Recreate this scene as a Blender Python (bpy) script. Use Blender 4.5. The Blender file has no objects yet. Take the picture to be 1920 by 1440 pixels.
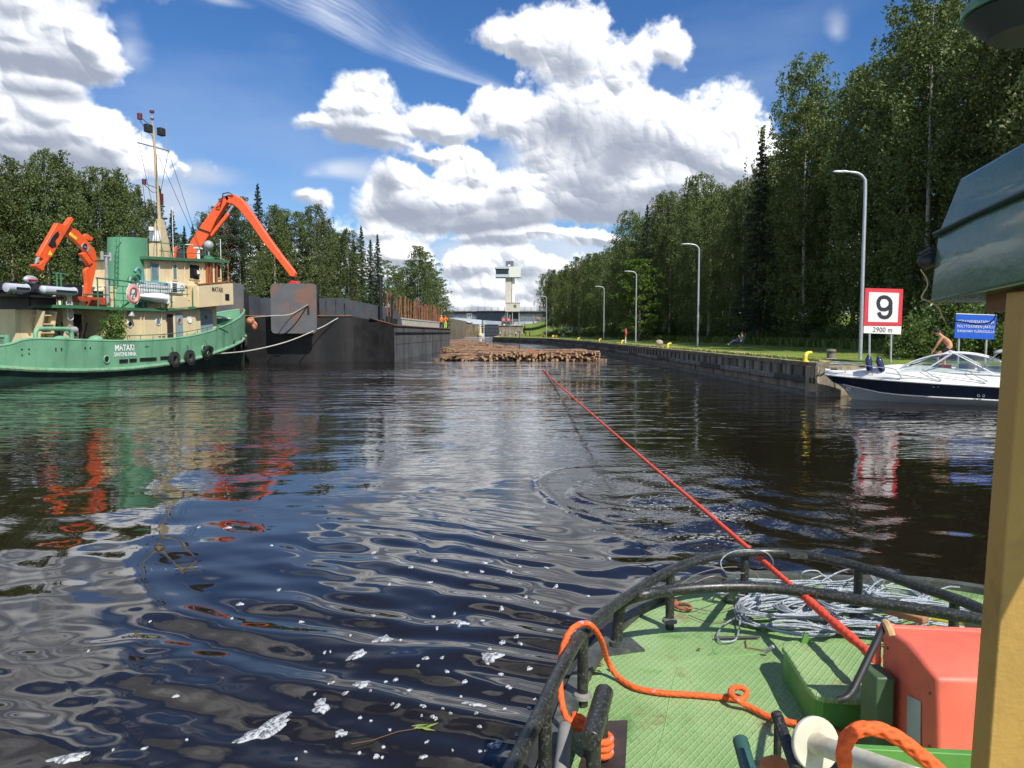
import bpy, math, random
import numpy as np
from mathutils import Vector, Matrix
random.seed(7); RNG = np.random.default_rng(7)
SC = bpy.context.scene
COL = SC.collection
R = math.radians
# ---------------- camera, sky, sun, exposure ----------------
F_PX = 1450.0; CAM_H = 2.6; PITCH = math.atan(96/1450)
cam = bpy.data.cameras.new("camera"); cam.lens = F_PX/1920*36; cam.sensor_width = 36
cam.clip_start = 0.05; cam.clip_end = 20000
camo = bpy.data.objects.new("camera", cam); COL.objects.link(camo)
camo.location = (0, 0, CAM_H); camo.rotation_euler = (math.pi/2-PITCH, 0, 0)
SC.camera = camo
SC.view_settings.view_transform = 'Standard'; SC.view_settings.look = 'None'
SC.view_settings.exposure = 0.5; SC.view_settings.gamma = 1.0
try: SC.view_settings.use_curve_mapping = False
except Exception: pass
SUN_EL = R(50); SUN_AZ = R(146)          # azimuth clockwise from +Y
to_sun = Vector((math.sin(SUN_AZ)*math.cos(SUN_EL), math.cos(SUN_AZ)*math.cos(SUN_EL), math.sin(SUN_EL)))
sl = bpy.data.lights.new("sun", 'SUN'); sl.energy = 4.4; sl.angle = R(0.55); sl.color = (1.0, 0.955, 0.88)
so = bpy.data.objects.new("sun", sl); COL.objects.link(so)
so.rotation_euler = to_sun.to_track_quat('Z', 'Y').to_euler()
SKY_STRENGTH = 0.088

def ray(px, py):
    a = px-960; b = -(py-720)
    return Vector((a, F_PX*math.cos(PITCH)+b*math.sin(PITCH), -F_PX*math.sin(PITCH)+b*math.cos(PITCH)))
def at(px, py, Y):
    d = ray(px, py); k = Y/d.y
    return Vector((d.x*k, Y, CAM_H+d.z*k))
def onz(px, py, z=0.0):
    d = ray(px, py); k = (z-CAM_H)/d.z
    return Vector((d.x*k, d.y*k, z))

class NT:
    """small node-tree helper"""
    def __init__(s, tree): s.t = tree; s.n = tree.nodes; s.l = tree.links
    def node(s, typ, **kw):
        n = s.n.new(typ)
        for k, v in kw.items(): setattr(n, k, v)
        return n
    def put(s, sock, v):
        if isinstance(v, bpy.types.NodeSocket): s.l.new(v, sock)
        elif v is not None:
            if sock.type == 'RGBA' and len(v) == 3: v = (*v, 1)
            sock.default_value = v
    def math(s, op, a, b=None, c=None, clamp=False):
        n = s.node('ShaderNodeMath', operation=op, use_clamp=clamp)
        s.put(n.inputs[0], a); s.put(n.inputs[1], b); s.put(n.inputs[2], c)
        return n.outputs[0]
    def vmath(s, op, a, b=None, out=0):
        n = s.node('ShaderNodeVectorMath', operation=op)
        s.put(n.inputs[0], a); s.put(n.inputs[1], b)
        return n.outputs[out]
    def mix(s, fac, a, b):
        n = s.node('ShaderNodeMix', data_type='RGBA')
        s.put(n.inputs[0], fac); s.put(n.inputs[6], a); s.put(n.inputs[7], b)
        return n.outputs[2]
    def noise(s, vec, scale, detail=4, rough=0.55, dist=0.0, dim='3D'):
        n = s.node('ShaderNodeTexNoise', noise_dimensions=dim)
        s.put(n.inputs['Vector'], vec); n.inputs['Scale'].default_value = scale
        n.inputs['Detail'].default_value = detail; n.inputs['Roughness'].default_value = rough
        n.inputs['Distortion'].default_value = dist
        return n.outputs['Fac']
    def ss(s, v, a, b, lo=0.0, hi=1.0):
        n = s.node('ShaderNodeMapRange', interpolation_type='SMOOTHSTEP')
        s.put(n.inputs[0], v); s.put(n.inputs[1], a); s.put(n.inputs[2], b); s.put(n.inputs[3], lo); s.put(n.inputs[4], hi)
        return n.outputs[0]
    def comb(s, x, y, z):
        n = s.node('ShaderNodeCombineXYZ'); s.put(n.inputs[0], x); s.put(n.inputs[1], y); s.put(n.inputs[2], z); return n.outputs[0]
    def sep(s, v):
        n = s.node('ShaderNodeSeparateXYZ'); s.put(n.inputs[0], v); return n.outputs

# ---- cloud cover, computed here as an opacity and brightness map over compass bearing and height ----
AZ0, AZ1, NW, NH = R(-66), R(66), 2200, 1100
EL1 = R(66)
def azel(px, py):
    d = ray(px, py); return (math.atan2(d.x, d.y), math.atan2(d.z, math.hypot(d.x, d.y)))
def cubic_w(n, g, ph):
    x = (np.arange(n)+.5)/n*(g-4)+1+ph; i = np.floor(x).astype(int); t = x-i
    w = np.zeros((n, g+2), dtype=np.float32)
    cs = [(1-t)**3/6, (3*t**3-6*t*t+4)/6, (-3*t**3+3*t*t+3*t+1)/6, t**3/6]
    for k, c in enumerate(cs): w[np.arange(n), np.clip(i-1+k, 0, g+1)] += c
    return w
def vnoise(cell_x, cell_y, seed):
    """smooth noise, about -1..1, cells in radians"""
    r = np.random.default_rng(seed)
    gx = int((AZ1-AZ0)/cell_x)+5; gy = int(EL1/cell_y)+5
    G = r.uniform(-1, 1, (gy+2, gx+2)).astype(np.float32)
    return (cubic_w(NH, gy, r.uniform(0, .9)) @ G @ cubic_w(NW, gx, r.uniform(0, .9)).T)*2.2
def fbm(cell, octv, seed, gain=.5, ax=1.0, billow=False):
    out = np.zeros((NH, NW), dtype=np.float32); a = 1.0; tot = 0
    for k in range(octv):
        n = vnoise(cell*ax/2**k, cell/2**k, seed+k)
        if billow: n = np.abs(n)*2.2-.75
        out += a*n; tot += a; a *= gain
        if cell/2**k < .0012: break
    return out/tot
def clouds_rgba():
    A = (AZ0+(np.arange(NW)+.5)/NW*(AZ1-AZ0)).astype(np.float32)[None, :].repeat(NH, 0)
    E = ((np.arange(NH)+.5)/NH*EL1).astype(np.float32)[:, None].repeat(NW, 1)
    def gather(F, dx, dy):
        x = np.clip(np.arange(NW)[None, :]+dx*NW/(AZ1-AZ0), 0, NW-2); y = np.clip(np.arange(NH)[:, None]+dy*NH/EL1, 0, NH-2)
        i = x.astype(np.int32); j = y.astype(np.int32); fx = (x-i).astype(np.float32); fy = (y-j).astype(np.float32)
        return (F[j, i]*(1-fx)+F[j, i+1]*fx)*(1-fy)+(F[j+1, i]*(1-fx)+F[j+1, i+1]*fx)*fy
    def field(lst, k=5.0, lo=-1.6):
        acc = np.full((NH, NW), lo, dtype=np.float32)
        for (x, y, rx, ry, *wt) in lst:
            a, e = azel(x, y); rx /= 1450; ry /= 1450; w = wt[0] if wt else 1.0
            j0 = max(0, int((e-ry*2.6)/EL1*NH)); j1 = min(NH, int((e+ry*2.6)/EL1*NH)+1)
            i0 = max(0, int((a-rx*2.6-AZ0)/(AZ1-AZ0)*NW)); i1 = min(NW, int((a+rx*2.6-AZ0)/(AZ1-AZ0)*NW)+1)
            if j1 <= j0 or i1 <= i0: continue
            u = (A[j0:j1, i0:i1]-a)/rx; v = (E[j0:j1, i0:i1]-e)/ry
            v = np.where(v < 0, v*1.25, v)
            m = w*(1-np.sqrt(u*u+v*v)); q = acc[j0:j1, i0:i1]
            h = np.clip(.5+.5*(m-q)/.3, 0, 1); acc[j0:j1, i0:i1] = q+(m-q)*h+.3*h*(1-h)*.8
        return acc
    CUM = [(1085,115,95,80),(1000,100,75,45,.9),(1150,150,100,85),(1250,95,48,40,.9),(1190,120,60,50,.8),(1070,200,130,100),(1190,230,150,120),(1290,270,110,100),
     (1350,315,70,62,.95),(1250,340,160,85),(1120,320,160,95),(1010,290,80,55,.8),(1050,390,180,55),(1200,385,160,50,.95),(930,90,40,34,.6),(905,205,28,32,.6),(950,235,50,34,.55),
     (750,338,56,36),(890,330,70,50),(960,350,66,42,.95),(850,375,140,50),(760,385,95,45),(980,395,150,45),(900,415,190,34),(700,430,60,26,.7),(650,425,50,22,.55),(1000,440,250,20,.75),(1120,442,140,22,.75),
     (640,208,66,40),(690,200,60,46),(590,232,48,20,.8),(700,240,105,40),(790,228,66,36,.85),(840,240,50,22,.6),(730,266,80,20,.6),(815,285,66,16,.5),(605,382,28,24,.95),(575,372,22,14,.6),
     (50,8,100,55),(105,55,84,56),(30,75,80,40),(150,90,60,36),(200,135,42,34,.85),(90,172,50,16,.55),(60,105,100,34),(-90,40,120,90),
     (0,222,36,30,.95),(115,228,74,38),(50,262,110,42),(160,265,88,48),(205,292,58,40),(245,325,56,34,.8),(90,305,150,48),(-120,250,150,90),
     (865,500,70,50,1.),(905,545,85,36,.85),(1000,500,60,24,.55),(940,585,190,26,.65),(745,480,90,38,.8),(700,520,130,40,.7),(560,500,160,40,.6),(1100,540,160,50,.6),(-400,480,300,90,.8),(1500,500,300,70,.8),
     (60,-75,200,60),(-160,-130,240,120),(250,-330,240,70,.85),(-50,-480,300,120,.9),(620,-520,260,60,.6),(1300,-420,200,60,.55),(1000,-950,500,160,.7),(1900,-300,260,120,.8),(2300,200,300,200),(-700,100,250,200)]  # this row: clouds outside the view, added for water reflections and side lighting
    SOFT = [(380,345,120,50,1.),(300,385,180,70,1.1),(440,395,90,50,.7),(650,325,100,34,.9),(590,330,60,28,.7),(960,470,300,50,1.),(900,590,340,60,1.1),(640,470,180,60,.8),(700,360,40,60,.6),(1100,480,260,60,.9),
     (1585,60,24,44,.5),(60,330,220,80,1.),(250,105,50,70,.45),(900,200,34,50,.45),(1010,300,120,80,.7),(860,230,60,24,.5),(420,0,70,14,.5),(1000,610,900,50,.9)]
    GREY = [(1110,398,160,38,1.2),(1230,385,130,34,1.1),(770,398,90,34,1.1),(860,420,140,26,1.3),(980,412,160,26,1.1),(1070,250,80,60,.8),(1170,300,90,50,.7),(700,262,110,22,.9),(640,246,60,16,.8),
     (60,118,120,22,.8),(180,142,66,22,.7),(90,176,70,18,1.),(90,300,150,26,1.2),(190,310,70,24,1.),(40,265,80,20,.7),(720,350,26,55,1.),(940,385,60,26,.9),(1000,515,240,18,.7),(880,590,140,12,.6),
     (60,-20,150,30,.3),(250,-330,300,90,.8),(-50,-420,350,120,.7),(620,-520,300,90,1.2),(1000,-900,600,200,1.2)]
    w1 = fbm(.075, 3, 11); w2 = fbm(.075, 3, 23)
    M = gather(field(CUM), w1*.013, w2*.011)
    b1 = fbm(.080, 6, 41, .58, billow=True); f1 = fbm(.040, 6, 57, .62)
    bs = fbm(.080, 4, 41, .46, billow=True); f2 = fbm(.12, 3, 141)
    D = M*1.15 + b1*.46 + f1*.56 - .13
    T = np.clip(D, 0, 1.6)
    # lighting: domed surface tilted towards the sun plus shadow gathered along the light's way
    hgt = np.sqrt(np.clip(M*1.2+bs*.40+f1*.12+.12, 0, 2))*.050 + bs*.007 + b1*.0040
    gy, gx = np.gradient(hgt, EL1/NH, (AZ1-AZ0)/NW)
    nl = (-gx*.50 - gy*.80 + .50)/np.sqrt(1+gx*gx+gy*gy)
    sh = np.zeros_like(D)
    for k in range(1, 10):
        sh += gather(T, .0035*k*.45*np.ones_like(T), .0035*k*.95*np.ones_like(T))*.11
    gr = np.clip(field(GREY, lo=-1.6)*1.2+f1*.35+.1, 0, 1)
    lit = np.clip(.56+.50*nl, 0, 1.2)*np.exp(-.55*np.clip(sh-.20, 0, 3))*(1-.60*gr)
    rim = np.exp(-np.clip(T, 0, 2)*4.0)
    lit = np.clip(lit+.22*rim*(1-gr), 0, 1.1)
    a = np.clip(D/(.26+.50*np.clip(f2+.3, 0, 1))+.12, 0, 1); a = a*a*(3-2*a)
    lo_c = np.array([.27, .305, .38]); hi_c = np.array([1.08, 1.09, 1.11])
    l_ = np.clip((lit-.14)/.86, 0, 1)[..., None]**1.35
    col = lo_c+(hi_c-lo_c)*l_
    # soft cloud
    sf = gather(field(SOFT, lo=-1.6), w1*.02, w2*.012)+fbm(.09, 7, 71, .55, ax=2.0)*.5
    sa = np.clip(sf/.7, 0, 1); sa = sa*sa*(3-2*sa)*.80
    scol = np.array([.46, .51, .60])+np.clip(fbm(.05, 5, 88)*.10+.02, -.1, .14)[..., None]
    # cirrus: a streaked fan narrowing towards the great cumulus
    pts = [(300,-90,40),(470,-30,70),(600,30,70),(700,85,52),(790,122,30),(870,148,16),(960,175,8)]
    ca = np.zeros_like(D)
    s0 = np.array([azel(x, y) for x, y, _ in pts]); hw = np.array([w_ for *_, w_ in pts])/1450
    best = np.full(D.shape, 9., dtype=np.float32); tt = np.zeros_like(D); sd = np.zeros_like(D); ln = 0.
    for k in range(len(pts)-1):
        p, q = s0[k], s0[k+1]; dv = q-p; L = np.hypot(*dv)
        t = np.clip(((A-p[0])*dv[0]+(E-p[1])*dv[1])/L**2, 0, 1)
        ex = A-p[0]-t*dv[0]; ey = E-p[1]-t*dv[1]; dd = np.hypot(ex, ey); sg = (dv[0]*ey-dv[1]*ex)/L
        W_ = hw[k]+(hw[k+1]-hw[k])*t; r_ = dd/W_; up = r_ < best
        best = np.where(up, r_, best); tt = np.where(up, ln+t*L, tt); sd = np.where(up, np.sign(sg)*r_, sd); ln += L
    sd = np.where(best > 8.9, 9., sd)
    prof = np.where(sd < 0, np.clip(1-np.abs(sd)*3.0, 0, 1), np.exp(-np.clip(sd, 0, 9)**2*1.1))   # sharp lower rim, feathered above
    r2 = np.random.default_rng(5); G = r2.uniform(0, 1, (160, 40))
    u_ = np.clip((sd+2.0)*26+w1*3+f1*1.5, 0, 157); v_ = np.clip((tt+sd*.03)*34, 0, 38); i = u_.astype(int); j = v_.astype(int); fu = u_-i; fv = v_-j
    st = (G[i, j]*(1-fv)+G[i, j+1]*fv)*(1-fu)+(G[i+1, j]*(1-fv)+G[i+1, j+1]*fv)*fu
    endf = np.clip(tt/.16, 0, 1)
    ca = prof*(.30+.55*st)*(.35+.65*np.clip(fbm(.05, 5, 99)*.7+.6, 0, 1))*(.45+.55*endf)
    ve = np.clip(fbm(.10, 7, 120, .5, ax=3.2)*.9-.22, 0, 1)*.30
    ca = np.maximum(ca*.95, ve)
    # composite back to front
    al = ca; c = np.array([.55, .61, .72])*np.ones_like(col)
    def over(c, al, c2, a2):
        ao = a2+al*(1-a2); cc = (c2*a2[..., None]+c*(al*(1-a2))[..., None])/np.maximum(ao, 1e-4)[..., None]
        return cc, ao
    c, al = over(c, al, scol, sa); c, al = over(c, al, col, a)
    return np.dstack([c, al]).astype(np.float32)
# ---- world: Nishita sky with cumulus and cirrus placed by compass bearing and height ----
world = bpy.data.worlds.new("World"); SC.world = world; world.use_nodes = True
W = NT(world.node_tree); W.n.clear()
sky = W.node('ShaderNodeTexSky', sky_type='NISHITA'); sky.sun_disc = False
sky.sun_elevation = SUN_EL; sky.sun_rotation = SUN_AZ; sky.air_density = 1.0; sky.dust_density = 0.15; sky.ozone_density = 5.0
wd = W.node('ShaderNodeTexCoord').outputs['Generated']
dx, dy, dz = W.sep(wd)
az = W.math('ARCTAN2', dx, dy)
hyp = W.math('SQRT', W.math('ADD', W.math('MULTIPLY', dx, dx), W.math('MULTIPLY', dy, dy)))
el = W.math('ARCTAN2', W.math('ABSOLUTE', dz), hyp)
im = bpy.data.images.new("cloud_cover", NW, NH, alpha=True, float_buffer=True, is_data=True)
im.alpha_mode = 'CHANNEL_PACKED'; im.pixels.foreach_set(clouds_rgba().ravel()); im.update()
ti = W.node('ShaderNodeTexImage', image=im, extension='MIRROR', interpolation='Linear')
W.put(ti.inputs['Vector'], W.comb(W.math('MULTIPLY_ADD', az, 1/(AZ1-AZ0), -AZ0/(AZ1-AZ0)), W.math('MULTIPLY', el, 1/EL1), 0.0))
sc = W.node('ShaderNodeBackground')
hsv = W.node('ShaderNodeHueSaturation'); W.put(hsv.inputs['Color'], sky.outputs[0]); hsv.inputs['Saturation'].default_value = 1.22; hsv.inputs['Hue'].default_value = .508
skyc = W.vmath('SCALE', hsv.outputs[0]); W.put(skyc.node.inputs['Scale'], SKY_STRENGTH)
c3 = W.mix(ti.outputs['Alpha'], skyc, ti.outputs['Color'])
W.put(sc.inputs['Color'], c3); sc.inputs['Strength'].default_value = 1.0
wo = W.node('ShaderNodeOutputWorld'); W.l.new(sc.outputs[0], wo.inputs['Surface'])
world.cycles.sampling_method = 'MANUAL'; world.cycles.sample_map_resolution = 512

# ---------------- materials ----------------
def principled(m):
    t = NT(m.node_tree)
    b = next(n for n in t.n if n.type == 'BSDF_PRINCIPLED')
    return t, b
_M = {}
def mat(name, col, rough=.6, metal=0.0, var=.12, scale=3.0, dirt=None, dirt_amt=.0, dirt_scale=1.5, bump=.0, bump_scale=20.0, spec=.5, streak=False, coat=0.0):
    if name in _M: return _M[name]
    m = bpy.data.materials.new(name); m.use_nodes = True
    t, b = principled(m)
    tc = t.node('ShaderNodeTexCoord').outputs['Object']
    vec = t.vmath('MULTIPLY', tc, (1, 1, .12)) if streak else tc
    n1 = t.noise(tc, scale, 5, .6)
    c = t.mix(t.ss(n1, .3, .7), tuple(x*(1-var) for x in col), tuple(min(1, x*(1+var)) for x in col))
    if dirt:
        n2 = t.noise(vec, dirt_scale, 8, .65, .3)
        c = t.mix(t.math('MULTIPLY', t.ss(n2, .5, .68), dirt_amt), c, dirt)
    t.put(b.inputs['Base Color'], c)
    t.put(b.inputs['Roughness'], t.ss(t.noise(tc, scale*2.3, 4), .2, .8, max(.02, rough-.08), min(1, rough+.12)))
    b.inputs['Metallic'].default_value = metal; b.inputs['Specular IOR Level'].default_value = spec
    b.inputs['Coat Weight'].default_value = coat
    if bump:
        bn = t.node('ShaderNodeBump'); bn.inputs['Strength'].default_value = bump; bn.inputs['Distance'].default_value = .02
        t.put(bn.inputs['Height'], t.noise(tc, bump_scale, 5, .6)); t.l.new(bn.outputs[0], b.inputs['Normal'])
    _M[name] = m
    return m

# ---------------- mesh helpers ----------------
class MB:
    def __init__(s): s.v = []; s.f = []; s.mi = []; s.M = None; s.m = 0; s.uv = {}
    def add(s, vs, fs):
        o = len(s.v)
        for p in vs:
            p = Vector(p)
            if s.M is not None: p = s.M @ p
            s.v.append(tuple(p))
        for f in fs: s.f.append(tuple(i+o for i in f)); s.mi.append(s.m)
        return s
    def box(s, c, d, rz=0.0, taper=1.0, rx=0.0, ry=0.0):
        x, y, z = (k/2 for k in d)
        vs = [(-x,-y,-z),(x,-y,-z),(x,y,-z),(-x,y,-z),(-x*taper,-y*taper,z),(x*taper,-y*taper,z),(x*taper,y*taper,z),(-x*taper,y*taper,z)]
        m = Matrix.Translation(c) @ Matrix.Rotation(rz, 4, 'Z') @ Matrix.Rotation(ry, 4, 'Y') @ Matrix.Rotation(rx, 4, 'X')
        return s.add([m @ Vector(p) for p in vs], [(0,3,2,1),(4,5,6,7),(0,1,5,4),(1,2,6,5),(2,3,7,6),(3,0,4,7)])
    def b2(s, a, b):
        return s.box([(a[i]+b[i])/2 for i in range(3)], [abs(b[i]-a[i]) for i in range(3)])
    def cyl(s, p0, p1, r0, r1=None, n=12, caps=True):
        r1 = r0 if r1 is None else r1
        p0 = Vector(p0); p1 = Vector(p1); d = (p1-p0)
        if d.length < 1e-6: return s
        q = d.to_track_quat('Z', 'Y'); vs = []
        for p, r in ((p0, r0), (p1, r1)):
            for i in range(n):
                a = 2*math.pi*i/n; vs.append(p + q @ Vector((r*math.cos(a), r*math.sin(a), 0)))
        fs = [(i, (i+1) % n, n+(i+1) % n, n+i) for i in range(n)]
        if caps: fs += [tuple(range(n-1, -1, -1)), tuple(range(n, 2*n))]
        return s.add(vs, fs)
    def tube(s, pts, r, n=8, closed=False, caps=True):
        pts = [Vector(p) for p in pts]; N = len(pts)
        rs = r if isinstance(r, (list, tuple)) else [r]*N
        vs = []; up = None; prev = None
        for i, p in enumerate(pts):
            if closed: d = pts[(i+1) % N]-pts[i-1]
            else: d = pts[min(i+1, N-1)]-pts[max(i-1, 0)]
            if d.length < 1e-9: d = prev or Vector((0, 0, 1))
            d = d.normalized(); prev = d
            if up is None:
                up = Vector((0, 0, 1)) if abs(d.z) < .95 else Vector((1, 0, 0))
            a = up - d*up.dot(d)
            if a.length < 1e-5: a = d.orthogonal()
            a.normalize(); b = d.cross(a); up = a
            for k in range(n):
                t = 2*math.pi*k/n; vs.append(p + a*math.cos(t)*rs[i] + b*math.sin(t)*rs[i])
        fs = []
        for i in range(N if closed else N-1):
            j = (i+1) % N
            for k in range(n): fs.append((i*n+k, i*n+(k+1) % n, j*n+(k+1) % n, j*n+k))
        if caps and not closed: fs += [tuple(range(n-1, -1, -1)), tuple(range((N-1)*n, N*n))]
        return s.add(vs, fs)
    def prism(s, poly, off):
        """poly: list of 3-D points in a plane, off: extrusion vector"""
        off = Vector(off); P0 = [Vector(p) for p in poly]; n = len(P0)
        vs = P0 + [p+off for p in P0]
        fs = [tuple(range(n-1, -1, -1)), tuple(range(n, 2*n))] + [(i, (i+1) % n, n+(i+1) % n, n+i) for i in range(n)]
        return s.add(vs, fs)
    def lathe(s, c, prof, n=24, axis='Z'):
        """prof: (radius, height) pairs"""
        vs = []; fs = []
        for (r, h) in prof:
            for i in range(n):
                a = 2*math.pi*i/n; p = Vector((r*math.cos(a), r*math.sin(a), h))
                if axis == 'X': p = Vector((p.z, p.x, p.y))
                if axis == 'Y': p = Vector((p.y, p.z, p.x))
                vs.append(Vector(c)+p)
        for j in range(len(prof)-1):
            for i in range(n): fs.append((j*n+i, j*n+(i+1) % n, (j+1)*n+(i+1) % n, (j+1)*n+i))
        fs.append(tuple(range(n-1, -1, -1))); fs.append(tuple(range((len(prof)-1)*n, len(prof)*n)))
        return s.add(vs, fs)
    def torus(s, c, Rm, r, axis='Z', n=32, m=12, sq=1.0):
        vs = []; fs = []
        for i in range(n):
            a = 2*math.pi*i/n
            for j in range(m):
                b = 2*math.pi*j/m; q = Rm + r*math.cos(b)
                p = Vector((q*math.cos(a), q*math.sin(a), r*sq*math.sin(b)))
                if axis == 'X': p = Vector((p.z, p.x, p.y))
                if axis == 'Y': p = Vector((p.y, p.z, p.x))
                vs.append(Vector(c)+p)
        for i in range(n):
            for j in range(m): fs.append((i*m+j, ((i+1) % n)*m+j, ((i+1) % n)*m+(j+1) % m, i*m+(j+1) % m))
        return s.add(vs, fs)
    def ball(s, c, r, n=14, m=8):
        rr = r if isinstance(r, (tuple, list)) else (r, r, r)
        vs = [Vector(c)+Vector((0, 0, -rr[2]))]; fs = []
        for j in range(1, m):
            t = -math.pi/2+math.pi*j/m
            for i in range(n):
                a = 2*math.pi*i/n
                vs.append(Vector(c)+Vector((rr[0]*math.cos(t)*math.cos(a), rr[1]*math.cos(t)*math.sin(a), rr[2]*math.sin(t))))
        vs.append(Vector(c)+Vector((0, 0, rr[2])))
        for i in range(n):
            fs.append((0, 1+(i+1) % n, 1+i)); top = 1+(m-2)*n
            fs.append((len(vs)-1, top+i, top+(i+1) % n))
        for j in range(m-2):
            for i in range(n): fs.append((1+j*n+i, 1+j*n+(i+1) % n, 1+(j+1)*n+(i+1) % n, 1+(j+1)*n+i))
        return s.add(vs, fs)
    def loft(s, secs, closed_sec=False, cap0=False, cap1=False):
        n = len(secs[0]); vs = [p for q in secs for p in q]; fs = []
        for j in range(len(secs)-1):
            for i in range(n if closed_sec else n-1):
                fs.append((j*n+i, j*n+(i+1) % n, (j+1)*n+(i+1) % n, (j+1)*n+i))
        if cap0: fs.append(tuple(range(n-1, -1, -1)))
        if cap1: fs.append(tuple(range((len(secs)-1)*n, len(secs)*n)))
        return s.add(vs, fs)
    def build(s, name, m, parent=None, bevel=0.0, angle=35, solid=0.0):
        me = bpy.data.meshes.new(name); me.from_pydata(s.v, [], s.f)
        ms = m if isinstance(m, (list, tuple)) else [m]
        for k in ms: me.materials.append(k)
        if len(ms) > 1: me.polygons.foreach_set('material_index', s.mi)
        me.polygons.foreach_set('use_smooth', [True]*len(me.polygons))
        me.update()
        try: me.set_sharp_from_angle(angle=R(angle))
        except Exception: pass
        o = bpy.data.objects.new(name, me); COL.objects.link(o)
        if parent is not None: o.parent = parent
        if solid:
            md = o.modifiers.new('thickness', 'SOLIDIFY'); md.thickness = solid; md.offset = 0
        if bevel:
            md = o.modifiers.new('bevel', 'BEVEL'); md.width = bevel; md.segments = 2; md.limit_method = 'ANGLE'; md.angle_limit = R(40)
        return o
def tag(o, label=None, cat=None, group=None, kind=None):
    if label: o['label'] = label
    if cat: o['category'] = cat
    if group: o['group'] = group
    if kind: o['kind'] = kind
    return o
def thing(name, label, cat, loc=(0,0,0), rz=0.0, group=None):
    o = bpy.data.objects.new(name, None); COL.objects.link(o)
    o.empty_display_size = .3
    o.location = loc; o.rotation_euler = (0, 0, rz)
    return tag(o, label, cat, group)
def struct(o): o['kind'] = 'structure'; return o
def dup(root, loc=None, rz=None, label=None, group=None, scale=None):
    r = root.copy(); COL.objects.link(r)
    if loc is not None: r.location = loc
    if rz is not None: r.rotation_euler = (0, 0, rz)
    if scale is not None: r.scale = scale if isinstance(scale, tuple) else (scale,)*3
    if label: r['label'] = label
    if group: r['group'] = group
    def rec(a, b):
        for ch in list(a.children):
            c = ch.copy(); COL.objects.link(c); c.parent = b; rec(ch, c)
    rec(root, r)
    return r
def np_mesh(name, V, Fq, m, parent=None, smooth=False, uv=None):
    me = bpy.data.meshes.new(name); V = np.asarray(V, dtype=np.float32); Fq = np.asarray(Fq, dtype=np.int32)
    k = Fq.shape[1]
    me.vertices.add(len(V)); me.vertices.foreach_set('co', V.ravel())
    me.loops.add(Fq.size); me.loops.foreach_set('vertex_index', Fq.ravel())
    me.polygons.add(len(Fq)); me.polygons.foreach_set('loop_start', np.arange(0, Fq.size, k, dtype=np.int32))
    me.polygons.foreach_set('loop_total', np.full(len(Fq), k, dtype=np.int32))
    if smooth: me.polygons.foreach_set('use_smooth', np.ones(len(Fq), dtype=bool))
    if uv is not None:
        l = me.uv_layers.new(name='UVMap'); l.data.foreach_set('uv', np.asarray(uv, dtype=np.float32)[Fq.ravel()].ravel())
    me.materials.append(m); me.update(calc_edges=True); me.validate()
    o = bpy.data.objects.new(name, me); COL.objects.link(o)
    if parent is not None: o.parent = parent
    return o
def catmull(pts, n=8, closed=False):
    P_ = [Vector(p) for p in pts]; out = []; N = len(P_)
    for i in range(N if closed else N-1):
        p0 = P_[i-1] if (closed or i > 0) else P_[0]*2-P_[1]
        p1 = P_[i]; p2 = P_[(i+1) % N]
        p3 = P_[(i+2) % N] if (closed or i+2 < N) else P_[-1]*2-P_[-2]
        for k in range(n):
            t = k/n
            out.append(.5*((2*p1)+(-p0+p2)*t+(2*p0-5*p1+4*p2-p3)*t*t+(-p0+3*p1-3*p2+p3)*t**3))
    if not closed: out.append(P_[-1])
    return out
def text_mesh(name, body, size, m, loc, rot, parent=None, extrude=.002, sx=1.0, align='CENTER', bold=0.0, spacing=1.0):
    cu = bpy.data.curves.new(name, 'FONT'); cu.body = body; cu.size = size; cu.extrude = extrude; cu.offset = bold
    cu.align_x = align; cu.align_y = 'CENTER'; cu.space_character = spacing
    o = bpy.data.objects.new(name, cu); COL.objects.link(o)
    dg = bpy.context.evaluated_depsgraph_get()
    me = bpy.data.meshes.new_from_object(o.evaluated_get(dg)); me.materials.clear(); me.materials.append(m)
    bpy.data.objects.remove(o)
    r = bpy.data.objects.new(name, me); COL.objects.link(r)
    r.location = loc; r.rotation_euler = rot; r.scale = (sx, 1, 1)
    if parent is not None: r.parent = parent
    return r
# ---------------- common materials ----------------
def leaf_mat(name, col, col2, trans=.28):
    m = bpy.data.materials.new(name); m.use_nodes = True
    t, b = principled(m)
    oi = t.node('ShaderNodeObjectInfo').outputs['Random']; tc = t.node('ShaderNodeTexCoord').outputs['Object']
    n = t.noise(tc, .55, 3); n2 = t.noise(tc, 9.0, 2)
    f = t.math('ADD', t.math('MULTIPLY', n, .8), t.math('MULTIPLY', n2, .5))
    c = t.mix(t.ss(f, .4, .9), col, col2)
    h = t.node('ShaderNodeHueSaturation'); t.put(h.inputs['Color'], c)
    t.put(h.inputs['Value'], t.math('MULTIPLY_ADD', oi, .35, .82)); t.put(h.inputs['Hue'], t.math('MULTIPLY_ADD', oi, .03, .485))
    t.put(b.inputs['Base Color'], h.outputs[0]); b.inputs['Roughness'].default_value = .55; b.inputs['Specular IOR Level'].default_value = .35
    tr = t.node('ShaderNodeBsdfTranslucent'); t.put(tr.inputs['Color'], t.mix(.5, h.outputs[0], (.10, .16, .02)))
    mx = t.node('ShaderNodeMixShader'); mx.inputs[0].default_value = trans
    out = next(q for q in t.n if q.type == 'OUTPUT_MATERIAL')
    t.l.new(b.outputs[0], mx.inputs[1]); t.l.new(tr.outputs[0], mx.inputs[2]); t.l.new(mx.outputs[0], out.inputs['Surface'])
    return m
L_BIRCH = leaf_mat('birch_leaves', (.072, .105, .030), (.135, .175, .052))
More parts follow.
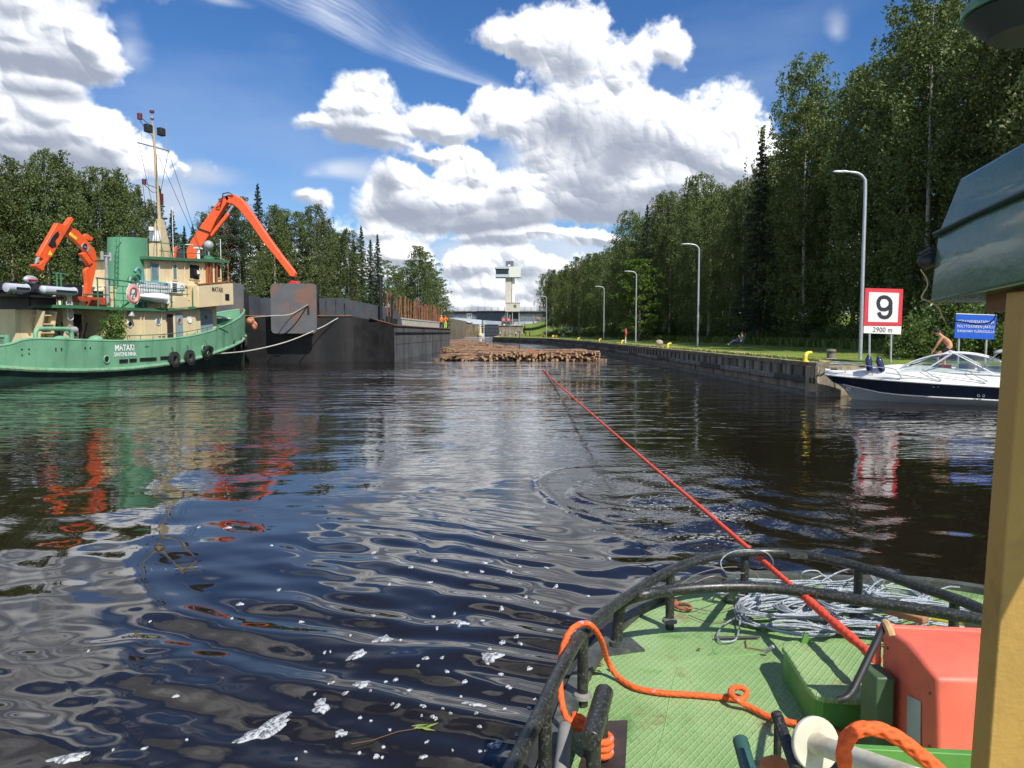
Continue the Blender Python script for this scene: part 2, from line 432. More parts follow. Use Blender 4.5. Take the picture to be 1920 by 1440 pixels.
L_BIRCHD = leaf_mat('birch_leaves_dark', (.078, .112, .032), (.155, .190, .055))
L_SPRUCE = leaf_mat('spruce_needles', (.020, .038, .020), (.042, .068, .032), .1)
L_PINE = leaf_mat('pine_needles', (.030, .055, .028), (.060, .088, .040), .12)
L_BRIGHT = leaf_mat('maple_leaves', (.070, .150, .018), (.120, .230, .030), .4)
L_SHRUB = leaf_mat('shrub_leaves', (.060, .105, .022), (.120, .170, .040), .3)
M_BIRCHBARK = mat('birch_bark', (.40, .38, .34), .8, dirt=(.03, .025, .02), dirt_amt=.9, dirt_scale=3.5)
M_PINEBARK = mat('pine_bark', (.36, .14, .06), .9, var=.3, scale=4)
M_BARK = mat('spruce_bark', (.10, .075, .055), .9, var=.3, scale=5)
M_CONC_DARK = mat('quay_concrete', (.23, .20, .145), .85, var=.35, scale=1.1, dirt=(.012, .011, .009), dirt_amt=.95, dirt_scale=1.3, bump=.5, bump_scale=9, streak=True)
M_CONC = mat('pale_concrete', (.33, .30, .24), .85, var=.18, scale=2, dirt=(.10, .085, .06), dirt_amt=.7, dirt_scale=1.6, bump=.35, bump_scale=12)
M_CONC_TOWER = mat('tower_concrete', (.50, .47, .39), .85, var=.06, scale=.6, dirt=(.35, .32, .26), dirt_amt=.4, dirt_scale=.5)
M_CONC_LOCK = mat('lock_concrete', (.17, .135, .085), .85, var=.3, scale=.25, dirt=(.045, .035, .022), dirt_amt=.8, dirt_scale=.5, streak=True)
M_TIMBER = mat('weathered_timber', (.20, .195, .18), .85, var=.25, scale=3, dirt=(.04, .035, .03), dirt_amt=.7, dirt_scale=2.2)
M_STEELG = mat('bridge_steel', (.155, .185, .22), .6, var=.12, scale=.8, dirt=(.06, .06, .06), dirt_amt=.4)
M_GALV = mat('galvanised_steel', (.50, .53, .55), .42, metal=.6, var=.08)
M_YELLOW = mat('yellow_paint', (.80, .60, .06), .5, var=.1, dirt=(.25, .18, .05), dirt_amt=.4, dirt_scale=6)
M_WHITE = mat('white_paint', (.78, .78, .76), .4, var=.03)
M_BLACKM = mat('black_metal', (.015, .015, .016), .45, var=.2)
M_GLASSD = mat('dark_glass', (.02, .025, .03), .06, var=.1)
M_REDL = mat('red_paint', (.55, .02, .02), .5, var=.08)
M_ROCK = None

# ---------------- water: real waves near the camera, fine ripple further off ----------------
def water_height(X, Y):
    r = np.random.default_rng(3)
    H = np.zeros_like(X)
    Rc = np.hypot(X, Y)
    def waves(n, l0, l1, slope, th0=None, spread=math.pi):
        h = np.zeros_like(X)
        for _ in range(n):
            lam = math.exp(r.uniform(math.log(l0), math.log(l1))); k = 2*math.pi/lam
            th = r.uniform(-spread, spread)+(th0 or 0); a = slope/k/math.sqrt(n/2)
            ph = r.uniform(0, 6.28)
            fade = np.clip(1.3-Rc*Rc/(lam*230.0), 0, 1)         # drop waves finer than the mesh can carry
            h += a*np.sin(k*(X*math.cos(th)+Y*math.sin(th))+ph+.6*np.sin(X*.7+ph)+.5*np.sin(Y*.6+2*ph))*fade
        return h
    lowx = .5+.5*np.sin(X*.35+1.3*np.sin(Y*.21)+.8)*np.sin(Y*.28+.9*np.sin(X*.4))
    # swirl of wash behind the tug
    cx, cy = 2.6, 12.6
    d = np.hypot((X-cx), (Y-cy)*1.0)
    turb = np.exp(-(((X-3.4)/2.5)**2+((Y-12.0)/4.2)**2)**1.2)
    turb2 = np.exp(-(((X-3.5)/5.0)**2+((Y-19.)/9.)**2)**1.5)
    calm = 1-np.clip(turb*1.0, 0, 1)
    H += waves(26, .9, 3.2, .016)*(.6+.5*lowx)
    H += waves(24, .35, 1.0, .030, math.pi/2, .9)*(.35+.75*lowx)*np.clip(.25+Rc/14, 0, 1.4)
    H += waves(40, .13, .40, .075, math.pi/2, 1.0)*(.25+.9*lowx)*np.clip((Rc-4.2)/7, 0, 1)
    H += waves(30, .10, .34, .040, math.pi/2, 1.3)*(.25+.75*(1-lowx))
    H += waves(30, .14, .5, .21)*turb
    H += waves(20, .4, 1.2, .19)*turb
    H += waves(26, .16, .6, .075)*turb2
    H += waves(30, .5, 2.4, .05)*np.clip((Rc-16)/25, 0, 1)
    # rings running out of the swirl
    an = np.arctan2(Y-cy, X-cx)
    for lam, s, c, w in ((.34, .10, 4.6, 2.2), (.48, .11, 6.8, 3.0), (.75, .11, 10.5, 5.0), (1.2, .085, 16, 9)):
        k = 2*math.pi/lam
        env = np.exp(-((d-c)/w)**2)*(.55+.45*np.sin(an*5+d*.9+lam*9))*(.6+.6*lowx)
        H += s/k*env*np.sin(k*d+2.2*np.sin(an*3+.5)+1.4*np.sin(an*7+d*.35))*calm*np.clip(1.3-Rc*Rc/(lam*230), 0, 1)
    # rim of the boil
    H += .035*np.exp(-((d-1.55-.12*np.sin(an*4))/.10)**2)*np.where(np.cos(an-2.6) > -.2, 1, .2)*calm
    H += .02*np.exp(-((d-2.25-.2*np.sin(an*3+1))/.10)**2)*np.where(np.cos(an-2.9) > 0, 1, .1)
    # wake trailing left-aft off the hull
    q = (X+.2)*.75+(Y-5.5)*.28; side = np.clip((-.0-X)/1.2+1.2, 0, 1)*np.clip((13-Y)/6, 0, 1)*np.clip((Y-4.2)/3, 0, 1)
    H += .045/12*np.sin(12.5*(Y*.92+X*.42)+1.2*np.sin(X*1.1+.4))*np.exp(-((X+.2)/2.4)**2)*side*2.2
    return H
def build_water():
    nr, na = 900, 1080
    r = 1.2*(600/1.2)**0
    t = np.linspace(0, 1, nr)
    rr = 1/(1/1.6*(1-t)+1/520.*t)                       # even steps seen from the deck
    # avoid too wide a step near the boat
    aa = np.radians(np.linspace(-64, 64, na))
    Rr, Aa = np.meshgrid(rr, aa, indexing='ij')
    X = (Rr*np.sin(Aa)).astype(np.float32); Y = (Rr*np.cos(Aa)).astype(np.float32)
    Z = water_height(X, Y)
    V = np.stack([X, Y, Z], -1).reshape(-1, 3)
    i = np.arange(nr-1)[:, None]*na+np.arange(na-1)[None, :]
    Q = np.stack([i, i+1, i+na+1, i+na], -1).reshape(-1, 4)[:, ::-1]
    m = bpy.data.materials.new('dark_water'); m.use_nodes = True
    tt, b = principled(m)
    b.inputs['Base Color'].default_value = (.010, .0075, .005, 1); b.inputs['Roughness'].default_value = .02
    b.inputs['IOR'].default_value = 1.40
    tc = tt.node('ShaderNodeTexCoord').outputs['Object']
    px, py, pz = tt.sep(tc)
    dist = tt.math('SQRT', tt.math('ADD', tt.math('MULTIPLY', px, px), tt.math('MULTIPLY', py, py)))
    tx = tt.math('DIVIDE', tt.math('SUBTRACT', px, 3.4), 2.6); ty = tt.math('DIVIDE', tt.math('SUBTRACT', py, 12.5), 4.6)
    tur = tt.ss(tt.math('ADD', tt.math('MULTIPLY', tx, tx), tt.math('MULTIPLY', ty, ty)), 1.4, .3)
    h1 = tt.math('MULTIPLY', tt.noise(tc, 7.0, 3, .5), tt.math('ADD', tt.math('MULTIPLY', tur, .012), tt.ss(dist, 9, 30, .0, .0015)))
    ax = tt.vmath('MULTIPLY', tc, (.55, 1.25, 1))
    h1 = tt.math('ADD', h1, tt.math('MULTIPLY', tt.noise(ax, 3.4, 2, .5, .3), tt.ss(dist, 8, 20, 0, .009)))
    f1 = tt.math('MULTIPLY', tt.noise(ax, 1.1, 2, .5, .3), tt.ss(dist, 11, 34, 0, .115))
    f2 = tt.math('MULTIPLY', tt.noise(ax, .33, 2, .5, .3), tt.ss(dist, 25, 80, 0, .20))
    f3 = tt.math('MULTIPLY', tt.noise(ax, .11, 1, .5, .3), tt.ss(dist, 70, 200, 0, .45))
    patch = tt.ss(tt.noise(tt.vmath('MULTIPLY', tc, (.6, 1.5, 1)), .09, 3), .35, .65, .35, 1.25)
    hh = tt.math('ADD', h1, tt.math('MULTIPLY', tt.math('ADD', f1, tt.math('ADD', f2, f3)), patch))
    bn = tt.node('ShaderNodeBump'); bn.inputs['Strength'].default_value = 1.0; bn.inputs['Distance'].default_value = 1.0
    tt.put(bn.inputs['Height'], hh); tt.l.new(bn.outputs[0], b.inputs['Normal'])
    o = np_mesh('water', V, Q, m, smooth=True); struct(o)
    return o
build_water()
M_FOAM = mat('foam', (.42, .44, .46), .9, var=.3, scale=30, bump=.4, bump_scale=60)
t_, b_ = principled(M_FOAM); o_ = next(q for q in t_.n if q.type == 'OUTPUT_MATERIAL'); tr_ = t_.node('ShaderNodeBsdfTransparent'); mx_ = t_.node('ShaderNodeMixShader')
tc_ = t_.node('ShaderNodeTexCoord').outputs['Object']; t_.put(mx_.inputs[0], t_.math('MULTIPLY', t_.ss(t_.noise(tc_, 34, 5, .7), .40, .54, .25, 1), .88)); t_.l.new(tr_.outputs[0], mx_.inputs[1]); t_.l.new(b_.outputs[0], mx_.inputs[2]); t_.l.new(mx_.outputs[0], o_.inputs['Surface'])
def wz(x, y): return float(water_height(np.array([x]), np.array([y]))[0])
def foam(px, py, w, h, ang, label, group=None, seed=0, holes=True):
    """one patch of froth: ragged flat cap lying on the water, a few mm thick"""
    c = onz(px, py); r = random.Random(seed)
    kx = c.y/F_PX; ky = c.y*c.y/(F_PX*CAM_H)*.95; n = 34
    ph = [r.uniform(0, 6.28) for _ in range(5)]; pts = []
    for i in range(n):
        a = 2*math.pi*i/n
        q = 1+.14*math.sin(2*a+ph[0])+.18*math.sin(3*a+ph[1])+.13*math.sin(5*a+ph[2])+.09*math.sin(8*a+ph[3])+.05*math.sin(13*a+ph[4])
        x = w/2*q*math.cos(a); y = h/2*q*math.sin(a)
        pts.append(Vector(((x*math.cos(ang)-y*math.sin(ang))*kx, (x*math.sin(ang)+y*math.cos(ang))*ky, 0)))
    mb = MB(); base = [(p.x, p.y, wz(c.x+p.x, c.y+p.y)-.004) for p in pts]
    rim = [(p.x*.93, p.y*.93, wz(c.x+p.x, c.y+p.y)+.006) for p in pts]
    inn = [(p.x*.55, p.y*.55, wz(c.x+p.x*.55, c.y+p.y*.55)+.010) for p in pts]
    mb.loft([base, rim, inn], closed_sec=True, cap1=True)
    o = mb.build('foam_patch', M_FOAM, angle=80); o.location = (c.x, c.y, 0)
    tag(o, label, 'foam', group)
FO = [(498,1364,100,30,.50,'largest white foam patch, a long slanting slab on the dark water'),(130,1424,60,20,.1,'ragged foam patch in the near left corner of the water'),
 (602,1325,26,34,1.2,'upright ragged foam patch above the right end of the long slab'),(718,1197,30,18,.2,'rounded foam patch alone in open dark water above the small twig'),
 (922,1233,38,18,.1,'broad foam patch close left of the black rail post'),(669,1230,34,16,.6,'slanting narrow foam patch beside the rounded one'),
 (678,1285,32,15,.1,'two-lobed foam patch straight above the curling leaf'),(888,1321,44,10,-.1,'thin flat foam patch near the floating twig'),(930,1396,26,18,.3,'small foam lump beside the lower rail'),
 (639,1373,22,14,.1,'plump round foam patch right of the long slab'),(862,1168,36,8,-.05,'low streak of foam in the ripples')]
for k, (x, y, w, h, a, lb) in enumerate(FO): foam(x, y, w, h, a, lb, seed=k)
rr_ = random.Random(12)
fl = [(rr_.gauss(880, 110), rr_.uniform(1000, 1420)) for _ in range(34)]+[(rr_.uniform(600, 1010), rr_.uniform(1150, 1430)) for _ in range(26)]+[(332,1310),(550,1415),(575,1407),(700,1352),(706,1416),(770,1290),(800,1240),(834,1262),(870,1280),(900,1370),(945,1200),(903,1120),(800,1096),(765,1068),(940,1140),(850,1410),(795,1395),(745,1330),(960,1290),(990,1250),(1000,1310),(905,1075),(700,1035),(525,1104),(567,1160),(286,1158),(446,1131),(430,1162),(164,1222),(1010,1130),(1040,1100),(1060,1150),(975,1065),(1030,1180),(820,1180),(655,1190),(610,1255),(590,1300),(780,1362),(830,1330),(512,1020),(430,985),(378,985),(920,1010),(1100,1120),(1020,1060),(985,1010),(345,1390),(215,1405),(270,1400)]
for k, (x, y) in enumerate(fl):
    foam(x+rr_.uniform(-6, 6), y+rr_.uniform(-5, 5), rr_.uniform(4, 13), rr_.uniform(2.5, 6), rr_.uniform(-.4, .5), 'small white foam fleck floating on the dark near water', 'small foam flecks on the near water', seed=100+k)
# white froth in the boil
mb = MB(); r_ = random.Random(4)
for cxp, cyp, n, sx_, sy_ in ((1215,945,90,60,12),(1350,963,110,40,8),(1330,1010,60,70,10),(1120,905,30,40,10),(1240,900,50,60,14),(1290,975,50,120,26)):
    for _ in range(n):
        p = onz(cxp+r_.gauss(0, sx_*.6), cyp+r_.gauss(0, sy_*.7)); s = r_.uniform(.004, .012)
        mb.ball((p.x, p.y, wz(p.x, p.y)+s*.3), (s*r_.uniform(.8, 3.5), s, s*.4), 6, 4)
tag(mb.build('wash_froth', M_FOAM), 'white bubbles boiling up in the wash behind the near tug', 'froth', kind='stuff')

# ---------------- land ----------------
QUAY = [(12.4,31.4),(11.5,70),(10.9,111),(7.9,171),(-5.7,228),(-6.4,290),(-6.2,460)]
def quay_x(Y):
    for (a, b), (c, d) in zip(QUAY, QUAY[1:]):
        if Y <= d: return a+(c-a)*max(0, (Y-b))/(d-b)
    return QUAY[-1][0]
def smooth(x): x = max(0., min(1., x)); return x*x*(3-2*x)
def land_z(t, X, Y):
    z = 1.39-.17*smooth((X-12.6)/2.5)*smooth((40-Y)/8)
    z += .25*smooth((t-8)/10)+smooth((t-14)/12)*(.5+2.6*smooth((Y-70)/60))
    z += 5.0*smooth((Y-285)/60)*smooth((t-3)/8)+1.2*smooth((t-30)/40)
    return z
def ground_mat(name, base, base2, path=None, pw=(1.2, 3.2)):
    m = bpy.data.materials.new(name); m.use_nodes = True
    t, b = principled(m)
    tc = t.node('ShaderNodeTexCoord').outputs['Object']
    c = t.mix(t.ss(t.noise(tc, .35, 6, .65), .35, .65), base, base2)
    c = t.mix(t.math('MULTIPLY', t.ss(t.noise(tc, 6, 4), .4, .7), .35), c, tuple(k*.6 for k in base))
    if path:
        u = t.sep(t.node('ShaderNodeUVMap').outputs[0])[0]
        f = t.math('ADD', u, t.math('MULTIPLY', t.math('SUBTRACT', t.noise(tc, .5, 6, .65), .5), 5.0))
        c = t.mix(t.ss(f, pw[0], pw[1], 1, 0), c, path)
    t.put(b.inputs['Base Color'], c); b.inputs['Roughness'].default_value = .9; b.inputs['Specular IOR Level'].default_value = .2
    bn = t.node('ShaderNodeBump'); bn.inputs['Strength'].default_value = .8; bn.inputs['Distance'].default_value = .05
    t.put(bn.inputs['Height'], t.noise(tc, 22, 4, .7)); t.l.new(bn.outputs[0], b.inputs['Normal'])
    return m
M_LAWN = ground_mat('lawn', (.110, .175, .024), (.195, .250, .046), path=(.42, .34, .15))
def right_land():
    ys = [32.6+k*1.2 for k in range(24)]+[62+k*3 for k in range(60)]+[243+k*8 for k in range(28)]+[500, 600, 800]
    ts = [0, .25, .6, 1, 1.6, 2.4, 3.5, 5, 7, 9, 11, 13, 15, 17, 19, 22, 26, 30, 40, 60, 100, 180, 400]
    V = []; UV = []
    for y in ys:
        qx = quay_x(y)
        for t in ts:
            x = qx+t
            V.append((x, y, land_z(t, x, y)+random.uniform(-.03, .03)*(t > .3))); UV.append((t, y))
    n = len(ts); Q = [(j*n+i, j*n+i+1, (j+1)*n+i+1, (j+1)*n+i) for j in range(len(ys)-1) for i in range(n-1)]
    struct(np_mesh('grass_bank', V, Q, M_LAWN, smooth=True, uv=UV))
right_land()
# corner wedge of the quay and land behind the moored boat
mb = MB(); mb.add([(12.4,31.4,1.39),(13.6,32.6,1.36),(12.37,32.6,1.39)], [(0,1,2)]); struct(mb.build('quay_corner_ground', M_CONC))
# quay wall: coping, face, timber rubbing beam and low ledge
def wall_strip(name, pts, z0, z1, thick, m, inset=0.0, jag=0, parent=None):
    mb = MB(); L = []
    for i, (x, y) in enumerate(pts):
        a = Vector(pts[max(0, i-1)]); b = Vector(pts[min(len(pts)-1, i+1)]); d = (b-a).normalized()
        L.append((Vector((x, y)), Vector((-d.y, d.x))))      # left side = water side
    zz = lambda z, i: z(i) if callable(z) else z
    secs = []
    for i, (p, nn) in enumerate(L):
        o = p+nn*inset; w = o-nn*thick
        secs.append([(o.x, o.y, zz(z0, i)), (o.x, o.y, zz(z1, i)), (w.x, w.y, zz(z1, i)), (w.x, w.y, zz(z0, i))])
    mb.loft(secs, closed_sec=True, cap0=True, cap1=True)
    return mb.build(name, m, parent)
def dense_poly(pts, step):
    out = []
    for (a, b), (c, d) in zip(pts, pts[1:]):
        n = max(1, int(math.hypot(c-a, d-b)/step))
        for k in range(n): out.append((a+(c-a)*k/n, b+(d-b)*k/n))
    return out+[pts[-1]]
qw = thing('quay_wall', 'long dark stained concrete quay wall with timber beam along the right bank', 'quay wall', (0,0,0))
qp = dense_poly(QUAY, 3.0)
wall_strip('face', qp, -1.5, 1.22, 1.0, M_CONC_DARK, 0, parent=qw)
cop = dense_poly(QUAY, .6)
mbc = MB(); r_ = random.Random(8); secs = []
for i, (x, y) in enumerate(cop):
    if i % 4 == 3: pass
    secs.append([(x-.05+r_.uniform(-.03, .03), y, 1.20), (x-.05+r_.uniform(-.04, .03), y, 1.385+r_.uniform(-.02, .02)), (x+.5, y, 1.40), (x+.5, y, 1.20)])
mbc.loft(secs, closed_sec=True, cap0=True, cap1=True)
mbc.build('coping', mat('quay_coping', (.19, .165, .11), .9, var=.3, scale=2, dirt=(.03, .028, .018), dirt_amt=.8, dirt_scale=1.7, bump=.6), qw)
wall_strip('ledge', qp, -.6, .20, .5, mat('ledge_concrete', (.16, .145, .115), .85, var=.25, scale=1, dirt=(.03, .03, .02), dirt_amt=.7), .22, parent=qw)
# vertical buttress ribs and the rubbing timbers in separate lengths
mb = MB()
for i, (x, y) in enumerate(dense_poly(QUAY[:4], 1.25)): mb.box((x-.04, y, .95), (.10, .10+.04*(i % 3), .54))
mb.build('rib', mat('rib_concrete', (.10, .09, .07), .9, var=.4), qw)
tp = dense_poly(QUAY[:5], 4.2)
for i, ((a, b), (c, d)) in enumerate(zip(tp, tp[1:])):
    if i >= 46: break
    ang = math.atan2(d-b, c-a); L_ = math.hypot(c-a, d-b)
    ox, oy = -math.sin(ang)*.10, math.cos(ang)*.10
    MB().box(((a+c)/2+ox, (b+d)/2+oy, .66-.02*(i % 2)), (L_-.10, .18, .24), rz=ang).build('rubbing_beam', M_TIMBER if i % 3 else mat('beam_dark', (.07, .065, .055), .9, var=.3), qw, bevel=.02)
# return wall behind the motorboat
rw = thing('return_wall', 'sunlit low concrete return wall behind the moored motorboat', 'quay wall', (0,0,0))
RW = [(40, 31.5), (24, 32.0), (13.6, 32.6), (12.4, 31.35)]
wall_strip('face', dense_poly(RW, 1.0)[:-2]+[RW[-1]], -1.5, 1.23, .6, mat('return_concrete', (.30, .25, .16), .85, var=.25, scale=1.5, dirt=(.05, .042, .03), dirt_amt=.85, dirt_scale=1.4, bump=.5, streak=True), parent=rw)
# lawn continuing right of the frame behind that wall
mb = MB(); mb.add([(13.6,32.55,1.22),(24,31.9,1.22),(60,31,1.3),(60,33.2,1.5),(13.6,33.2,1.22)], [(0,1,2,3,4)]); struct(mb.build('lawn_edge', ground_mat('lawn_plain', (.110, .175, .024), (.195, .250, .046))))

# left bank
M_YARD = ground_mat('yard_ground', (.30, .25, .18), (.22, .17, .11))
def left_land():
    ys = [20+k*6 for k in range(50)]+[330, 380, 470, 560, 800]; ts = [0, 1, 4, 8, 12, 16, 20, 25, 30, 40, 60, 120, 400]
    V = []; UV = []
    for y in ys:
        for t in ts:
            V.append((left_x(y)-t, y, 3.3+.9*smooth((t-3)/20)+1.2*smooth((t-28)/30)+5.6*smooth((y-285)/20))); UV.append((t, y))
    n = len(ts); Q = [(j*n+i+1, j*n+i, (j+1)*n+i, (j+1)*n+i+1) for j in range(len(ys)-1) for i in range(n-1)]
    struct(np_mesh('left_bank', V, Q, M_YARD, smooth=True, uv=UV))
def left_x(Y):
    pts = [(-100,-39),(30,-38),(120,-32),(230,-27.5),(460,-27),(900,-27)]
    for (a, b), (c, d) in zip(pts, pts[1:]):
        if Y <= c: return b+(d-b)*(Y-a)/(c-a)
    return -27
left_land()
lq = [(left_x(y), y) for y in range(460, 10, -15)]
lqo = wall_strip('left_quay_wall', lq, -1.5, 3.32, 1.0, M_CONC_DARK); lqo.name = 'far_quay_wall'
tag(lqo, 'dark far quay wall on the left bank behind the green tug', 'quay wall')
lw = [(left_x(y)+.05, y) for y in range(456, 290, -12)]
o = wall_strip('lock_wall', lw, -1.5, lambda i: 9.4-.05*i, 1.2, M_CONC_LOCK, .25)
tag(o, 'tall brown concrete lock chamber wall left of the gate', 'lock wall')

# ---------------- lock gates, pier, bridge, control tower ----------------
g = thing('lock_gate', 'closed brown steel lock gate with water leaking down beside it', 'lock gate', (-17, 452, 0))
mb = MB(); mb.box((-6.1, 0, 3.2), (7.2, 1, 8.4))
mb.build('brown_leaf', M_CONC_LOCK, g)
mb = MB(); mb.box((5.6, .4, 3.0), (9.4, 1, 8.6)); [mb.box((5.6, -.15, z), (9.2, .3, .35)) for z in (1.2, 3.2, 5.2)]; [mb.box((x, -.15, 3), (.3, .3, 8)) for x in (1.6, 4.2, 6.8, 9.6)]
mb.build('dark_leaf', mat('gate_steel', (.035, .045, .055), .6, var=.2), g)
mb = MB(); mb.box((-.7, .2, 7.55), (24, 1.6, .3)); mb.build('walkway', M_STEELG, g)
mb = MB(); secs = []
for z, w in ((6.9, .7), (5.5, 1.0), (3.5, 1.5), (1.5, 2.1), (.2, 2.9)): secs.append([(-1.6-w/2, -.6-(6.9-z)*.12, z), (-1.6, -.85-(6.9-z)*.14, z), (-1.6+w/2, -.6-(6.9-z)*.12, z)])
mb.loft(secs); o = mb.build('leaking_water', mat('leak_water', (.62, .50, .24), .5, var=.4, scale=1.6, streak=True, dirt=(.8, .78, .66), dirt_amt=.8, dirt_scale=2), solid=.12)
o.location = (-17, 452, 0); tag(o, 'yellowish sheet of water pouring through the lock gate', 'waterfall')
mb = MB(); r_ = random.Random(3)
for _ in range(150): mb.ball((-17.5+r_.gauss(0, 4.6), 446-abs(r_.gauss(0, 9)), .02), (r_.uniform(.5, 1.6), r_.uniform(.4, 1.5), .12), 7, 4)
tag(mb.build('lock_froth', M_FOAM), 'white froth below the leaking lock gate', 'froth', kind='stuff')
def stone_mat(name, c1, c2, sc=1.0):
    m = bpy.data.materials.new(name); m.use_nodes = True; t, b = principled(m)
    tc = t.node('ShaderNodeTexCoord').outputs['Object']; x, y, z = t.sep(tc)
    br = t.node('ShaderNodeTexBrick'); t.put(br.inputs['Vector'], t.comb(t.math('ADD', x, y), z, 0)); br.inputs['Scale'].default_value = sc
    br.inputs['Color1'].default_value = (*c1, 1); br.inputs['Color2'].default_value = (*c2, 1); br.inputs['Mortar'].default_value = (.03, .028, .025, 1)
    br.inputs['Mortar Size'].default_value = .035; br.inputs['Brick Width'].default_value = 1.1; br.inputs['Row Height'].default_value = .55
    c = t.mix(t.math('MULTIPLY', t.ss(t.noise(tc, 1.4, 5), .4, .65), .6), br.outputs['Color'], (.10, .085, .065))
    t.put(b.inputs['Base Color'], c); b.inputs['Roughness'].default_value = .9; return m
M_STONE = stone_mat('masonry', (.34, .28, .21), (.20, .17, .13))
pr = thing('lock_pier', 'stone masonry pier on the quay below the control tower', 'pier', (-.4, 290, 1.4))
MB().box((0, 3, 1.8), (9.0, 10, 3.9)).build('masonry', M_STONE, pr, bevel=.1)
MB().box((0, 3, 3.95), (9.6, 10.6, .4)).build('cap', M_CONC, pr)
mb = MB(); [mb.cyl((x, -1.5, 4.1), (x, -1.5, 5.2), .05) for x in (-4, -2, 0, 2, 4)]; mb.cyl((-4, -1.5, 5.15), (4, -1.5, 5.15), .05); mb.build('railing', M_GALV, pr)
# bridge
bw = thing('railway_bridge', 'grey steel plate girder bridge crossing the canal at the lock', 'bridge', (0, 308, 0))
BX0, BX1 = -48, 18.6
def gz(x):  # underside
    return 8.9-1.7*smooth((x+28)/26)+.0*x
mb = MB()
for yy in (0, 6):
    secs = []
    for k in range(34):
        x = BX0+(BX1-BX0)*k/33; secs.append([(x, yy-.12, gz(x)), (x, yy-.12, 11.0), (x, yy+.12, 11.0), (x, yy+.12, gz(x))])
    mb.loft(secs, closed_sec=True, cap0=True, cap1=True)
for k in range(48):
    x = BX0+1.4*k
    if x < BX1: mb.box((x, -.2, (gz(x)+10.9)/2), (.12, .16, 10.9-gz(x)-.1))
mb.build('girder', M_STEELG, bw)
mb = MB(); mb.box(((BX0+BX1)/2, 3, 11.15), (BX1-BX0, 7.6, .25)); mb.build('deck', mat('deck_slab', (.26, .25, .23), .8), bw)
mb = MB()
for k in range(150):
    x = BX0+k*.45
    if x < BX1: mb.box((x, -.95, 10.92), (.2, .9, .16))
mb.build('sleeper_ends', mat('sleepers', (.10, .09, .08), .9), bw)
for yy, nm in ((-1.3, 'railing'), (7.2, 'railing')):
    mb = MB()
    for k in range(26):
        x = BX0+k*2.65
        if x < BX1: mb.box((x, yy, 12.0), (.1, .1, 1.6))
    for z in (11.7, 12.25, 12.8): mb.box(((BX0+BX1)/2, yy, z), (BX1-BX0, .07, .07))
    mb.build(nm, M_STEELG, bw)
sg = thing('bridge_sign', 'square pale clearance sign with dark marks fixed to the bridge girder', 'sign', tuple(at(880, 592.5, 307.6)))
MB().box((0, 0, 0), (2.1, .08, 2.1)).build('plate', mat('sign_grey', (.40, .43, .46), .6), sg)
mb = MB()
for sx in (-.45, .45):
    mb.box((sx, -.06, .15), (.34, .03, .9)); mb.box((sx*1.25, -.06, -.45), (.5, .03, .18)); mb.box((sx*.5, -.065, .3), (.12, .03, .7), ry=.4*(1 if sx > 0 else -1))
mb.build('marks', M_BLACKM, sg)
sg = thing('bridge_notice', 'small orange square notice on the right half of the girder', 'sign', tuple(at(1009, 597, 307.6)))
MB().box((0, 0, 0), (.9, .08, .9)).build('plate', mat('sign_orange', (.55, .20, .06), .6), sg)
MB().box((0, -.06, 0), (.45, .03, .45)).build('centre', mat('sign_in', (.30, .12, .06), .6), sg)
ab = thing('bridge_abutment', 'brown stone abutment carrying the right end of the bridge', 'abutment', (22.5, 312, 1.4))
MB().box((1.2, 0, 4.1), (8, 12, 8.6), taper=.97).build('masonry', stone_mat('abutment_masonry', (.27, .19, .13), (.18, .13, .09)), ab)
MB().box((1.2, 0, 8.65), (8.6, 12.6, .5)).build('cap', M_CONC, ab)
mb = MB(); [mb.box((x, -6, 9.8), (.1, .1, 1.8)) for x in (-2.5, 0, 2.5, 5)]; mb.box((1.2, -6, 10.6), (7.6, .08, .08)); mb.build('railing', M_STEELG, ab)
mb = MB(); mb.box((-4.0, -7, 4.5), (1.1, 1.1, 9.6)); mb.build('pillar', M_CONC, ab)
# tower
tw = thing('control_tower', 'tall beige concrete canal control tower with glazed cabin above the bridge', 'tower', (-.8, 299, 0))
MB().box((-.55, 0, 12), (2.3, 3.0, 24)).build('shaft', M_CONC_TOWER, tw, bevel=.06)
MB().box((1.35, .3, 12), (1.05, 2.6, 24)).build('lift_shaft', mat('tower_white', (.72, .71, .67), .7, var=.04), tw, bevel=.05)
MB().box((.70, -.2, 12), (.30, 1.0, 24)).build('recess', mat('tower_dark', (.18, .18, .17), .8), tw)
cz = 23.7
mb = MB(); mb.box((1.9, 0, cz+2.0), (4.5, 5.4, 4.0)); mb.build('cabin', mat('cabin_panel', (.60, .62, .56), .6, var=.04), tw, bevel=.05)
mb = MB(); mb.box((-3.0, -.3, cz+.55), (5.0, 5.6, 1.1)); mb.box((-3.0, -.3, cz+3.6), (5.4, 6.0, .8)); mb.build('cabin_band', mat('cabin_blue', (.38, .47, .50), .5, var=.05), tw)
mb = MB(); mb.box((-3.0, -.3, cz+2.15), (4.7, 5.2, 2.1)); f = mb.build('window_band', M_GLASSD, tw)
mb = MB(); [mb.box((-5.3+.95*k, -2.95, cz+2.15), (.09, .08, 2.1)) for k in range(6)]; mb.build('mullion', M_BLACKM, f)
mb = MB(); mb.box((-3.6, -2.2, cz-.15), (3.6, 2.2, .3)); [mb.box((-5.2+.5*k, -3.0, cz+.3), (.07, .07, .9)) for k in range(8)]; mb.box((-3.6, -3.0, cz+.8), (3.7, .07, .07)); mb.build('gallery', M_BLACKM, tw)
mb = MB(); mb.box((-.1, .5, cz+5.1), (3.0, 3.2, 2.3)); mb.build('roof_house', mat('roof_grey', (.10, .12, .14), .7), tw)
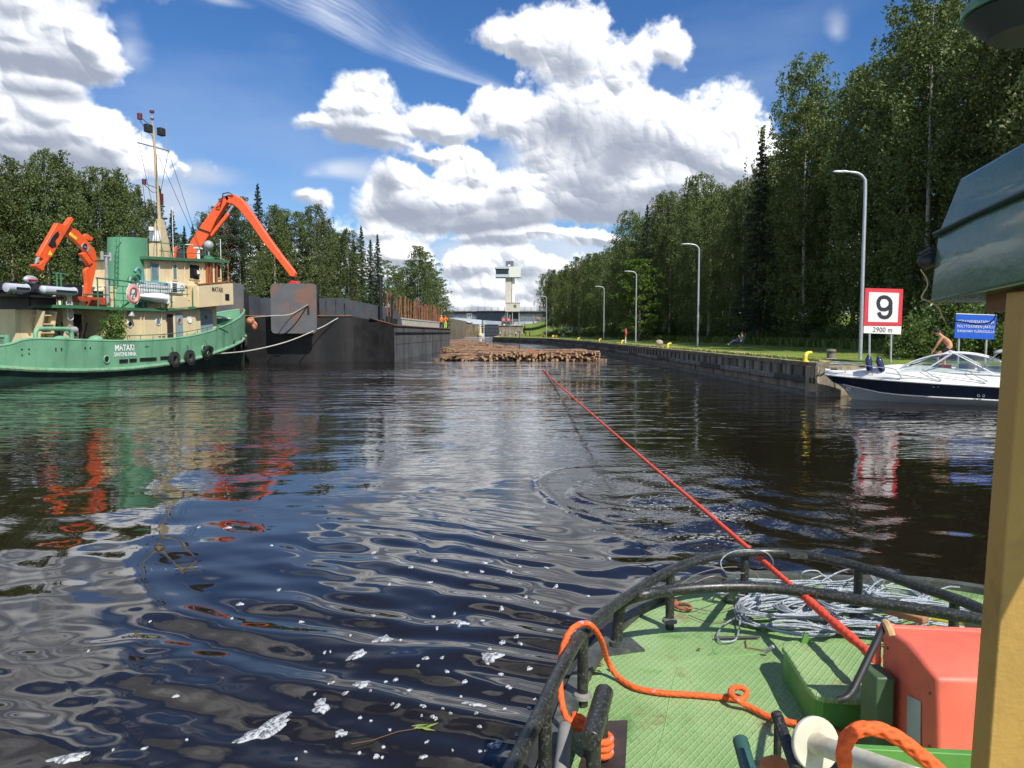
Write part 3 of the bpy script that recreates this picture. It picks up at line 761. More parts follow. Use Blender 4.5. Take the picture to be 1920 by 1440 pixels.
mb = MB(); mb.cyl((1.3, .5, cz+6), (1.3, .5, cz+13), .05); mb.cyl((-.9, .2, cz+6), (-.9, .2, cz+8), .04); mb.box((-.3, -1.2, cz+4.6), (.9, .3, .5)); mb.build('antenna', M_WHITE, tw)
ch = thing('control_house', 'small beige control house standing in front of the bridge girder', 'hut', (.25, 294.6, 0))
MB().box((0, 0, 12.2), (5.4, 5.2, 3.2)).build('wall', M_CONC_TOWER, ch)
MB().box((0, 0, 13.9), (5.7, 5.5, .18)).build('roof', mat('roof_pale', (.45, .44, .40), .8), ch)
f = MB().box((.9, -2.64, 12.6), (1.0, .08, 1.1)).build('window', M_GLASSD, ch)
mb = MB(); mb.box((.9, -2.7, 12.6), (.06, .05, 1.1)); mb.box((.9, -2.7, 12.6), (1.0, .05, .06)); mb.build('frame', M_WHITE, f)
mb = MB(); [mb.box((x, -2, 7.5), (.25, .25, 6.2)) for x in (-1.9, -.1, 2.4)]; mb.box((.2, -2, 7.4), (4.8, .2, .2)); mb.box((.2, -2, 5.8), (4.8, .2, .2)); mb.box((1.6, -1.6, 6.4), (1.6, .3, 1.0)); mb.build('support', M_GALV, ch)
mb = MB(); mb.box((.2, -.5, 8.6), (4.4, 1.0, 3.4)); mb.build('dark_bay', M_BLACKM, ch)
# ramp road seen under the bridge
mb = MB(); mb.add([(5.2,296,1.7),(18.5,292,1.8),(19,330,3.6),(16.5,400,7.2),(6.5,400,7.6),(5.5,330,4.2)], [(0,1,2,5),(5,2,3,4)])
struct(mb.build('ramp_road', mat('ramp_asphalt', (.30, .28, .26), .9, var=.08, scale=.2)))
mb = MB(); mb.add([(4.9,300,1.4),(5.2,300,4.8),(6.3,400,8.6),(6.3,400,5)], [(0,1,2,3)]); struct(mb.build('ramp_side', M_CONC_LOCK))
# traffic signal on the quay
sp = at(948.5, 603.5, 236)
ts_ = thing('traffic_signal', 'dark canal traffic signal board showing two red lights', 'signal', (sp.x, sp.y, 1.39))
zc = sp.z-1.39
MB().cyl((1.2, .1, 0), (1.2, .1, zc+2.2), .12).build('post', M_GALV, ts_)
MB().box((0, 0, zc), (2.75, .2, 2.7)).build('board', mat('signal_board', (.10, .11, .12), .6), ts_, bevel=.05)
def emis(name, col, s):
    m = bpy.data.materials.new(name); m.use_nodes = True; t, b = principled(m)
    b.inputs['Base Color'].default_value = (*col, 1); b.inputs['Emission Color'].default_value = (*col, 1); b.inputs['Emission Strength'].default_value = s; return m
M_RL = emis('red_lamp', (1, .05, .06), 2.2)
for x in (-.75, .8): MB().cyl((x, -.12, zc+.65), (x, -.22, zc+.65), .30, n=16).build('red_light', M_RL, ts_)
for x in (-.9, -.35, .45, .95): MB().cyl((x, -.12, zc-.3), (x, -.2, zc-.3), .2, n=12).build('dark_lens', M_BLACKM, ts_)
MB().cyl((-.5, -.12, zc-.85), (-.5, -.22, zc-.85), .24, n=12).build('white_lens', M_WHITE, ts_)

# lamps along the right bank
M_LPOLE = mat('lamp_pole_steel', (.42, .46, .49), .45, metal=.4, var=.08)
def lamp(px, pyt, pyb, label, Hh=8.8, Y=None, name='street_lamp', arm=-1.0):
    Y = Y or Hh*F_PX/(pyb-pyt); b = at(px, pyb, Y)
    L = thing(name, label, 'street lamp', (b.x, Y, b.z), 0, 'gooseneck lamps along the canal')
    mb = MB(); lean = (0.0)
    mb.tube(catmull([(0, 0, -.3), (0, 0, 2), (0, 0, Hh*.6), (0, 0, Hh-.75), (arm*.08, 0, Hh-.3), (arm*.35, 0, Hh-.07), (arm*.75, 0, Hh)], 6), [.085]*7+[.085-.0009*k for k in range(30)], n=12)
    mb.build('pole', M_LPOLE, L)
    mb = MB(); mb.tube([(arm*.65, 0, Hh-.01), (arm*1.0, 0, Hh+.02), (arm*1.45, 0, Hh+.02), (arm*1.55, 0, Hh+.02)], [.04, .07, .06, .02], n=10); mb.build('lamp_head', M_GALV, L)
    return L
lamp(1613, 328, 672, 'nearest tall grey gooseneck lamp standing left of the 9 sign')
lamp(1308, 460, 648, 'second nearest gooseneck lamp, left of the person on the lawn')
lamp(1192, 510, 640, 'gooseneck lamp standing in front of the bright green maple')
lamp(1132, 538, 637, 'gooseneck lamp at the foot of the grass slope')
lamp(1024.5, 556, 630.6, 'gooseneck lamp in front of the bridge right of the stone pier')
lamp(1057.5, 568, 590, 'short lamp on top of the bridge abutment', 5.0, 312)
lamp(694, 548, 600, 'gooseneck lamp on the far left bank behind the barge', 8.8, 215, arm=1.0)
lamp(816, 541, 600, 'left of the two lamps by the bridge beyond the barge stakes', 9, 250, arm=1.0)
lamp(829, 549, 600, 'right of the two lamps by the bridge beyond the barge stakes', 8.6, 260, arm=1.0)
# ---------------- trees ----------------
def quads_from(C, ln, wd, up=None, rng=RNG, hang=0.0):
    """leaf-sized rhombi at centres C; hang tilts their long axis towards straight down"""
    n = len(C); a = rng.normal(size=(n, 3)); a[:, 2] -= hang; a /= np.linalg.norm(a, axis=1)[:, None]
    b = rng.normal(size=(n, 3)); b -= a*(a*b).sum(1)[:, None]; b /= np.linalg.norm(b, axis=1)[:, None]
    ln = (ln*rng.uniform(.6, 1.3, n))[:, None]; wd = (wd*rng.uniform(.6, 1.3, n))[:, None]
    V = np.stack([C-a*ln/2, C+b*wd/2, C+a*ln/2, C-b*wd/2], 1).reshape(-1, 3)
    return V, np.arange(4*n).reshape(-1, 4)
def trunk_mb(h, r0, bend=.3, seed=0, limbs=None, top=.97):
    # limbs carry material 1
    r = random.Random(seed); pts = []; rad = []
    ax, ay = r.uniform(-bend, bend), r.uniform(-bend, bend)
    for k in range(9):
        t = k/8; pts.append((ax*math.sin(t*2.2), ay*math.sin(t*2.7), t*h*top-.3*(k == 0))); rad.append(max(.02, r0*(1-t*.93)*(1.25 if k == 0 else 1)))
    mb = MB(); mb.tube(pts, rad, n=7)
    mb.m = 1
    for (p, q, rr) in (limbs or []): mb.tube([p, ((p[0]+q[0])/2, (p[1]+q[1])/2, (p[2]+q[2])/2+.25), q], [rr, rr*.6, rr*.25], n=4)
    return mb
def axis_pt(h, bend, seed, z, top=.97):
    r = random.Random(seed); ax, ay = r.uniform(-bend, bend), r.uniform(-bend, bend); t = z/(h*top)
    return ax*math.sin(t*2.2), ay*math.sin(t*2.7)
def make_birch(name, label, h=24., cr=3.6, base=.16, n_br=95, strands=17, per=13, seed=0, leafm=None, bark=None, leaf=.25, hang=1.0, shape=1.0, cat='tree', group=None, r0=.2):
    rng = np.random.default_rng(seed); root = thing(name, label, cat, group=group); limbs = []; C = []
    for k in range(n_br):
        f = (k+rng.uniform(0, 1))/n_br; z = h*(base+(1-base)*f**.95*.98); ang = k*2.399+rng.uniform(-.5, .5)
        prof = (math.sin(min(1, (f+.12)/1.08)**.75*math.pi*.93)**.75)*shape+.10
        L = cr*prof*rng.uniform(.5, 1.22); x0, y0 = axis_pt(h, .5, seed, min(z, h*.96)); rise = L*rng.uniform(.25, .75)*(1 if f > .25 else .4)
        p1 = np.array([x0+L*math.cos(ang), y0+L*math.sin(ang), min(z+rise, h*1.0)])
        limbs.append(((x0, y0, z), tuple(p1), .010+.018*(1-f)*L/cr))
        ns = int(strands*rng.uniform(.6, 1.3)*(.5+.6*prof))
        for s in range(ns):
            u = rng.uniform(.25, 1.05)**.8; q = np.array([x0, y0, z])*(1-u)+p1*u; q[2] += .3*math.sin(u*3.1)
            q[:2] += rng.normal(0, .30, 2); d = hang*rng.uniform(.3, 1.9)*(.5+prof)
            m = int(per*rng.uniform(.5, 1.4)); tt = rng.uniform(0, 1, m)
            pp = q+np.stack([rng.normal(0, .10, m)+tt*math.cos(ang)*.25, rng.normal(0, .10, m)+tt*math.sin(ang)*.25, -tt*d+rng.normal(0, .06, m)+.1], 1)
            C.append(pp)
    C = np.concatenate(C)
    V, Q = quads_from(C, leaf, leaf*.62, rng=rng, hang=.5)
    trunk_mb(h, r0, .5, seed, limbs).build('trunk', [bark or M_BIRCHBARK, M_BARK], root)
    np_mesh('crown', V, Q, leafm or L_BIRCH, root)
    return root
def make_spruce(name, label, h=24., cr=3.0, seed=0, base=.05, leafm=None, group=None):
    rng = np.random.default_rng(seed); root = thing(name, label, 'tree', group=group); C = []; limbs = []
    n = int(h*6.5)
    for k in range(n):
        f = (k+rng.uniform(0, 1))/n; z = h*(base+(1-base)*f); ang = k*2.399+rng.uniform(-.4, .4)
        L = (cr*(1-f)**.85+.12)*rng.uniform(.72, 1.12); droop = L*rng.uniform(.15, .38)*(1-f*.9)
        p1 = np.array([L*math.cos(ang), L*math.sin(ang), z-droop]); limbs.append(((0, 0, z), tuple(p1), .02))
        m = int(20+70*L); u = rng.uniform(.06, 1.03, m); w = (rng.uniform(-1, 1, m))*(.10+.30*L/3*(1-u*.55))
        pp = np.stack([u*p1[0]-w*math.sin(ang), u*p1[1]+w*math.cos(ang), z-droop*np.sin(u*1.9)*1.05-np.abs(rng.normal(0, .10, m))-rng.uniform(0, .22, m)*(np.abs(w) > .1)], 1)
        C.append(pp)
    C = np.concatenate(C); V, Q = quads_from(C, .30, .11, rng=rng, hang=.8)
    trunk_mb(h, .22, 0.0, seed, limbs).build('trunk', [M_BARK, M_BARK], root)
    np_mesh('crown', V, Q, leafm or L_SPRUCE, root); return root
def make_pine(name, label, h=21., seed=0, group=None):
    rng = np.random.default_rng(seed); root = thing(name, label, 'tree', group=group); C = []; limbs = []
    for k in range(46):
        f = rng.uniform(0, 1); z = h*(.55+.45*f); ang = k*2.399; L = 3.2*math.sin((f*.85+.15)*math.pi)**.6*rng.uniform(.5, 1.1)
        p1 = np.array([L*math.cos(ang), L*math.sin(ang), min(h, z+L*.35)]); limbs.append(((0, 0, z), tuple(p1), .04))
        for q in range(5):
            c = p1*rng.uniform(.7, 1.02)+np.array([0, 0, z*(0)]) if False else np.array([p1[0], p1[1], p1[2]])*1.0
            c = c+rng.normal(0, .45, 3)*np.array([1, 1, .5]); m = 60; C.append(c+rng.normal(0, .34, (m, 3))*np.array([1, 1, .55]))
    for a, zf, L in ((.3, .38, 1.2), (2.5, .45, 1.5), (4.1, .30, .8)): limbs.append(((0, 0, h*zf), (L*math.cos(a), L*math.sin(a), h*zf+.3), .035))
    V, Q = quads_from(np.concatenate(C), .30, .12, rng=rng)
    trunk_mb(h, .24, .15, seed, limbs).build('trunk', [M_PINEBARK, M_PINEBARK], root); np_mesh('crown', V, Q, L_PINE, root); return root
def make_bush(name, label, w=2.4, h=1.8, seed=0, n=2600, leafm=None, leaf=.13, group=None, cat='shrub'):
    rng = np.random.default_rng(seed); root = thing(name, label, cat, group=group)
    ncl = 26; cl = rng.normal(0, 1, (ncl, 3)); cl /= np.linalg.norm(cl, axis=1)[:, None]; cl *= rng.uniform(.35, .95, ncl)[:, None]
    cl *= np.array([w/2, w/2, h/2]); cl[:, 2] = np.abs(cl[:, 2]+h*.45)
    i = rng.integers(0, ncl, n); C = cl[i]+rng.normal(0, .17, (n, 3))*np.array([w/2.4, w/2.4, h/2])
    C[:, 2] = np.clip(C[:, 2], .03, None); V, Q = quads_from(C, leaf, leaf*.65, rng=rng)
    mb = MB(); [mb.tube([(0, 0, 0), (c[0]*.5, c[1]*.5, c[2]*.6), tuple(c)], [.02, .014, .006], n=4) for c in cl[:12]]
    mb.build('stems', M_BARK, root); np_mesh('foliage', V, Q, leafm or L_SHRUB, root); return root
GR = 'tall birches in the dark row on the right bank'; GL = 'birches in the mixed wood on the left bank'
LBR = 'tall drooping birch in the dark unbroken row along the right bank'; LBL = 'sunlit drooping birch in the mixed wood behind the left bank'
prot = {}
prot['b1'] = make_birch('birch_tree', LBR, 24.5, 3.9, .10, 115, 21, 14, 1, L_BIRCHD, group=GR, r0=.22)
prot['b2'] = make_birch('birch_tree', LBR, 25.5, 4.4, .08, 125, 20, 14, 2, L_BIRCHD, group=GR, r0=.24)
prot['b3'] = make_birch('birch_tree', LBR, 23.0, 3.5, .14, 105, 21, 14, 3, L_BIRCHD, group=GR)
prot['l1'] = make_birch('birch_tree', LBL, 20.0, 3.1, .18, 90, 16, 12, 11, L_BIRCH, group=GL, leaf=.27)
prot['l2'] = make_birch('birch_tree', LBL, 21.5, 3.6, .14, 100, 15, 12, 12, L_BIRCH, group=GL, leaf=.28)
prot['l3'] = make_birch('birch_tree', LBL, 19.0, 2.6, .10, 80, 17, 12, 13, L_BIRCH, group=GL, leaf=.27, hang=1.3)
prot['s1'] = make_spruce('spruce_tree', 'dark pointed spruce in the mixed wood behind the left bank', 24, 3.1, 21, group='dark spruces in the left wood')
prot['s2'] = make_spruce('spruce_tree', 'dark pointed spruce in the mixed wood behind the left bank', 22, 3.6, 22, group='dark spruces in the left wood')
prot['p1'] = make_pine('pine_tree', 'orange-trunked pine rising behind the green tug wheelhouse', 19, 31)
prot['o1'] = make_birch('alder_tree', 'rounded dark broadleaf tree in the left wood', 18, 3.6, .05, 90, 15, 13, 41, L_BIRCHD, M_BARK, .22, .25, group='rounded broadleaf trees of the left wood')
prot['br'] = make_birch('maple_tree', 'bright green sunlit maple behind the third lamp on the right bank', 9.5, 2.5, .06, 70, 16, 14, 51, L_BRIGHT, M_BARK, .24, .15)
used = set(); trng = random.Random(99)
def place(k, x, y, z, s=1.0, label=None, group=None, solo=False):
    rz = trng.uniform(0, 6.28)
    sc = (s*trng.uniform(.92, 1.1), s*trng.uniform(.92, 1.1), s)
    if k not in used:
        used.add(k); o = prot[k]; o.location = (x, y, z); o.rotation_euler.z = rz; o.scale = sc
        if label: o['label'] = label
        if group: o['group'] = group
        if solo and 'group' in o: del o['group']
    else:
        o = dup(prot[k], (x, y, z), rz, label, group, sc)
        if solo and 'group' in o: del o['group']
    return o
# right bank: front row, then two rows behind it
def zone(x, y):
    row = 'front' if x-quay_x(y) < 19.5 else 'back'
    nm = 'behind the signs and nearest lamp' if y < 52 else 'between the nearest and second lamps' if y < 75 else 'between the second and third lamps' if y < 103 else 'between the third and fourth lamps' if y < 140 else 'beyond the fourth lamp'
    return row, nm
def rtree(x, y, s, k, **kw):
    row, nm = zone(x, y); kw.setdefault('label', 'tall %s-row birch of the dark right wood, %s' % (row, nm)); kw.setdefault('group', '%s-row birches of the right wood %s' % (row, nm)); return place(k, x, y, land_z(x-quay_x(y), x, y)-.1, s, **kw)
kk = ['b1', 'b2', 'b3']; i = 0
y = 38.0
while y < 270:
    qx = quay_x(y)
    off = 17.5 if y < 60 else (15.5 if y < 120 else 15.0)
    if y > 200: off = 20
    hs = 1.0 if y < 86 else (.76 if y < 112 else .90 if y < 165 else .80)
    rtree(qx+off+trng.uniform(-1.2, 1.8), y, hs*trng.uniform(.84, 1.10), kk[i % 3]); i += 1
    y += 4.0+y*.022+trng.uniform(-.8, 1.6)
y = 33.0
while y < 260:
    qx = quay_x(y); rtree(qx+22.5+trng.uniform(-1.5, 1.5)+(4 if y > 200 else 0), y, (1.0 if y < 88 else (.76 if y < 115 else .88 if y < 160 else .78))*trng.uniform(.88, 1.12), kk[i % 3]); i += 1; y += 5.0+y*.02
y = 30.0
while y < 230:
    qx = quay_x(y); rtree(qx+29+trng.uniform(-2, 2), y, (1.0 if y < 90 else (.74 if y < 118 else .84 if y < 170 else .76))*trng.uniform(.92, 1.08), kk[i % 3]); i += 1; y += 7.0+y*.02
for (x, yy, s) in ((34.5, 27, 1.0), (40, 33, 1.05), (44, 42, 1.0), (34, 32, .95)): rtree(x, yy, s, kk[i % 3]); i += 1
# beyond the bridge and at the foot of the abutment
for (px, yy, s) in ((1018,345,.95),(1036,338,1.0),(1052,350,1.05),(1068,335,1.0),(1082,300,1.0),(1098,290,1.02),(1112,270,.95),(1060,420,1.1),(1040,430,1.1),(1090,400,1.2)):
    x = (px-960)/1450*yy; place(kk[i % 3], x, yy, 4.5 if yy > 320 else 3.5, s, 'birch in the clump by the right end of the bridge', 'birches by the right end of the bridge'); i += 1
for (px, yy) in ((1150, 118), (1338, 72)): 
    x = (px-960)/1450*yy; place('s1', x+6, yy+6, 2.5, .85, 'dark spruce wedged among the birches of the right bank', 'spruces among the right bank birches')
bm = at(1192, 640, 103); place('br', bm.x+1.2, 107, bm.z, 1.15)
# left bank wood
def gzl(x, y): return 3.3+.9*smooth((left_x(y)-x-3)/20)+1.2*smooth((left_x(y)-x-28)/30)
def ltree(px, y, top, k, **kw):
    x = (px-960)/1450*y; z = gzl(x, y)
    hh = {'l1': 20, 'l2': 21.5, 'l3': 19, 's1': 24, 's2': 22, 'p1': 19, 'o1': 18}[k]
    s = (2.6+(624-top)/1450*y-z)/hh
    return place(k, x, y, z-.1, s, **kw)
LT = [(-60,78,300,'l2'),(-15,80,345,'l1'),(28,82,300,'l3'),(60,84,330,'l1'),(98,84,288,'l2'),(128,86,292,'l3'),(160,92,330,'l1'),(195,92,318,'l2'),(228,95,322,'l3'),(250,100,350,'l1'),
 (14,92,330,'l2'),(75,95,330,'l1'),(150,100,340,'l2'),(210,104,340,'l1'),(270,108,352,'s2'),(308,112,352,'s1'),(330,118,395,'s2'),(285,118,380,'l1'),(352,126,425,'s1'),(368,126,425,'s2'),(340,128,440,'l2'),
 (395,120,400,'l3'),(432,124,392,'p1'),(455,130,372,'l2'),(418,130,410,'o1'),(490,140,348,'s1'),(515,140,388,'l3'),(533,146,392,'l3'),(552,145,402,'o1'),(475,135,420,'o1'),(595,150,388,'l2'),(572,148,420,'o1'),(610,158,415,'l1'),
 (640,165,438,'l1'),(655,160,432,'l2'),(628,170,440,'o1'),(680,172,425,'s1'),(697,170,450,'s2'),(710,172,440,'s1'),(665,178,450,'s2'),(722,180,490,'o1'),(740,190,500,'o1'),(530,150,440,'o1'),
 (758,205,505,'l2'),(785,205,462,'l2'),(800,210,475,'o1'),(772,215,490,'o1'),(815,225,510,'o1'),(828,232,525,'o1'),(745,215,510,'l1'),(805,232,492,'l2'),(836,244,556,'o1'),(-40,92,290,'l1'),(-90,84,270,'l2')]
for (px, yy, top, k) in LT:
    kw = {}
    where = 'left of the tug mast' if px < 285 else 'between the tug mast and the boom peak' if px < 425 else 'between the boom peak and the grapple' if px < 552 else 'above the barge bow' if px < 735 else 'above the barge stakes'
    kd = {'l': 'sunlit drooping birch', 's': 'dark pointed spruce', 'o': 'rounded dark broadleaf tree', 'p': 'orange-trunked pine'}[k[0]]
    kw = dict(label='%s of the left wood, %s' % (kd, where), group='%s trees of the left wood %s' % (kd, where))
    if (px, k) == (490, 's1'): kw = dict(label='tallest dark spruce right of the orange boom peak', solo=True)
    if (px, k) == (785, 'l2'): kw = dict(label='tall airy birch at the right end of the left wood', solo=True)
    if (px, k) == (680, 's1'): kw = dict(label='foremost sharp-topped spruce of the trio above the barge stakes', solo=True)
    ltree(px, yy, top, k, **kw)
# second line and low filler so no sky shows through the wood
for j in range(34):
    px = -60+j*26; yy = 100+max(0, j-4)*4.6; x = (px-960)/1450*yy
    place(('o1', 'l1', 'o1', 's2')[j % 4], x, yy+8, gzl(x, yy), trng.uniform(.62, .8), 'low filler tree deep inside the left wood', 'low trees deep in the left wood')
# far wood seen below the bridge
for j, px in enumerate((842, 852, 866, 872, 884, 905, 918, 1000)):
    yy = 640; x = (px-960)/1450*yy; place('s1' if j % 2 else 'o1', x, yy, 2.0, .42+.08*(j % 3), 'tiny distant tree seen under the bridge', 'distant trees under the bridge')
# shrubs, tall weeds and hedge at the wood's edge
b1 = make_bush('shrub', 'leafy shrub at the foot of the dark right-hand trees', 3.4, 2.2, 5, 3600, L_SHRUB, .14, group='shrubs at the edge of the right wood')
b2 = make_bush('shrub', 'leafy shrub at the foot of the dark right-hand trees', 2.8, 1.5, 6, 3000, L_SHRUB, .12, group='shrubs at the edge of the right wood')
first = {0: b1, 1: b2}; j = 0
def bush(x, y, s=1.0, label=None, group=None, z=None):
    global j
    k = j % 2; j += 1; z = land_z(x-quay_x(y), x, y) if z is None else z
    if k in first: o = first.pop(k); o.location = (x, y, z-.1); o.scale = (s, s, s*trng.uniform(.8, 1.2)); o['label'] = label or o['label']; return o
    return dup((b1, b2)[k], (x, y, z-.1), trng.uniform(0, 6.28), label, group, (s, s, s*trng.uniform(.8, 1.2)))
bush(11.6+15, 70); bush(11.6+15, 74)
y = 36.0
while y < 230:
    qx = quay_x(y); bush(qx+14.6+trng.uniform(-.8, .8), y, trng.uniform(.7, 1.1)); y += 2.4+y*.02
y = 33.0
while y < 150:
    qx = quay_x(y); bush(qx+17.0+trng.uniform(-.8, .8), y, trng.uniform(1.2, 2.2)); y += 3.2+y*.02
for (px, yy, s) in ((1745,37,1.25),(1770,38,1.35),(1795,37,1.3),(1822,38,1.5),(1850,37,1.4),(1880,38,1.5),(1910,37.5,1.5),(1720,40,1.0),(1700,41,.9)):
    bush((px-960)/1450*yy, yy, s, 'sunlit leafy shrub in the hedge behind the blue sign', 'hedge shrubs behind the blue sign')
for (px, yy, s) in ((130,80,1.6),(100,82,1.3),(20,78,1.2),(160,84,1.5),(60,80,1.2),(200,86,1.6)):
    x = (px-960)/1450*yy; bush(x, yy, s, 'green undergrowth shrub among the left bank birch trunks', 'undergrowth shrubs on the left bank', z=gzl(x, yy))
for (px, yy, s) in ((1085,262,2.6),(1100,255,2.4),(1070,275,2.6),(1118,240,2.4),(1060,290,2.2)):
    bush((px-960)/1450*yy, yy, s, 'rounded shrub on the bank beside the bridge abutment', 'shrubs beside the bridge abutment')
# grass tufts standing at the wood's edge and along the coping
C = []; rg = np.random.default_rng(77)
for _ in range(9000):
    y = 33+rg.uniform(0, 1)**1.6*120; t = rg.choice([rg.uniform(.25, .8), rg.normal(13.2, .8)], p=[.25, .75]); x = quay_x(y)+t
    hgt = rg.uniform(.05, .14) if t < 2 else rg.uniform(.3, .75); z = land_z(t, x, y)
    C.append((x, y, z, hgt))
C = np.array(C); a = rg.uniform(0, 6.28, len(C)); wv = np.stack([np.cos(a), np.sin(a), 0*a], 1)*(.05+.05*(C[:, 3:4] > .2)); tip = np.stack([rg.normal(0, .05, len(C)), rg.normal(0, .05, len(C)), C[:, 3]], 1)
V = np.stack([C[:, :3]-wv, C[:, :3]+wv, C[:, :3]+tip+wv*.2, C[:, :3]+tip-wv*.2], 1).reshape(-1, 3)
tag(np_mesh('tall_grass', V, np.arange(len(V)).reshape(-1, 4), leaf_mat('grass_blades', (.070, .120, .020), (.150, .190, .040), .3)), 'uncut tall grass along the wood edge and the quay coping', 'grass', kind='stuff')
# ---------------- the green tug moored on the left ----------------
TH = R(12.4); TO = Vector((-26.0, 39.3, 0)); TU = Vector((math.sin(TH), math.cos(TH), 0)); TN = Vector((math.cos(TH), -math.sin(TH), 0))
def TT(px, py, t):
    """point of the tug's own frame (across, along, up) at lateral offset t"""
    d = ray(px, py); k = (t+TO.dot(TN))/(d.dot(TN)); p = d*k
    return Vector((t, (p-TO).dot(TU), CAM_H+p.z))
G_HULL = mat('green_hull_paint', (.150, .345, .205), .55, var=.12, scale=.6, dirt=(.05, .17, .095), dirt_amt=.6, dirt_scale=1.1, streak=True)
G_DARK = mat('dark_green_bottom', (.018, .050, .035), .5, var=.3, scale=.8, dirt=(.05, .12, .08), dirt_amt=.4)
G_FUN = mat('green_funnel_paint', (.095, .270, .150), .38, var=.06, scale=.7)
G_TRIM = mat('green_trim_paint', (.050, .160, .085), .45, var=.12, scale=2)
CREAM = mat('cream_paint', (.66, .54, .33), .55, var=.05, scale=1, dirt=(.36, .24, .12), dirt_amt=.35, dirt_scale=1.2, streak=True)
GREYD = mat('grey_door_paint', (.22, .29, .32), .5, var=.08)
ORANGE = mat('orange_crane_paint', (.78, .105, .022), .42, var=.08, scale=1.5, dirt=(.30, .06, .03), dirt_amt=.35, dirt_scale=2.5)
RUBBER = mat('tyre_rubber', (.022, .022, .023), .75, var=.25, scale=8, bump=.3)
WOODV = mat('varnished_wood', (.32, .10, .035), .45, var=.2)
GREYM = mat('grey_metal', (.30, .31, .32), .5, var=.1)
BLUEG = mat('blue_grey_glass', (.14, .22, .24), .1, var=.1)
tug = thing('tugboat', 'green and cream working tug with tall mast moored along the left bank', 'tugboat', tuple(TO), -TH)
ST = [-4,-2,0,2,5,9,13,16,19,22,24.5,26.5,28,28.8]; CLT = -3.9
HB = [2.6,3.2,3.6,3.8,3.9,3.9,3.9,3.85,3.6,3.0,2.3,1.4,.62,.06]
WB = [2.2,2.9,3.4,3.7,3.85,3.85,3.8,3.6,3.1,2.3,1.5,.75,.25,.03]
BZ = [1.0,.92,.84,.62,.42,.33,.48,.72,1.12,1.5,1.85,2.15,2.35,2.45]
RZ = [1.95,1.88,1.9,2.28,2.15,2.02,2.10,2.32,2.75,3.3,3.8,4.2,4.5,4.62]
def dens_st(n=4):
    idx = np.linspace(0, len(ST)-1, (len(ST)-1)*n+1); f = lambda a: np.interp(idx, np.arange(len(ST)), a)
    def sm(a):
        a = f(a); b = a.copy()
        for _ in range(3): b[1:-1] = (b[:-2]+2*b[1:-1]+b[2:])/4
        return b
    return f(ST), sm(HB), sm(WB), sm(BZ), sm(RZ)
s_, hb_, wb_, bz_, rz_ = dens_st()
s_ = list(s_); r_step = [(z if s > 2.2 else (1.9+(z-1.9)*smooth((s-.3)/1.4))) for s, z in zip(s_, rz_)]; rz_ = r_step
mb = MB()
for sgn in (1, -1):
    secs = [[(CLT+sgn*w*.9, s, -1.2), (CLT+sgn*w, s, .0), (CLT+sgn*(w*.4+h*.6), s, b*.6), (CLT+sgn*h, s, b)] for s, h, w, b in zip(s_, hb_, wb_, bz_)]
    mb.loft(secs if sgn > 0 else [q[::-1] for q in secs])
mb.add([(CLT+2.2, -4, -1.2), (CLT-2.2, -4, -1.2), (CLT-2.6, -4, 1.0), (CLT+2.6, -4, 1.0)], [(0, 1, 2, 3)])
mb.build('lower_hull', G_DARK, tug)
mb = MB()
for sgn in (1, -1):
    secs = [[(CLT+sgn*h, s, b), (CLT+sgn*(h+.03), s, r), (CLT+sgn*max(.0, h-.12), s, r), (CLT+sgn*max(0, h-.14), s, b)] for s, h, b, r in zip(s_, hb_, bz_, rz_)]
    mb.loft(secs, closed_sec=True)
mb.box((CLT, -4, 1.45), (5.3, .12, .95))
hull = mb.build('bulwark', G_HULL, tug)
mb = MB(); [mb.tube([(CLT+sgn*(h-.03), s, r+.04) for s, h, r in zip(s_, hb_, rz_)], .085, n=8) for sgn in (1, -1)]; mb.build('cap_rail', G_HULL, tug)
mb = MB(); [mb.tube([(CLT+sgn*(h+.05), s, b) for s, h, b in zip(s_, hb_, bz_)], .13, n=8) for sgn in (1, -1)]
mb.build('rubbing_strake', mat('worn_green_strake', (.16, .33, .19), .6, var=.2, dirt=(.32, .28, .20), dirt_amt=.6, dirt_scale=2), tug)
mb = MB(); mb.loft([[(CLT-h+.1, s, b+.55+.25*smooth((s-14)/14)*3), (CLT+h-.1, s, b+.55+.25*smooth((s-14)/14)*3)] for s, h, b in zip(s_, hb_, bz_)]); mb.build('deck', G_TRIM, tug)
# freeing ports: dark slots standing 3 mm proud of the plating, and hawse holes
mb = MB()
for a, b in ((8.45, 9.2), (9.35, 10.0), (10.3, 11.9), (12.3, 13.6)): MB().box((.045, (a+b)/2, .86+(a-8.4)*.02), (.02, b-a, .20)).build('freeing_port', M_BLACKM, tug)
for s in (1.3, 1.75, 3.55, 3.95, 5.7, 6.1, 9.4, 9.65, 10.9, 11.1): MB().cyl((.03, s, 1.72), (.056, s, 1.72), .05, n=10).build('scupper_hole', M_BLACKM, tug)
def hawse(s, z, t=.02):
    f = MB().torus((t, s, z), .22, .055, 'X', 20, 8).build('hawse_ring', G_HULL, tug); MB().cyl((t-.03, s, z), (t+.015, s, z), .20, n=20).build('hawse_hole', M_BLACKM, f)
hawse(7.4, 1.0); hawse(17.2, 1.45, -.02)
MW = mat('white_lettering', (.80, .82, .80), .5, var=.05)
rtx = (math.pi/2, 0, math.pi/2)
p = TT(234, 652.5, .03); text_mesh('lettering', "MATARI", .52, MW, (.035, p.y, p.z), rtx, tug, sx=.93, bold=.012)
p = TT(235, 664.5, .03); text_mesh('lettering', "SAVONLINNA", .36, MW, (.035, p.y, p.z), rtx, tug, sx=.86, bold=.006)
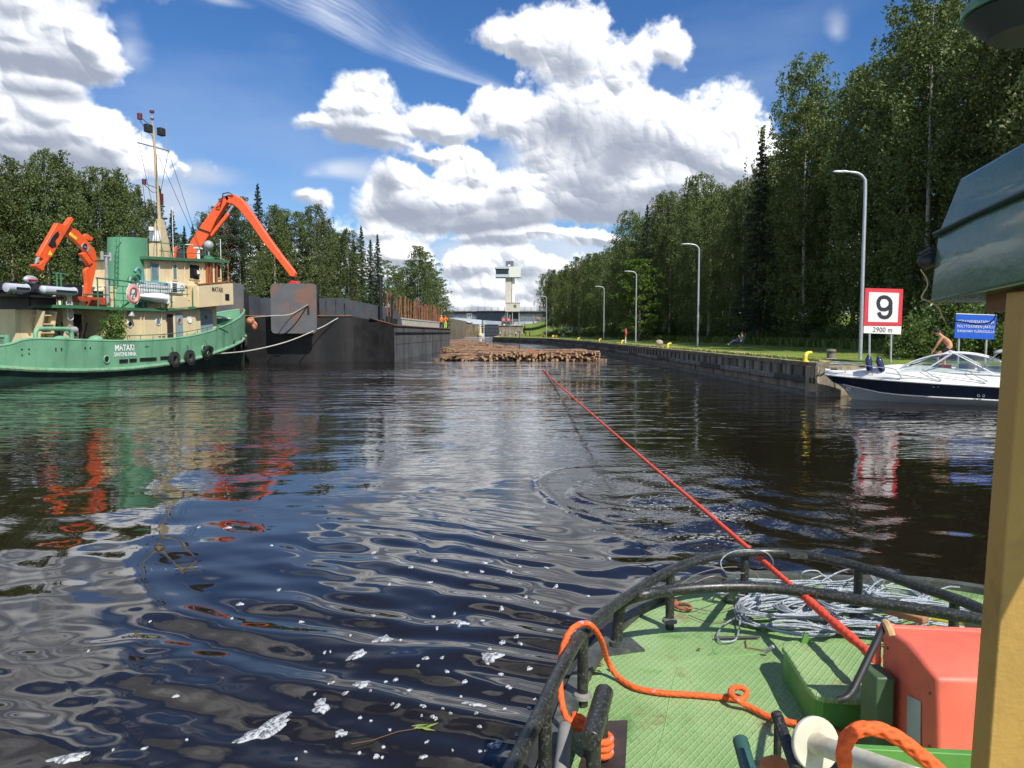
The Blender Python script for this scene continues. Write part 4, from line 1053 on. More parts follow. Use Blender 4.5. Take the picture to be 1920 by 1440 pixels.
# deckhouse
def side_prism(name, poly, t0, t1, m, bevel=0.0): return MB().prism([(t0, s, z) for s, z in poly], (t1-t0, 0, 0)).build(name, m, tug, bevel=bevel)
side_prism('deckhouse', [(9.1,1.1),(18.6,1.5),(18.6,4.4),(14,4.05),(9.1,4.02)], -1.2, -6.6, CREAM)
side_prism('deckhouse_front', [(18.55,1.5),(21.2,1.8),(21.2,4.9),(18.55,4.5)], -1.55, -6.2, CREAM)
side_prism('engine_casing', [(5.6,1.1),(9.15,1.1),(9.15,4.02),(5.6,4.02)], -3.0, -6.6, CREAM)
side_prism('aft_house', [(3.3,1.1),(5.7,1.1),(5.7,3.9),(3.3,3.9)], -2.3, -6.0, CREAM)
side_prism('upper_deck', [(4.9,4.02),(9,4.02),(14,4.06),(18.3,4.40),(21.4,4.85),(21.4,5.0),(18.3,4.58),(14,4.24),(9,4.20),(4.9,4.20)], -.85, -6.9, G_TRIM)
side_prism('upper_casing', [(8.2,4.2),(13.6,4.2),(13.6,5.9),(11.0,5.6),(8.6,4.7)], -2.6, -6.2, CREAM)
mb = MB(); mb.box((-2.55, 9.9, 4.95), (.05, .9, .62)); mb.build('casing_window', M_BLACKM, tug, bevel=.02)
# ladder steps at the aft house
mb = MB()
for k in range(5): mb.box((-2.0, 4.9, 1.6+.5*k), (.7, .9, .06))
for s in (4.45, 5.35): mb.box((-2.0, s, 2.6), (.5, .06, 2.6), ry=.25)
mb.build('ladder', CREAM, tug)
# stanchions, pipes, reels and gear under the crane deck
mb = MB(); mb.box((-1.6, 6.3, 3.1), (.35, .4, 3.6)); mb.build('crane_pillar', CREAM, tug)
mb = MB(); mb.box((-2.9, 8.3, 3.2), (.1, 1.0, 1.1)); mb.build('open_hatch', M_BLACKM, tug)
mb = MB(); [mb.tube([(-2.2, 5.8+.4*k, 1.3), (-1.9, 6+.4*k, 2.4+.2*(k % 3)), (-2.6, 6.4+.5*k, 3.2)], .06, n=6) for k in range(6)]; mb.ball((-2.0, 6.9, 2.0), (.4, .5, .5)); mb.box((-2.1, 8.0, 1.7), (.6, .7, .9)); mb.cyl((-2.3, 7.0, 1.6), (-2.3, 7.9, 1.6), .35)
mb.build('deck_machinery', mat('dark_machinery', (.06, .07, .06), .7, var=.5, scale=4, dirt=(.30, .12, .06), dirt_amt=.6, dirt_scale=3), tug)
mb = MB(); mb.cyl((-1.35, 6.05, 2.75), (-1.35, 6.55, 2.75), .22, n=12); mb.build('deck_lamp', GREYM, tug)
mb = MB(); r_ = random.Random(6)
for k in range(16): c_ = Vector((-1.6-r_.uniform(0, 1.0), r_.uniform(5.6, 9.0), 1.3)); mb.tube([c_, c_+Vector((r_.uniform(-.3, .3), r_.uniform(-.5, .5), r_.uniform(.6, 1.6)))], r_.uniform(.03, .09), n=6)
mb.build('standing_gear', mat('mixed_gear', (.16, .12, .08), .7, var=.7, scale=3, dirt=(.35, .13, .06), dirt_amt=.6, dirt_scale=2), tug)
mb = MB(); [mb.torus((-1.2, 6.0+.02*k, 4.3-.25*k), .22, .03, 'X', 18, 6) for k in range(4)]; mb.build('hanging_hose', mat('pale_hose', (.5, .5, .48), .6), tug)
MB().box((-2.1, 7.0, 5.15), (.8, 1.3, .7)).build('hydraulic_unit', M_BLACKM, tug, bevel=.04)
# towing frame over the after deck
a = TT(66, 618, -.5); b = TT(134, 618, -.5)
mb = MB(); mb.tube(catmull([(-.5, a.y, 1.6), (-.5, a.y, 2.45), (-.5, a.y+.12, 2.75), (-.5, a.y+.5, 2.82), (-.5, b.y-.5, 2.82), (-.5, b.y-.12, 2.75), (-.5, b.y, 2.45), (-.5, b.y, 1.6)], 5), .12, n=10); mb.build('towing_frame', G_HULL, tug)
mb = MB(); mb.tube([(-.3, -3.5, 2.45), (-.3, -1, 2.45), (-.4, .6, 2.38)], .10, n=8); [mb.cyl((-.4, s, 1.6), (-.4, s, 2.45), .07) for s in (-3, -1.5, .2)]; mb.ball((-.7, 4.6, 2.1), (.5, .6, .35)); mb.ball((-.7, 7.4, 2.05), (.45, .5, .4)); mb.cyl((-.8, 1.2, 1.4), (-.8, 1.2, 2.5), .2); mb.build('stern_rail', G_HULL, tug)
# doors and portholes
def tdoor(px0, px1, py0, py1, t, m, name='door', hole=True):
    a = TT(px0, py1, t); b = TT(px1, py0, t); c = (a+b)/2
    f = MB().box((t+.03, c.y, c.z), (.08, b.y-a.y, b.z-a.z)).build(name, m, tug, bevel=.02)
    if hole:
        MB().torus((t+.08, c.y, c.z+.42), .20, .035, 'X', 20, 8).build('porthole_ring', GREYM, f)
        MB().cyl((t+.06, c.y, c.z+.42), (t+.085, c.y, c.z+.42), .19, n=20).build('porthole_glass', mat('brown_glass', (.16, .07, .03), .15), f)
    return f
tdoor(314, 325, 589, 640, -1.2, mat('dark_doorway', (.03, .02, .015), .8), 'doorway', False)
tdoor(328, 341, 588, 638, -1.14, GREYD)
tdoor(325.5, 328, 588, 640, -1.14, CREAM, 'door_frame', False)
tdoor(372, 397, 581, 631, -1.5, GREYD)
def porthole(px, py, t, r=.22, m=None):
    c = TT(px, py, t); f = MB().torus((t+.02, c.y, c.z), r, .035, 'X', 20, 8).build('porthole', mat('pale_ring', (.55, .55, .52), .5), tug)
    MB().cyl((t-.01, c.y, c.z), (t+.03, c.y, c.z), r*.95, n=20).build('glass', m or BLUEG, f)
porthole(355, 599, -1.2, .26, M_WHITE); porthole(296, 603, -1.2, .24); porthole(243, 608, -1.2, .20, M_BLACKM)
mb = MB(); [mb.tube([TT(298, y, -1.1), TT(309, y, -1.1)], .03, n=6) for y in (627,)]; mb.tube([TT(343, 628, -1.05), TT(368, 620, -1.05)], .03, n=6); mb.tube([TT(398, 628, -1.3), TT(412, 618, -1.3)], .03, n=6); mb.build('grab_rail', CREAM, tug)
mb = MB(); c = TT(246, 592, -1.0); mb.lathe(tuple(c), [(.04, .35), (.12, .25), (.22, 0), (.22, -.02)], 12); mb.build('wall_lamp', GREYM, tug)
mb = MB(); [mb.tube([TT(x, 584, -1.12), TT(x, 640, -1.12)], .035, n=6) for x in (233, 264, 270, 303)]; mb.build('wall_pipe', CREAM, tug)
# main deck rail along the bulwark
mb = MB(); rr = [(-.25-.0*s, s, np.interp(s, s_, rz_)+.38) for s in np.arange(9.6, 21.5, .6)]
mb.tube(rr, .028, n=6); [mb.cyl((x, s, z-.38), (x, s, z), .022, n=6) for (x, s, z) in rr[::2]]; mb.build('bulwark_rail', G_TRIM, tug)
# wheelhouse
side_prism('wheelhouse', [(13.35,4.2),(22.1,4.9),(22.1,8.08),(13.35,7.52)], -1.6, -6.2, CREAM, .03)
side_prism('wheelhouse_roof', [(13.0,7.52),(22.7,8.12),(22.7,8.34),(13.0,7.72)], -1.25, -6.6, G_TRIM)
def win(px0, px1, py0, py1, t, m, name='window', fr=None):
    a = TT(px0, py1, t); b = TT(px1, py0, t); c = (a+b)/2; w = b.y-a.y; h = b.z-a.z
    f = MB().box((t+.02, c.y, c.z), (.05, w, h)).build(name, m, tug, bevel=.015)
    mb = MB(); [mb.box((t+.045, c.y+q*w/2, c.z), (.06, .07, h+.07)) for q in (-1, 1)]; [mb.box((t+.045, c.y, c.z+q*h/2), (.06, w+.07, .07)) for q in (-1, 1)]
    mb.build('window_frame', fr or CREAM, f, bevel=.02); return f
win(283, 295, 495, 526, -1.6, BLUEG, fr=GREYD); win(323.5, 330.5, 496, 525, -1.6, BLUEG)
win(354, 373, 497, 523, -1.6, M_GLASSD); win(405.5, 412, 497, 521, -1.6, M_GLASSD)
a = TT(386, 533, -1.6); b = TT(404, 493, -1.6)
f = MB().box((-1.56, (a.y+b.y)/2, (a.z+b.z)/2), (.06, b.y-a.y, b.z-a.z)).build('cabin_doorway', M_BLACKM, tug)
mb = MB(); [mb.box((-1.5, a.y+(b.y-a.y)*q, (a.z+b.z)/2), (.12, .17, b.z-a.z)) for q in (0.05, .35, .97)]; mb.box((-1.48, a.y+(b.y-a.y)*.2, a.z+.4), (.08, (b.y-a.y)*.35, .8)); mb.build('sliding_door', WOODV, f)
mb = MB(); mb.box((-1.56, a.y+(b.y-a.y)*.7, (a.z+b.z)/2), (.1, .22, b.z-a.z)); mb.build('door_post', CREAM, f)
c = TT(369, 511, -1.3); f = MB().box(tuple(c), (.25, .42, .42)).build('work_lamp', M_BLACKM, tug, bevel=.03); MB().box((c.x+.13, c.y, c.z+.02), (.02, .28, .26)).build('lens', M_WHITE, f)
mb = MB(); [mb.tube([TT(x, y0, -1.52), TT(x, y1, -1.52)], .03, n=6) for x, y0, y1 in ((299, 490, 575), (346, 490, 572), (380, 492, 533))]; mb.tube([TT(278, 536, -1.5), TT(372, 534, -1.5)], .04, n=6); mb.build('batten', CREAM, tug)
# bridge wing with the name
side_prism('bridge_wing', [(17.55,4.42),(21.75,4.78),(21.75,6.55),(17.55,6.08)], -.6, -1.5, CREAM, .03)
MB().box((-4.0, 21.9, 5.65), (6.8, .35, 1.75), rx=0).build('bridge_front', CREAM, tug, bevel=.04)
mb = MB(); mb.box((-.62, 19.65, 6.36), (.16, 4.3, .06), rx=math.atan(.112)); mb.box((-4, 21.9, 6.57), (6.9, .42, .06)); mb.build('wing_capping', WOODV, tug)
p = TT(408, 544, -.58); text_mesh('lettering', "MATARI", .50, mat('black_lettering', (.03, .03, .035), .5), (-.585, p.y, p.z+.02), rtx, tug, sx=.80, bold=.01)
MB().box((-.6, 21.2, 5.35), (.04, .55, .5)).build('wing_opening', M_BLACKM, tug)
# funnel
mb = MB(); secs = []
for k in range(9):
    f_ = k/8; z = 4.1+f_*4.9; rs = 1.85-.40*f_-.12*math.sin(f_*3.1); rt = 1.30-.25*f_; cs = 13.15+.12*f_
    secs.append([(-2.95+rt*math.cos(2*math.pi*i/36), cs+rs*math.sin(2*math.pi*i/36), z+(.10*math.sin(2*math.pi*i/36) if k == 8 else 0)) for i in range(36)])
mb.loft(secs, closed_sec=True); mb.build('funnel', G_FUN, tug, angle=50)
mb = MB(); mb.lathe((-2.95, 13.27, 8.86), [(.6, 0), (1.02, .01)], 24); mb.cyl((-2.95, 13.8, 8.6), (-2.95, 13.8, 9.35), .2); mb.ball((-2.95, 13.8, 9.4), .22); mb.build('funnel_top', M_BLACKM, tug)
mb = MB(); [mb.tube(catmull([(-2.3, 11.2+q, 6.0), (-2.2, 11.3+q, 8.6), (-2.2, 11.55+q, 8.95)], 5), .03, n=6) for q in (0, .25)]; [mb.box((-2.25, 11.35, 6.1+.35*k), (.03, .3, .03)) for k in range(8)]; mb.build('funnel_ladder', G_TRIM, tug)
# vents
mb = MB(); c = TT(199, 485, -2.2); mb.cyl((-2.2, c.y, 4.2), (-2.2, c.y, c.z+.1), .09); mb.cyl((-2.2, c.y-.34, c.z+.15), (-2.2, c.y+.34, c.z+.15), .08); [mb.cyl((-2.2, c.y+q*.8, c.z-.1), (-2.2, c.y+q*.8, c.z+.42), .11) for q in (-.45, .45)]; mb.build('exhaust_pipe', GREYM, tug)
mb = MB(); mb.tube(catmull([(-1.5, 12.75, 4.3), (-1.5, 12.75, 6.3), (-1.5, 12.6, 6.75), (-1.5, 12.3, 6.85), (-1.5, 12.05, 6.6)], 5), .11, n=10); mb.build('gooseneck_vent', mat('blue_vent', (.10, .25, .26), .5), tug)
mb = MB(); mb.tube(catmull([(-1.5, 12.25, 4.6), (-1.5, 12.25, 5.9), (-1.5, 12.0, 6.25), (-1.5, 11.65, 6.2), (-1.5, 11.5, 5.9)], 5), [.16]*21, n=10); mb.build('gooseneck_vent', G_TRIM, tug)
# upper deck railings
mb = MB(); zf = lambda s: 4.2+.38*smooth((s-13)/6)
for z in (.45, .9, 1.35): mb.tube([(-.95, s, zf(s)+z) for s in np.arange(9.0, 17.6, .8)], .028, n=6)
for s in np.arange(9.0, 17.7, 1.2): mb.cyl((-.95, s, zf(s)), (-.95, s, zf(s)+1.35), .03, n=6)
for z in (.9, 1.8): mb.tube([(-1.3, s, 4.2+z) for s in (5.0, 6.0)], .045, n=6)
for s in (5.15, 5.45): mb.cyl((-1.2, s, 4.2), (-1.2, s, 6.05), .05, n=6)
mb.tube([(-1.2, 8.2, 5.95), (-1.2, 12.5, 5.9)], .05, n=6); [mb.cyl((-1.2, s, 4.2), (-1.2, s, 5.95), .045, n=6) for s in (8.3, 9.7)]
mb.box((-1.6, 8.6, 4.95), (.8, 1.2, .08)); mb.build('deck_railing', G_TRIM, tug)
# roof railings and fittings
mb = MB()
for z in (.5, 1.05): mb.tube([(-1.5, 14.6, 7.75+z), (-1.5, 19.2, 8.0+z), (-1.7, 22.2, 8.2+z*.35)], .028, n=6)
for s in (14.8, 16.0, 17.3): mb.cyl((-1.5, s, 7.7), (-1.5, s, 8.95), .035, n=6)
mb.build('roof_railing', G_TRIM, tug)
mb = MB(); c = TT(372, 480, -2.5); mb.cyl((c.x, c.y, 7.9), (c.x, c.y, c.z+.5), .12); mb.box((c.x, c.y, c.z+.6), (.3, .7, .12)); mb.box((c.x, c.y-1.0, c.z+.72), (.25, .8, .07)); mb.build('roof_post', M_WHITE, tug)
c = TT(391, 460, -2.5); mb = MB(); mb.cyl((c.x, c.y, 8.1), (c.x, c.y, c.z-.3), .06); mb.ball(tuple(c), .38); mb.build('searchlight', GREYM, tug)
c = TT(391, 480, -2.5); mb = MB(); mb.lathe((c.x, c.y, 8.15), [(.42, 0), (.42, .28), (.25, .45), (.1, .5)], 16); mb.build('roof_vent', G_TRIM, tug)
mb = MB(); c = TT(414, 480, -2); mb.cyl((c.x, c.y, 8.2), (c.x, c.y, 10.0), .025); c = TT(324, 440, -2); mb.cyl((c.x, c.y, 7.9), (c.x, c.y, 11.6), .022); mb.build('whip_antenna', M_WHITE, tug)
# radar
c = TT(286, 432, -3.2); mb = MB(); mb.box((c.x, c.y+.3, c.z-1.9), (.6, .7, 2.0)); mb.build('radar_pedestal', CREAM, tug)
mb = MB(); mb.lathe((c.x, c.y+.25, c.z-.75), [(.35, 0), (.42, .3), (.35, .7)], 16); mb.box((c.x, c.y, c.z+.05), (.3, 1.25, .25), rz=.5); mb.box((c.x, c.y+.3, c.z-1.2), (.35, .5, .5)); mb.build('radar', M_WHITE, tug)
# mast
MC = mat('mast_paint', (.46, .37, .22), .6, var=.1, dirt=(.16, .12, .08), dirt_amt=.8, dirt_scale=2, streak=True)
mb = MB(); mb.loft([[(-3.2+dx_, cs+ds, z) for dx_, ds in ((-w, -w), (w, -w), (w, w), (-w, w))] for z, w, cs in ((7.8, .60, 16.95), (10.5, .24, 17.0), (10.8, .18, 17.0))], closed_sec=True, cap1=True)
m_ = mb.build('mast', MC, tug)
zt = 18.3
mb = MB(); mb.tube([(-3.2, 17.0, 10.6), (-3.2, 16.75, 14), (-3.2, 16.62, 16.8), (-3.2, 16.55, 17.4)], [.13, .10, .08, .05], n=10); mb.tube([(-3.2, 16.5, 16.5), (-3.2, 16.5, zt)], [.06, .04], n=8); mb.build('mast_pole', MC, m_)
mb = MB(); mb.tube([(-3.2, 14.9, 15.75), (-3.2, 18.3, 15.95)], .055, n=8); mb.tube([(-3.2, 15.3, 17.6), (-3.2, 16.6, 17.1)], .04, n=6); mb.tube([(-3.2, 15.6, 13.05), (-3.2, 16.8, 13.0)], .04, n=6); mb.tube([(-3.2, 15.4, 13.0), (-3.2, 16.3, 12.6), (-3.2, 16.8, 12.7)], .03, n=6)
[mb.cyl((-3.2, s, 15.8), (-3.2, s+.02, 17.9), .02, n=5) for s in (15.3, 18.0)]; mb.build('crosstree', GREYM, m_)
for s, z in ((16.05, 17.0), (17.45, 17.1)): MB().box((-3.2, s, z), (.4, .5, .55)).build('floodlight', M_BLACKM, m_, bevel=.04)
DRL = mat('dark_red_lamp', (.10, .015, .02), .5)
for q in (((-3.2, 15.2, 17.4), (-3.2, 15.2, 17.8), .17), ((-3.2, 15.45, 13.0), (-3.2, 15.45, 13.35), .15), ((-3.2, 16.5, 18.2), (-3.2, 16.5, 18.35), .16), ((-3.2, 16.5, 17.75), (-3.2, 16.5, 17.8), .14)): MB().cyl(*q).build('navigation_light', DRL, m_)
MB().box((-3.2, 17.25, 12.3), (.2, .2, .7)).build('mast_horn', DRL, m_)
mb = MB()
for a_, b_ in (((-3.2, 15.0, 15.75), (-2.0, 15.8, 7.7)), ((-3.2, 18.2, 15.9), (-1.6, 19.8, 8.1)), ((-3.2, 16.9, 15.4), (-1.6, 14.4, 7.7)), ((-3.2, 17, 15.4), (-1.8, 20.2, 8.1)), ((-3.2, 18.2, 15.9), (-5.5, 18.6, 8.1)), ((-3.2, 15.2, 17.3), (-3.2, 16.5, 16.5)), ((-3.2, 15.3, 13.0), (-3.4, 16.0, 9.5))): mb.tube([a_, b_], .018, n=5)
mb.build('stay_wire', M_BLACKM, m_)
# deck crane
cr = bpy.data.objects.new('deck_crane', None); COL.objects.link(cr); cr.parent = tug; cr['label'] = 'orange folding deck crane'
def cpoly(name, pts, m=None, t=-2.6, w=.24, lab=None):
    mb = MB(); mb.prism([TT(x, y, t) for x, y in pts], (-w, 0, 0)); return mb.build(name, m or ORANGE, cr, bevel=.03)
cpoly('column', [(160.5,555),(171,555),(174,533),(182.5,494),(173,490),(166.5,500),(160,507),(161,518),(163,530)])
cpoly('lift_cylinder', [(153,476),(161,473),(175,491),(168,498)], t=-2.5, w=.3)
cpoly('main_boom', [(122,437),(132,425),(147,432),(168,456),(177.5,467),(184,487),(176,491),(166,477),(150,460)])
cpoly('folded_arm', [(134,406.5),(139.5,411),(123,438),(91.5,491),(86,489),(74,481),(74,477),(108,418),(120,421),(122,423)], t=-2.35, w=.28)
cpoly('arm_extension', [(84,486),(90,489),(83,502),(84,506),(81.5,508.5),(66,499),(66,495),(75,496)], t=-2.3, w=.35)
cpoly('valve_block', [(157,443),(163,438),(176,446),(173,452),(160,449)])
cpoly('chrome_rod', [(70,484),(75,481),(74,492),(68,495)], GREYM, t=-2.35, w=.15)
cpoly('hose_bundle', [(104,437),(110,433),(112,440),(104,450),(107,461),(98,464),(91,458),(96,447)], M_BLACKM, t=-2.29, w=.06)
cpoly('yellow_plate', [(132,435),(146,446.5),(143,451),(130,440)], M_YELLOW, t=-2.57, w=.04)
cpoly('grey_plate', [(157,455),(170,465),(165,473),(152,462)], GREYM, t=-2.57, w=.04)
mb = MB(); c = TT(159.5, 461.5, -2.53); mb.torus(tuple(c), .14, .035, 'X', 14, 6); mb.build('emblem', M_BLACKM, cr)
mb = MB(); c = TT(94, 475, -2.17); mb.prism([c+Vector((0, -.14, -.1)), c+Vector((0, .14, -.1)), c+Vector((0, 0, .16))], (.03, 0, 0)); mb.build('warning_label', M_YELLOW, cr)
mb = MB(); a = TT(125, 555, -2.4); b = TT(208, 556, -2.4); mb.box((-2.8, (a.y+b.y)/2, 4.7), (.8, b.y-a.y, .30)); mb.box((-2.8, 9.5, 4.5), (1.2, 1.2, .5)); mb.build('crane_base', mat('crane_red', (.42, .07, .03), .6, var=.2), cr)
mb = MB(); c = TT(79, 517, -2.5); mb.torus(tuple(c), .12, .035, 'X', 12, 6); mb.cyl((c.x, c.y, c.z+.1), (c.x, c.y+.02, c.z+.55), .03); mb.build('hook', mat('brass_hook', (.35, .25, .10), .5), cr)
# bow interior frames and capstan gear
mb = MB()
for s in (20.5, 21.8, 23.1, 24.4, 25.6, 26.6):
    h = np.interp(s, s_, hb_); z = np.interp(s, s_, rz_); mb.prism([(CLT-h+.05, s, z-.1), (CLT-h+.05, s, z-1.6), (CLT-h+.75, s, z-1.6)], (0, .08, 0)); mb.prism([(CLT+h-.05, s, z-.1), (CLT+h-.05, s, z-1.6), (CLT+h-.6, s, z-1.6)], (0, .08, 0))
mb.build('bulwark_stay', G_HULL, tug)
mb = MB(); mb.box((-2.6, 23.4, 3.5), (1.2, 1.5, .5)); mb.cyl((-3.9, 24.5, 2.8), (-3.9, 24.5, 3.9), .3); mb.ball((-2.4, 24.8, 3.4), (.4, .5, .4)); mb.build('windlass', G_FUN, tug)
mb = MB(); [mb.box((-2.3, 22.7+.22*k, 3.85), (.9, .14, .05), ry=.25) for k in range(5)]; mb.build('grating', M_WHITE, tug)
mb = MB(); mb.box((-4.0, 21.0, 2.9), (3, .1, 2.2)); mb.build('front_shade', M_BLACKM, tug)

# things on or hung on the tug (own objects, in world space)
def TW(t, s, z): return TO+TN*t+TU*s+Vector((0, 0, z))
def tyre(t, s, z, tilt, label, rz=0.0, Rt=.50):
    o = thing('tyre_fender', label, 'tyre', tuple(TW(t, s, z)), -TH+rz, 'tyre fenders hung on the green tug')
    mb = MB(); mb.torus((0, 0, 0), Rt*.66, Rt*.36, 'X', 36, 14, .62)
    for k in range(36):
        a = 2*math.pi*k/36; mb.box((0, Rt*1.0*math.cos(a), Rt*1.0*math.sin(a)), (.24, .035, .05), rx=a-math.pi/2 if False else 0)
    tr = mb.build('tread', RUBBER, o); tr.rotation_euler = (0, tilt, 0)
    MB().torus((.02, 0, 0), Rt*.40, .035, 'X', 28, 8).build('rim', mat('tyre_rim', (.05, .05, .05), .7), o).rotation_euler = (0, tilt, 0)
    mb = MB(); mb.tube([(0, 0, Rt*.75), (-.06, .0, Rt*1.1), (-.16, 0, Rt*1.75)], .025, n=6); mb.build('chain', mat('rusty_chain', (.07, .05, .04), .8), o)
ty = [(327, 674, .22, 0, 0, 'tyre fender on the green hull, leftmost of the three amidships'), (356, 670.5, .22, 0, 0, 'tyre fender on the green hull, middle of the three amidships'), (389.5, 661, .18, .35, 0, 'tyre fender tilted to show its dark hole, rightmost of the three amidships')]
for px, py, t, tl, rz, lb in ty: c = TT(px, py, t); tyre(t, c.y, c.z, tl, lb, rz)
for px, py, t, rz, lb in ((438, 650, -1.25, .5, 'left tyre of the cluster hanging under the green bow'), (450, 644, -1.9, .65, 'middle tyre of the cluster hanging under the green bow'), (458.5, 642, -2.4, .8, 'right tyre of the cluster hanging under the green bow')):
    c = TT(px, py, t); tyre(t, c.y, c.z, 0, lb, rz)
# lifebuoy
c = TT(250, 552, -.75); lb = thing('lifebuoy', 'faded pink lifebuoy hung on the green tug railing', 'lifebuoy', tuple(TW(-.75, c.y, c.z)), -TH)
MB().torus((0, 0, 0), .47, .13, 'X', 40, 14, .7).build('ring', mat('faded_pink', (.66, .26, .21), .7, var=.18, scale=3, dirt=(.6, .45, .38), dirt_amt=.6), lb)
mb = MB(); mb.tube([(.02*math.sin(5*a), (.63+.03*math.sin(4*a)**2)*math.cos(a), (.63+.03*math.sin(4*a)**2)*math.sin(a)) for a in np.linspace(0, 6.28, 50)], .018, n=5); mb.build('grab_line', M_WHITE, lb)
# IBC tank
c = TT(274, 545, -1.9); ib = thing('plastic_tank', 'white plastic tank in a wire cage with a turquoise sheet on top', 'water tank', tuple(TW(-1.75, c.y, 4.6)), -TH)
MB().box((0, 0, .78), (1.1, 3.0, 1.15)).build('tank', mat('milky_plastic', (.62, .66, .68), .35, var=.05), ib, bevel=.08)
mb = MB(); [mb.box((q*.60, -1.5+.25*k, .78), (.03, .03, 1.35)) for k in range(13) for q in (-1, 1)]; [mb.box((q*.60, 0, .2+.29*k), (.03, 3.1, .03)) for k in range(5) for q in (-1, 1)]; mb.build('cage', GREYM, ib)
mb = MB(); r_ = random.Random(2); [mb.ball((r_.uniform(-.3, .4), r_.uniform(-1.3, 1.3), 1.42), (.3, .4, .10), 8, 5) for _ in range(8)]; mb.build('sheet', mat('turquoise_sheet', (.06, .36, .34), .6), ib)
# upturned white dinghy on the rail
c = TT(290, 562, -.65); dg = thing('dinghy', 'small white dinghy stowed upside down on the tug upper deck', 'dinghy', tuple(TW(-1.0, c.y, 4.35)), -TH)
mb = MB(); secs = []
for k in range(11):
    f_ = k/10; w = .62*math.sin(min(1, f_*1.25+.12)*math.pi/2)**.6*(1 if f_ < .9 else .93); y = -1.25+2.4*f_; zt_ = .95-.22*(1-f_)**2; zb_ = .22+.35*(1-f_)**1.6
    secs.append([(w*math.cos(a), y, zb_+(zt_-zb_)*(.5+.5*math.sin(a)) if math.sin(a) > 0 else zb_+(zt_-zb_)*.5*(1+math.sin(a))) for a in np.linspace(0, 2*math.pi, 16, endpoint=False)])
mb.loft(secs, closed_sec=True, cap0=True, cap1=True); mb.build('hull', mat('white_fibreglass', (.78, .78, .78), .35, var=.03), dg, angle=60)
mb = MB(); mb.box((.0, 1.2, .55), (1.15, .10, .6)); mb.build('transom', M_WHITE, dg)
# inflatable boats on the crane deck
def rib(s0, s1, z, label, eng=False):
    o = thing('inflatable_boat', label, 'inflatable boat', tuple(TW(-1.9, (s0+s1)/2, z)), -TH)
    L = (s1-s0)/2; mb = MB()
    for q in (-.75, .75): mb.tube(catmull([(q, -L, 0), (q, -L*.7, .0), (q, 0, 0), (q, L*.7, .0), (q, L, .05)], 5), [.06]+[.24]*19+[.06], n=16)
    mb.build('tube', mat('grey_hypalon', (.42, .45, .50), .45, var=.04), o, angle=70)
    mb = MB(); mb.box((0, 0, -.05), (1.3, L*1.8, .16)); [mb.box((q*1.0, .25*L, -.02), (.04, L*1.2, .12)) for q in (-1, 1)]; mb.box((0, 0, .2), (1.1, L*1.0, .3)); mb.build('floor', M_BLACKM, o)
    return o
a = TT(76, 545, -1.2).y; b = TT(128, 545, -1.2).y
rib(a, b+.5, 5.0, 'grey inflatable boat with a black stripe stowed by the green ladder hoop')
a = TT(9, 545, -1.2).y; b = TT(42, 545, -1.2).y
rb = rib(a, b+.3, 5.0, 'grey inflatable boat at the far left with an outboard motor beside it')
mb = MB(); mb.box((-2.4, 3.3, 4.62), (2.6, 4.4, .12)); [mb.box((-2.4, s, 4.3), (2.0, .15, .8)) for s in (3.4, 5.2)]; mb.build('boat_cradle', M_BLACKM, tug)
c = TT(57, 525, -1.5); ob = thing('outboard_motor', 'silver and red outboard motor tipped up above the inflatable boats', 'outboard motor', tuple(TW(-1.5, c.y, c.z)), -TH)
mb = MB(); mb.ball((0, 0, 0), (.22, .48, .26)); mb.build('cowling', mat('silver_cowl', (.38, .40, .43), .3, metal=.3), ob); MB().box((.17, 0, .0), (.14, .62, .10)).build('red_band', M_REDL, ob, bevel=.04); MB().box((0, 0, -.42), (.14, .25, .5)).build('leg', M_BLACKM, ob)
# air conditioner
c = TT(324, 540, -1.5); ac = thing('air_conditioner', 'white air conditioner box with a black grille on the tug side', 'air conditioner', tuple(TW(-1.3, c.y, c.z)), -TH)
MB().box((0, 0, 0), (.5, 1.5, .75)).build('casing', M_WHITE, ac, bevel=.03); mb = MB(); [mb.box((.26, -.42, -.26+.13*k), (.03, .46, .07)) for k in range(5)]; mb.build('grille', M_BLACKM, ac); MB().torus((.26, .38, 0), .20, .03, 'X', 20, 6).build('fan', GREYM, ac)
MB().box((-1.15, 15.9, 4.72), (.6, 1.6, .9)).build('deck_locker', CREAM, tug, bevel=.03)
# birch boughs tied to the deckhouse corner
sap = make_bush('birch_boughs', 'leafy green birch boughs tied upright against the cream deckhouse', 1.6, 3.4, 61, 1500, L_BRIGHT, .15, cat='branches')
c = TT(218, 640, -.6); sap.location = TW(-.75, c.y, 1.15)

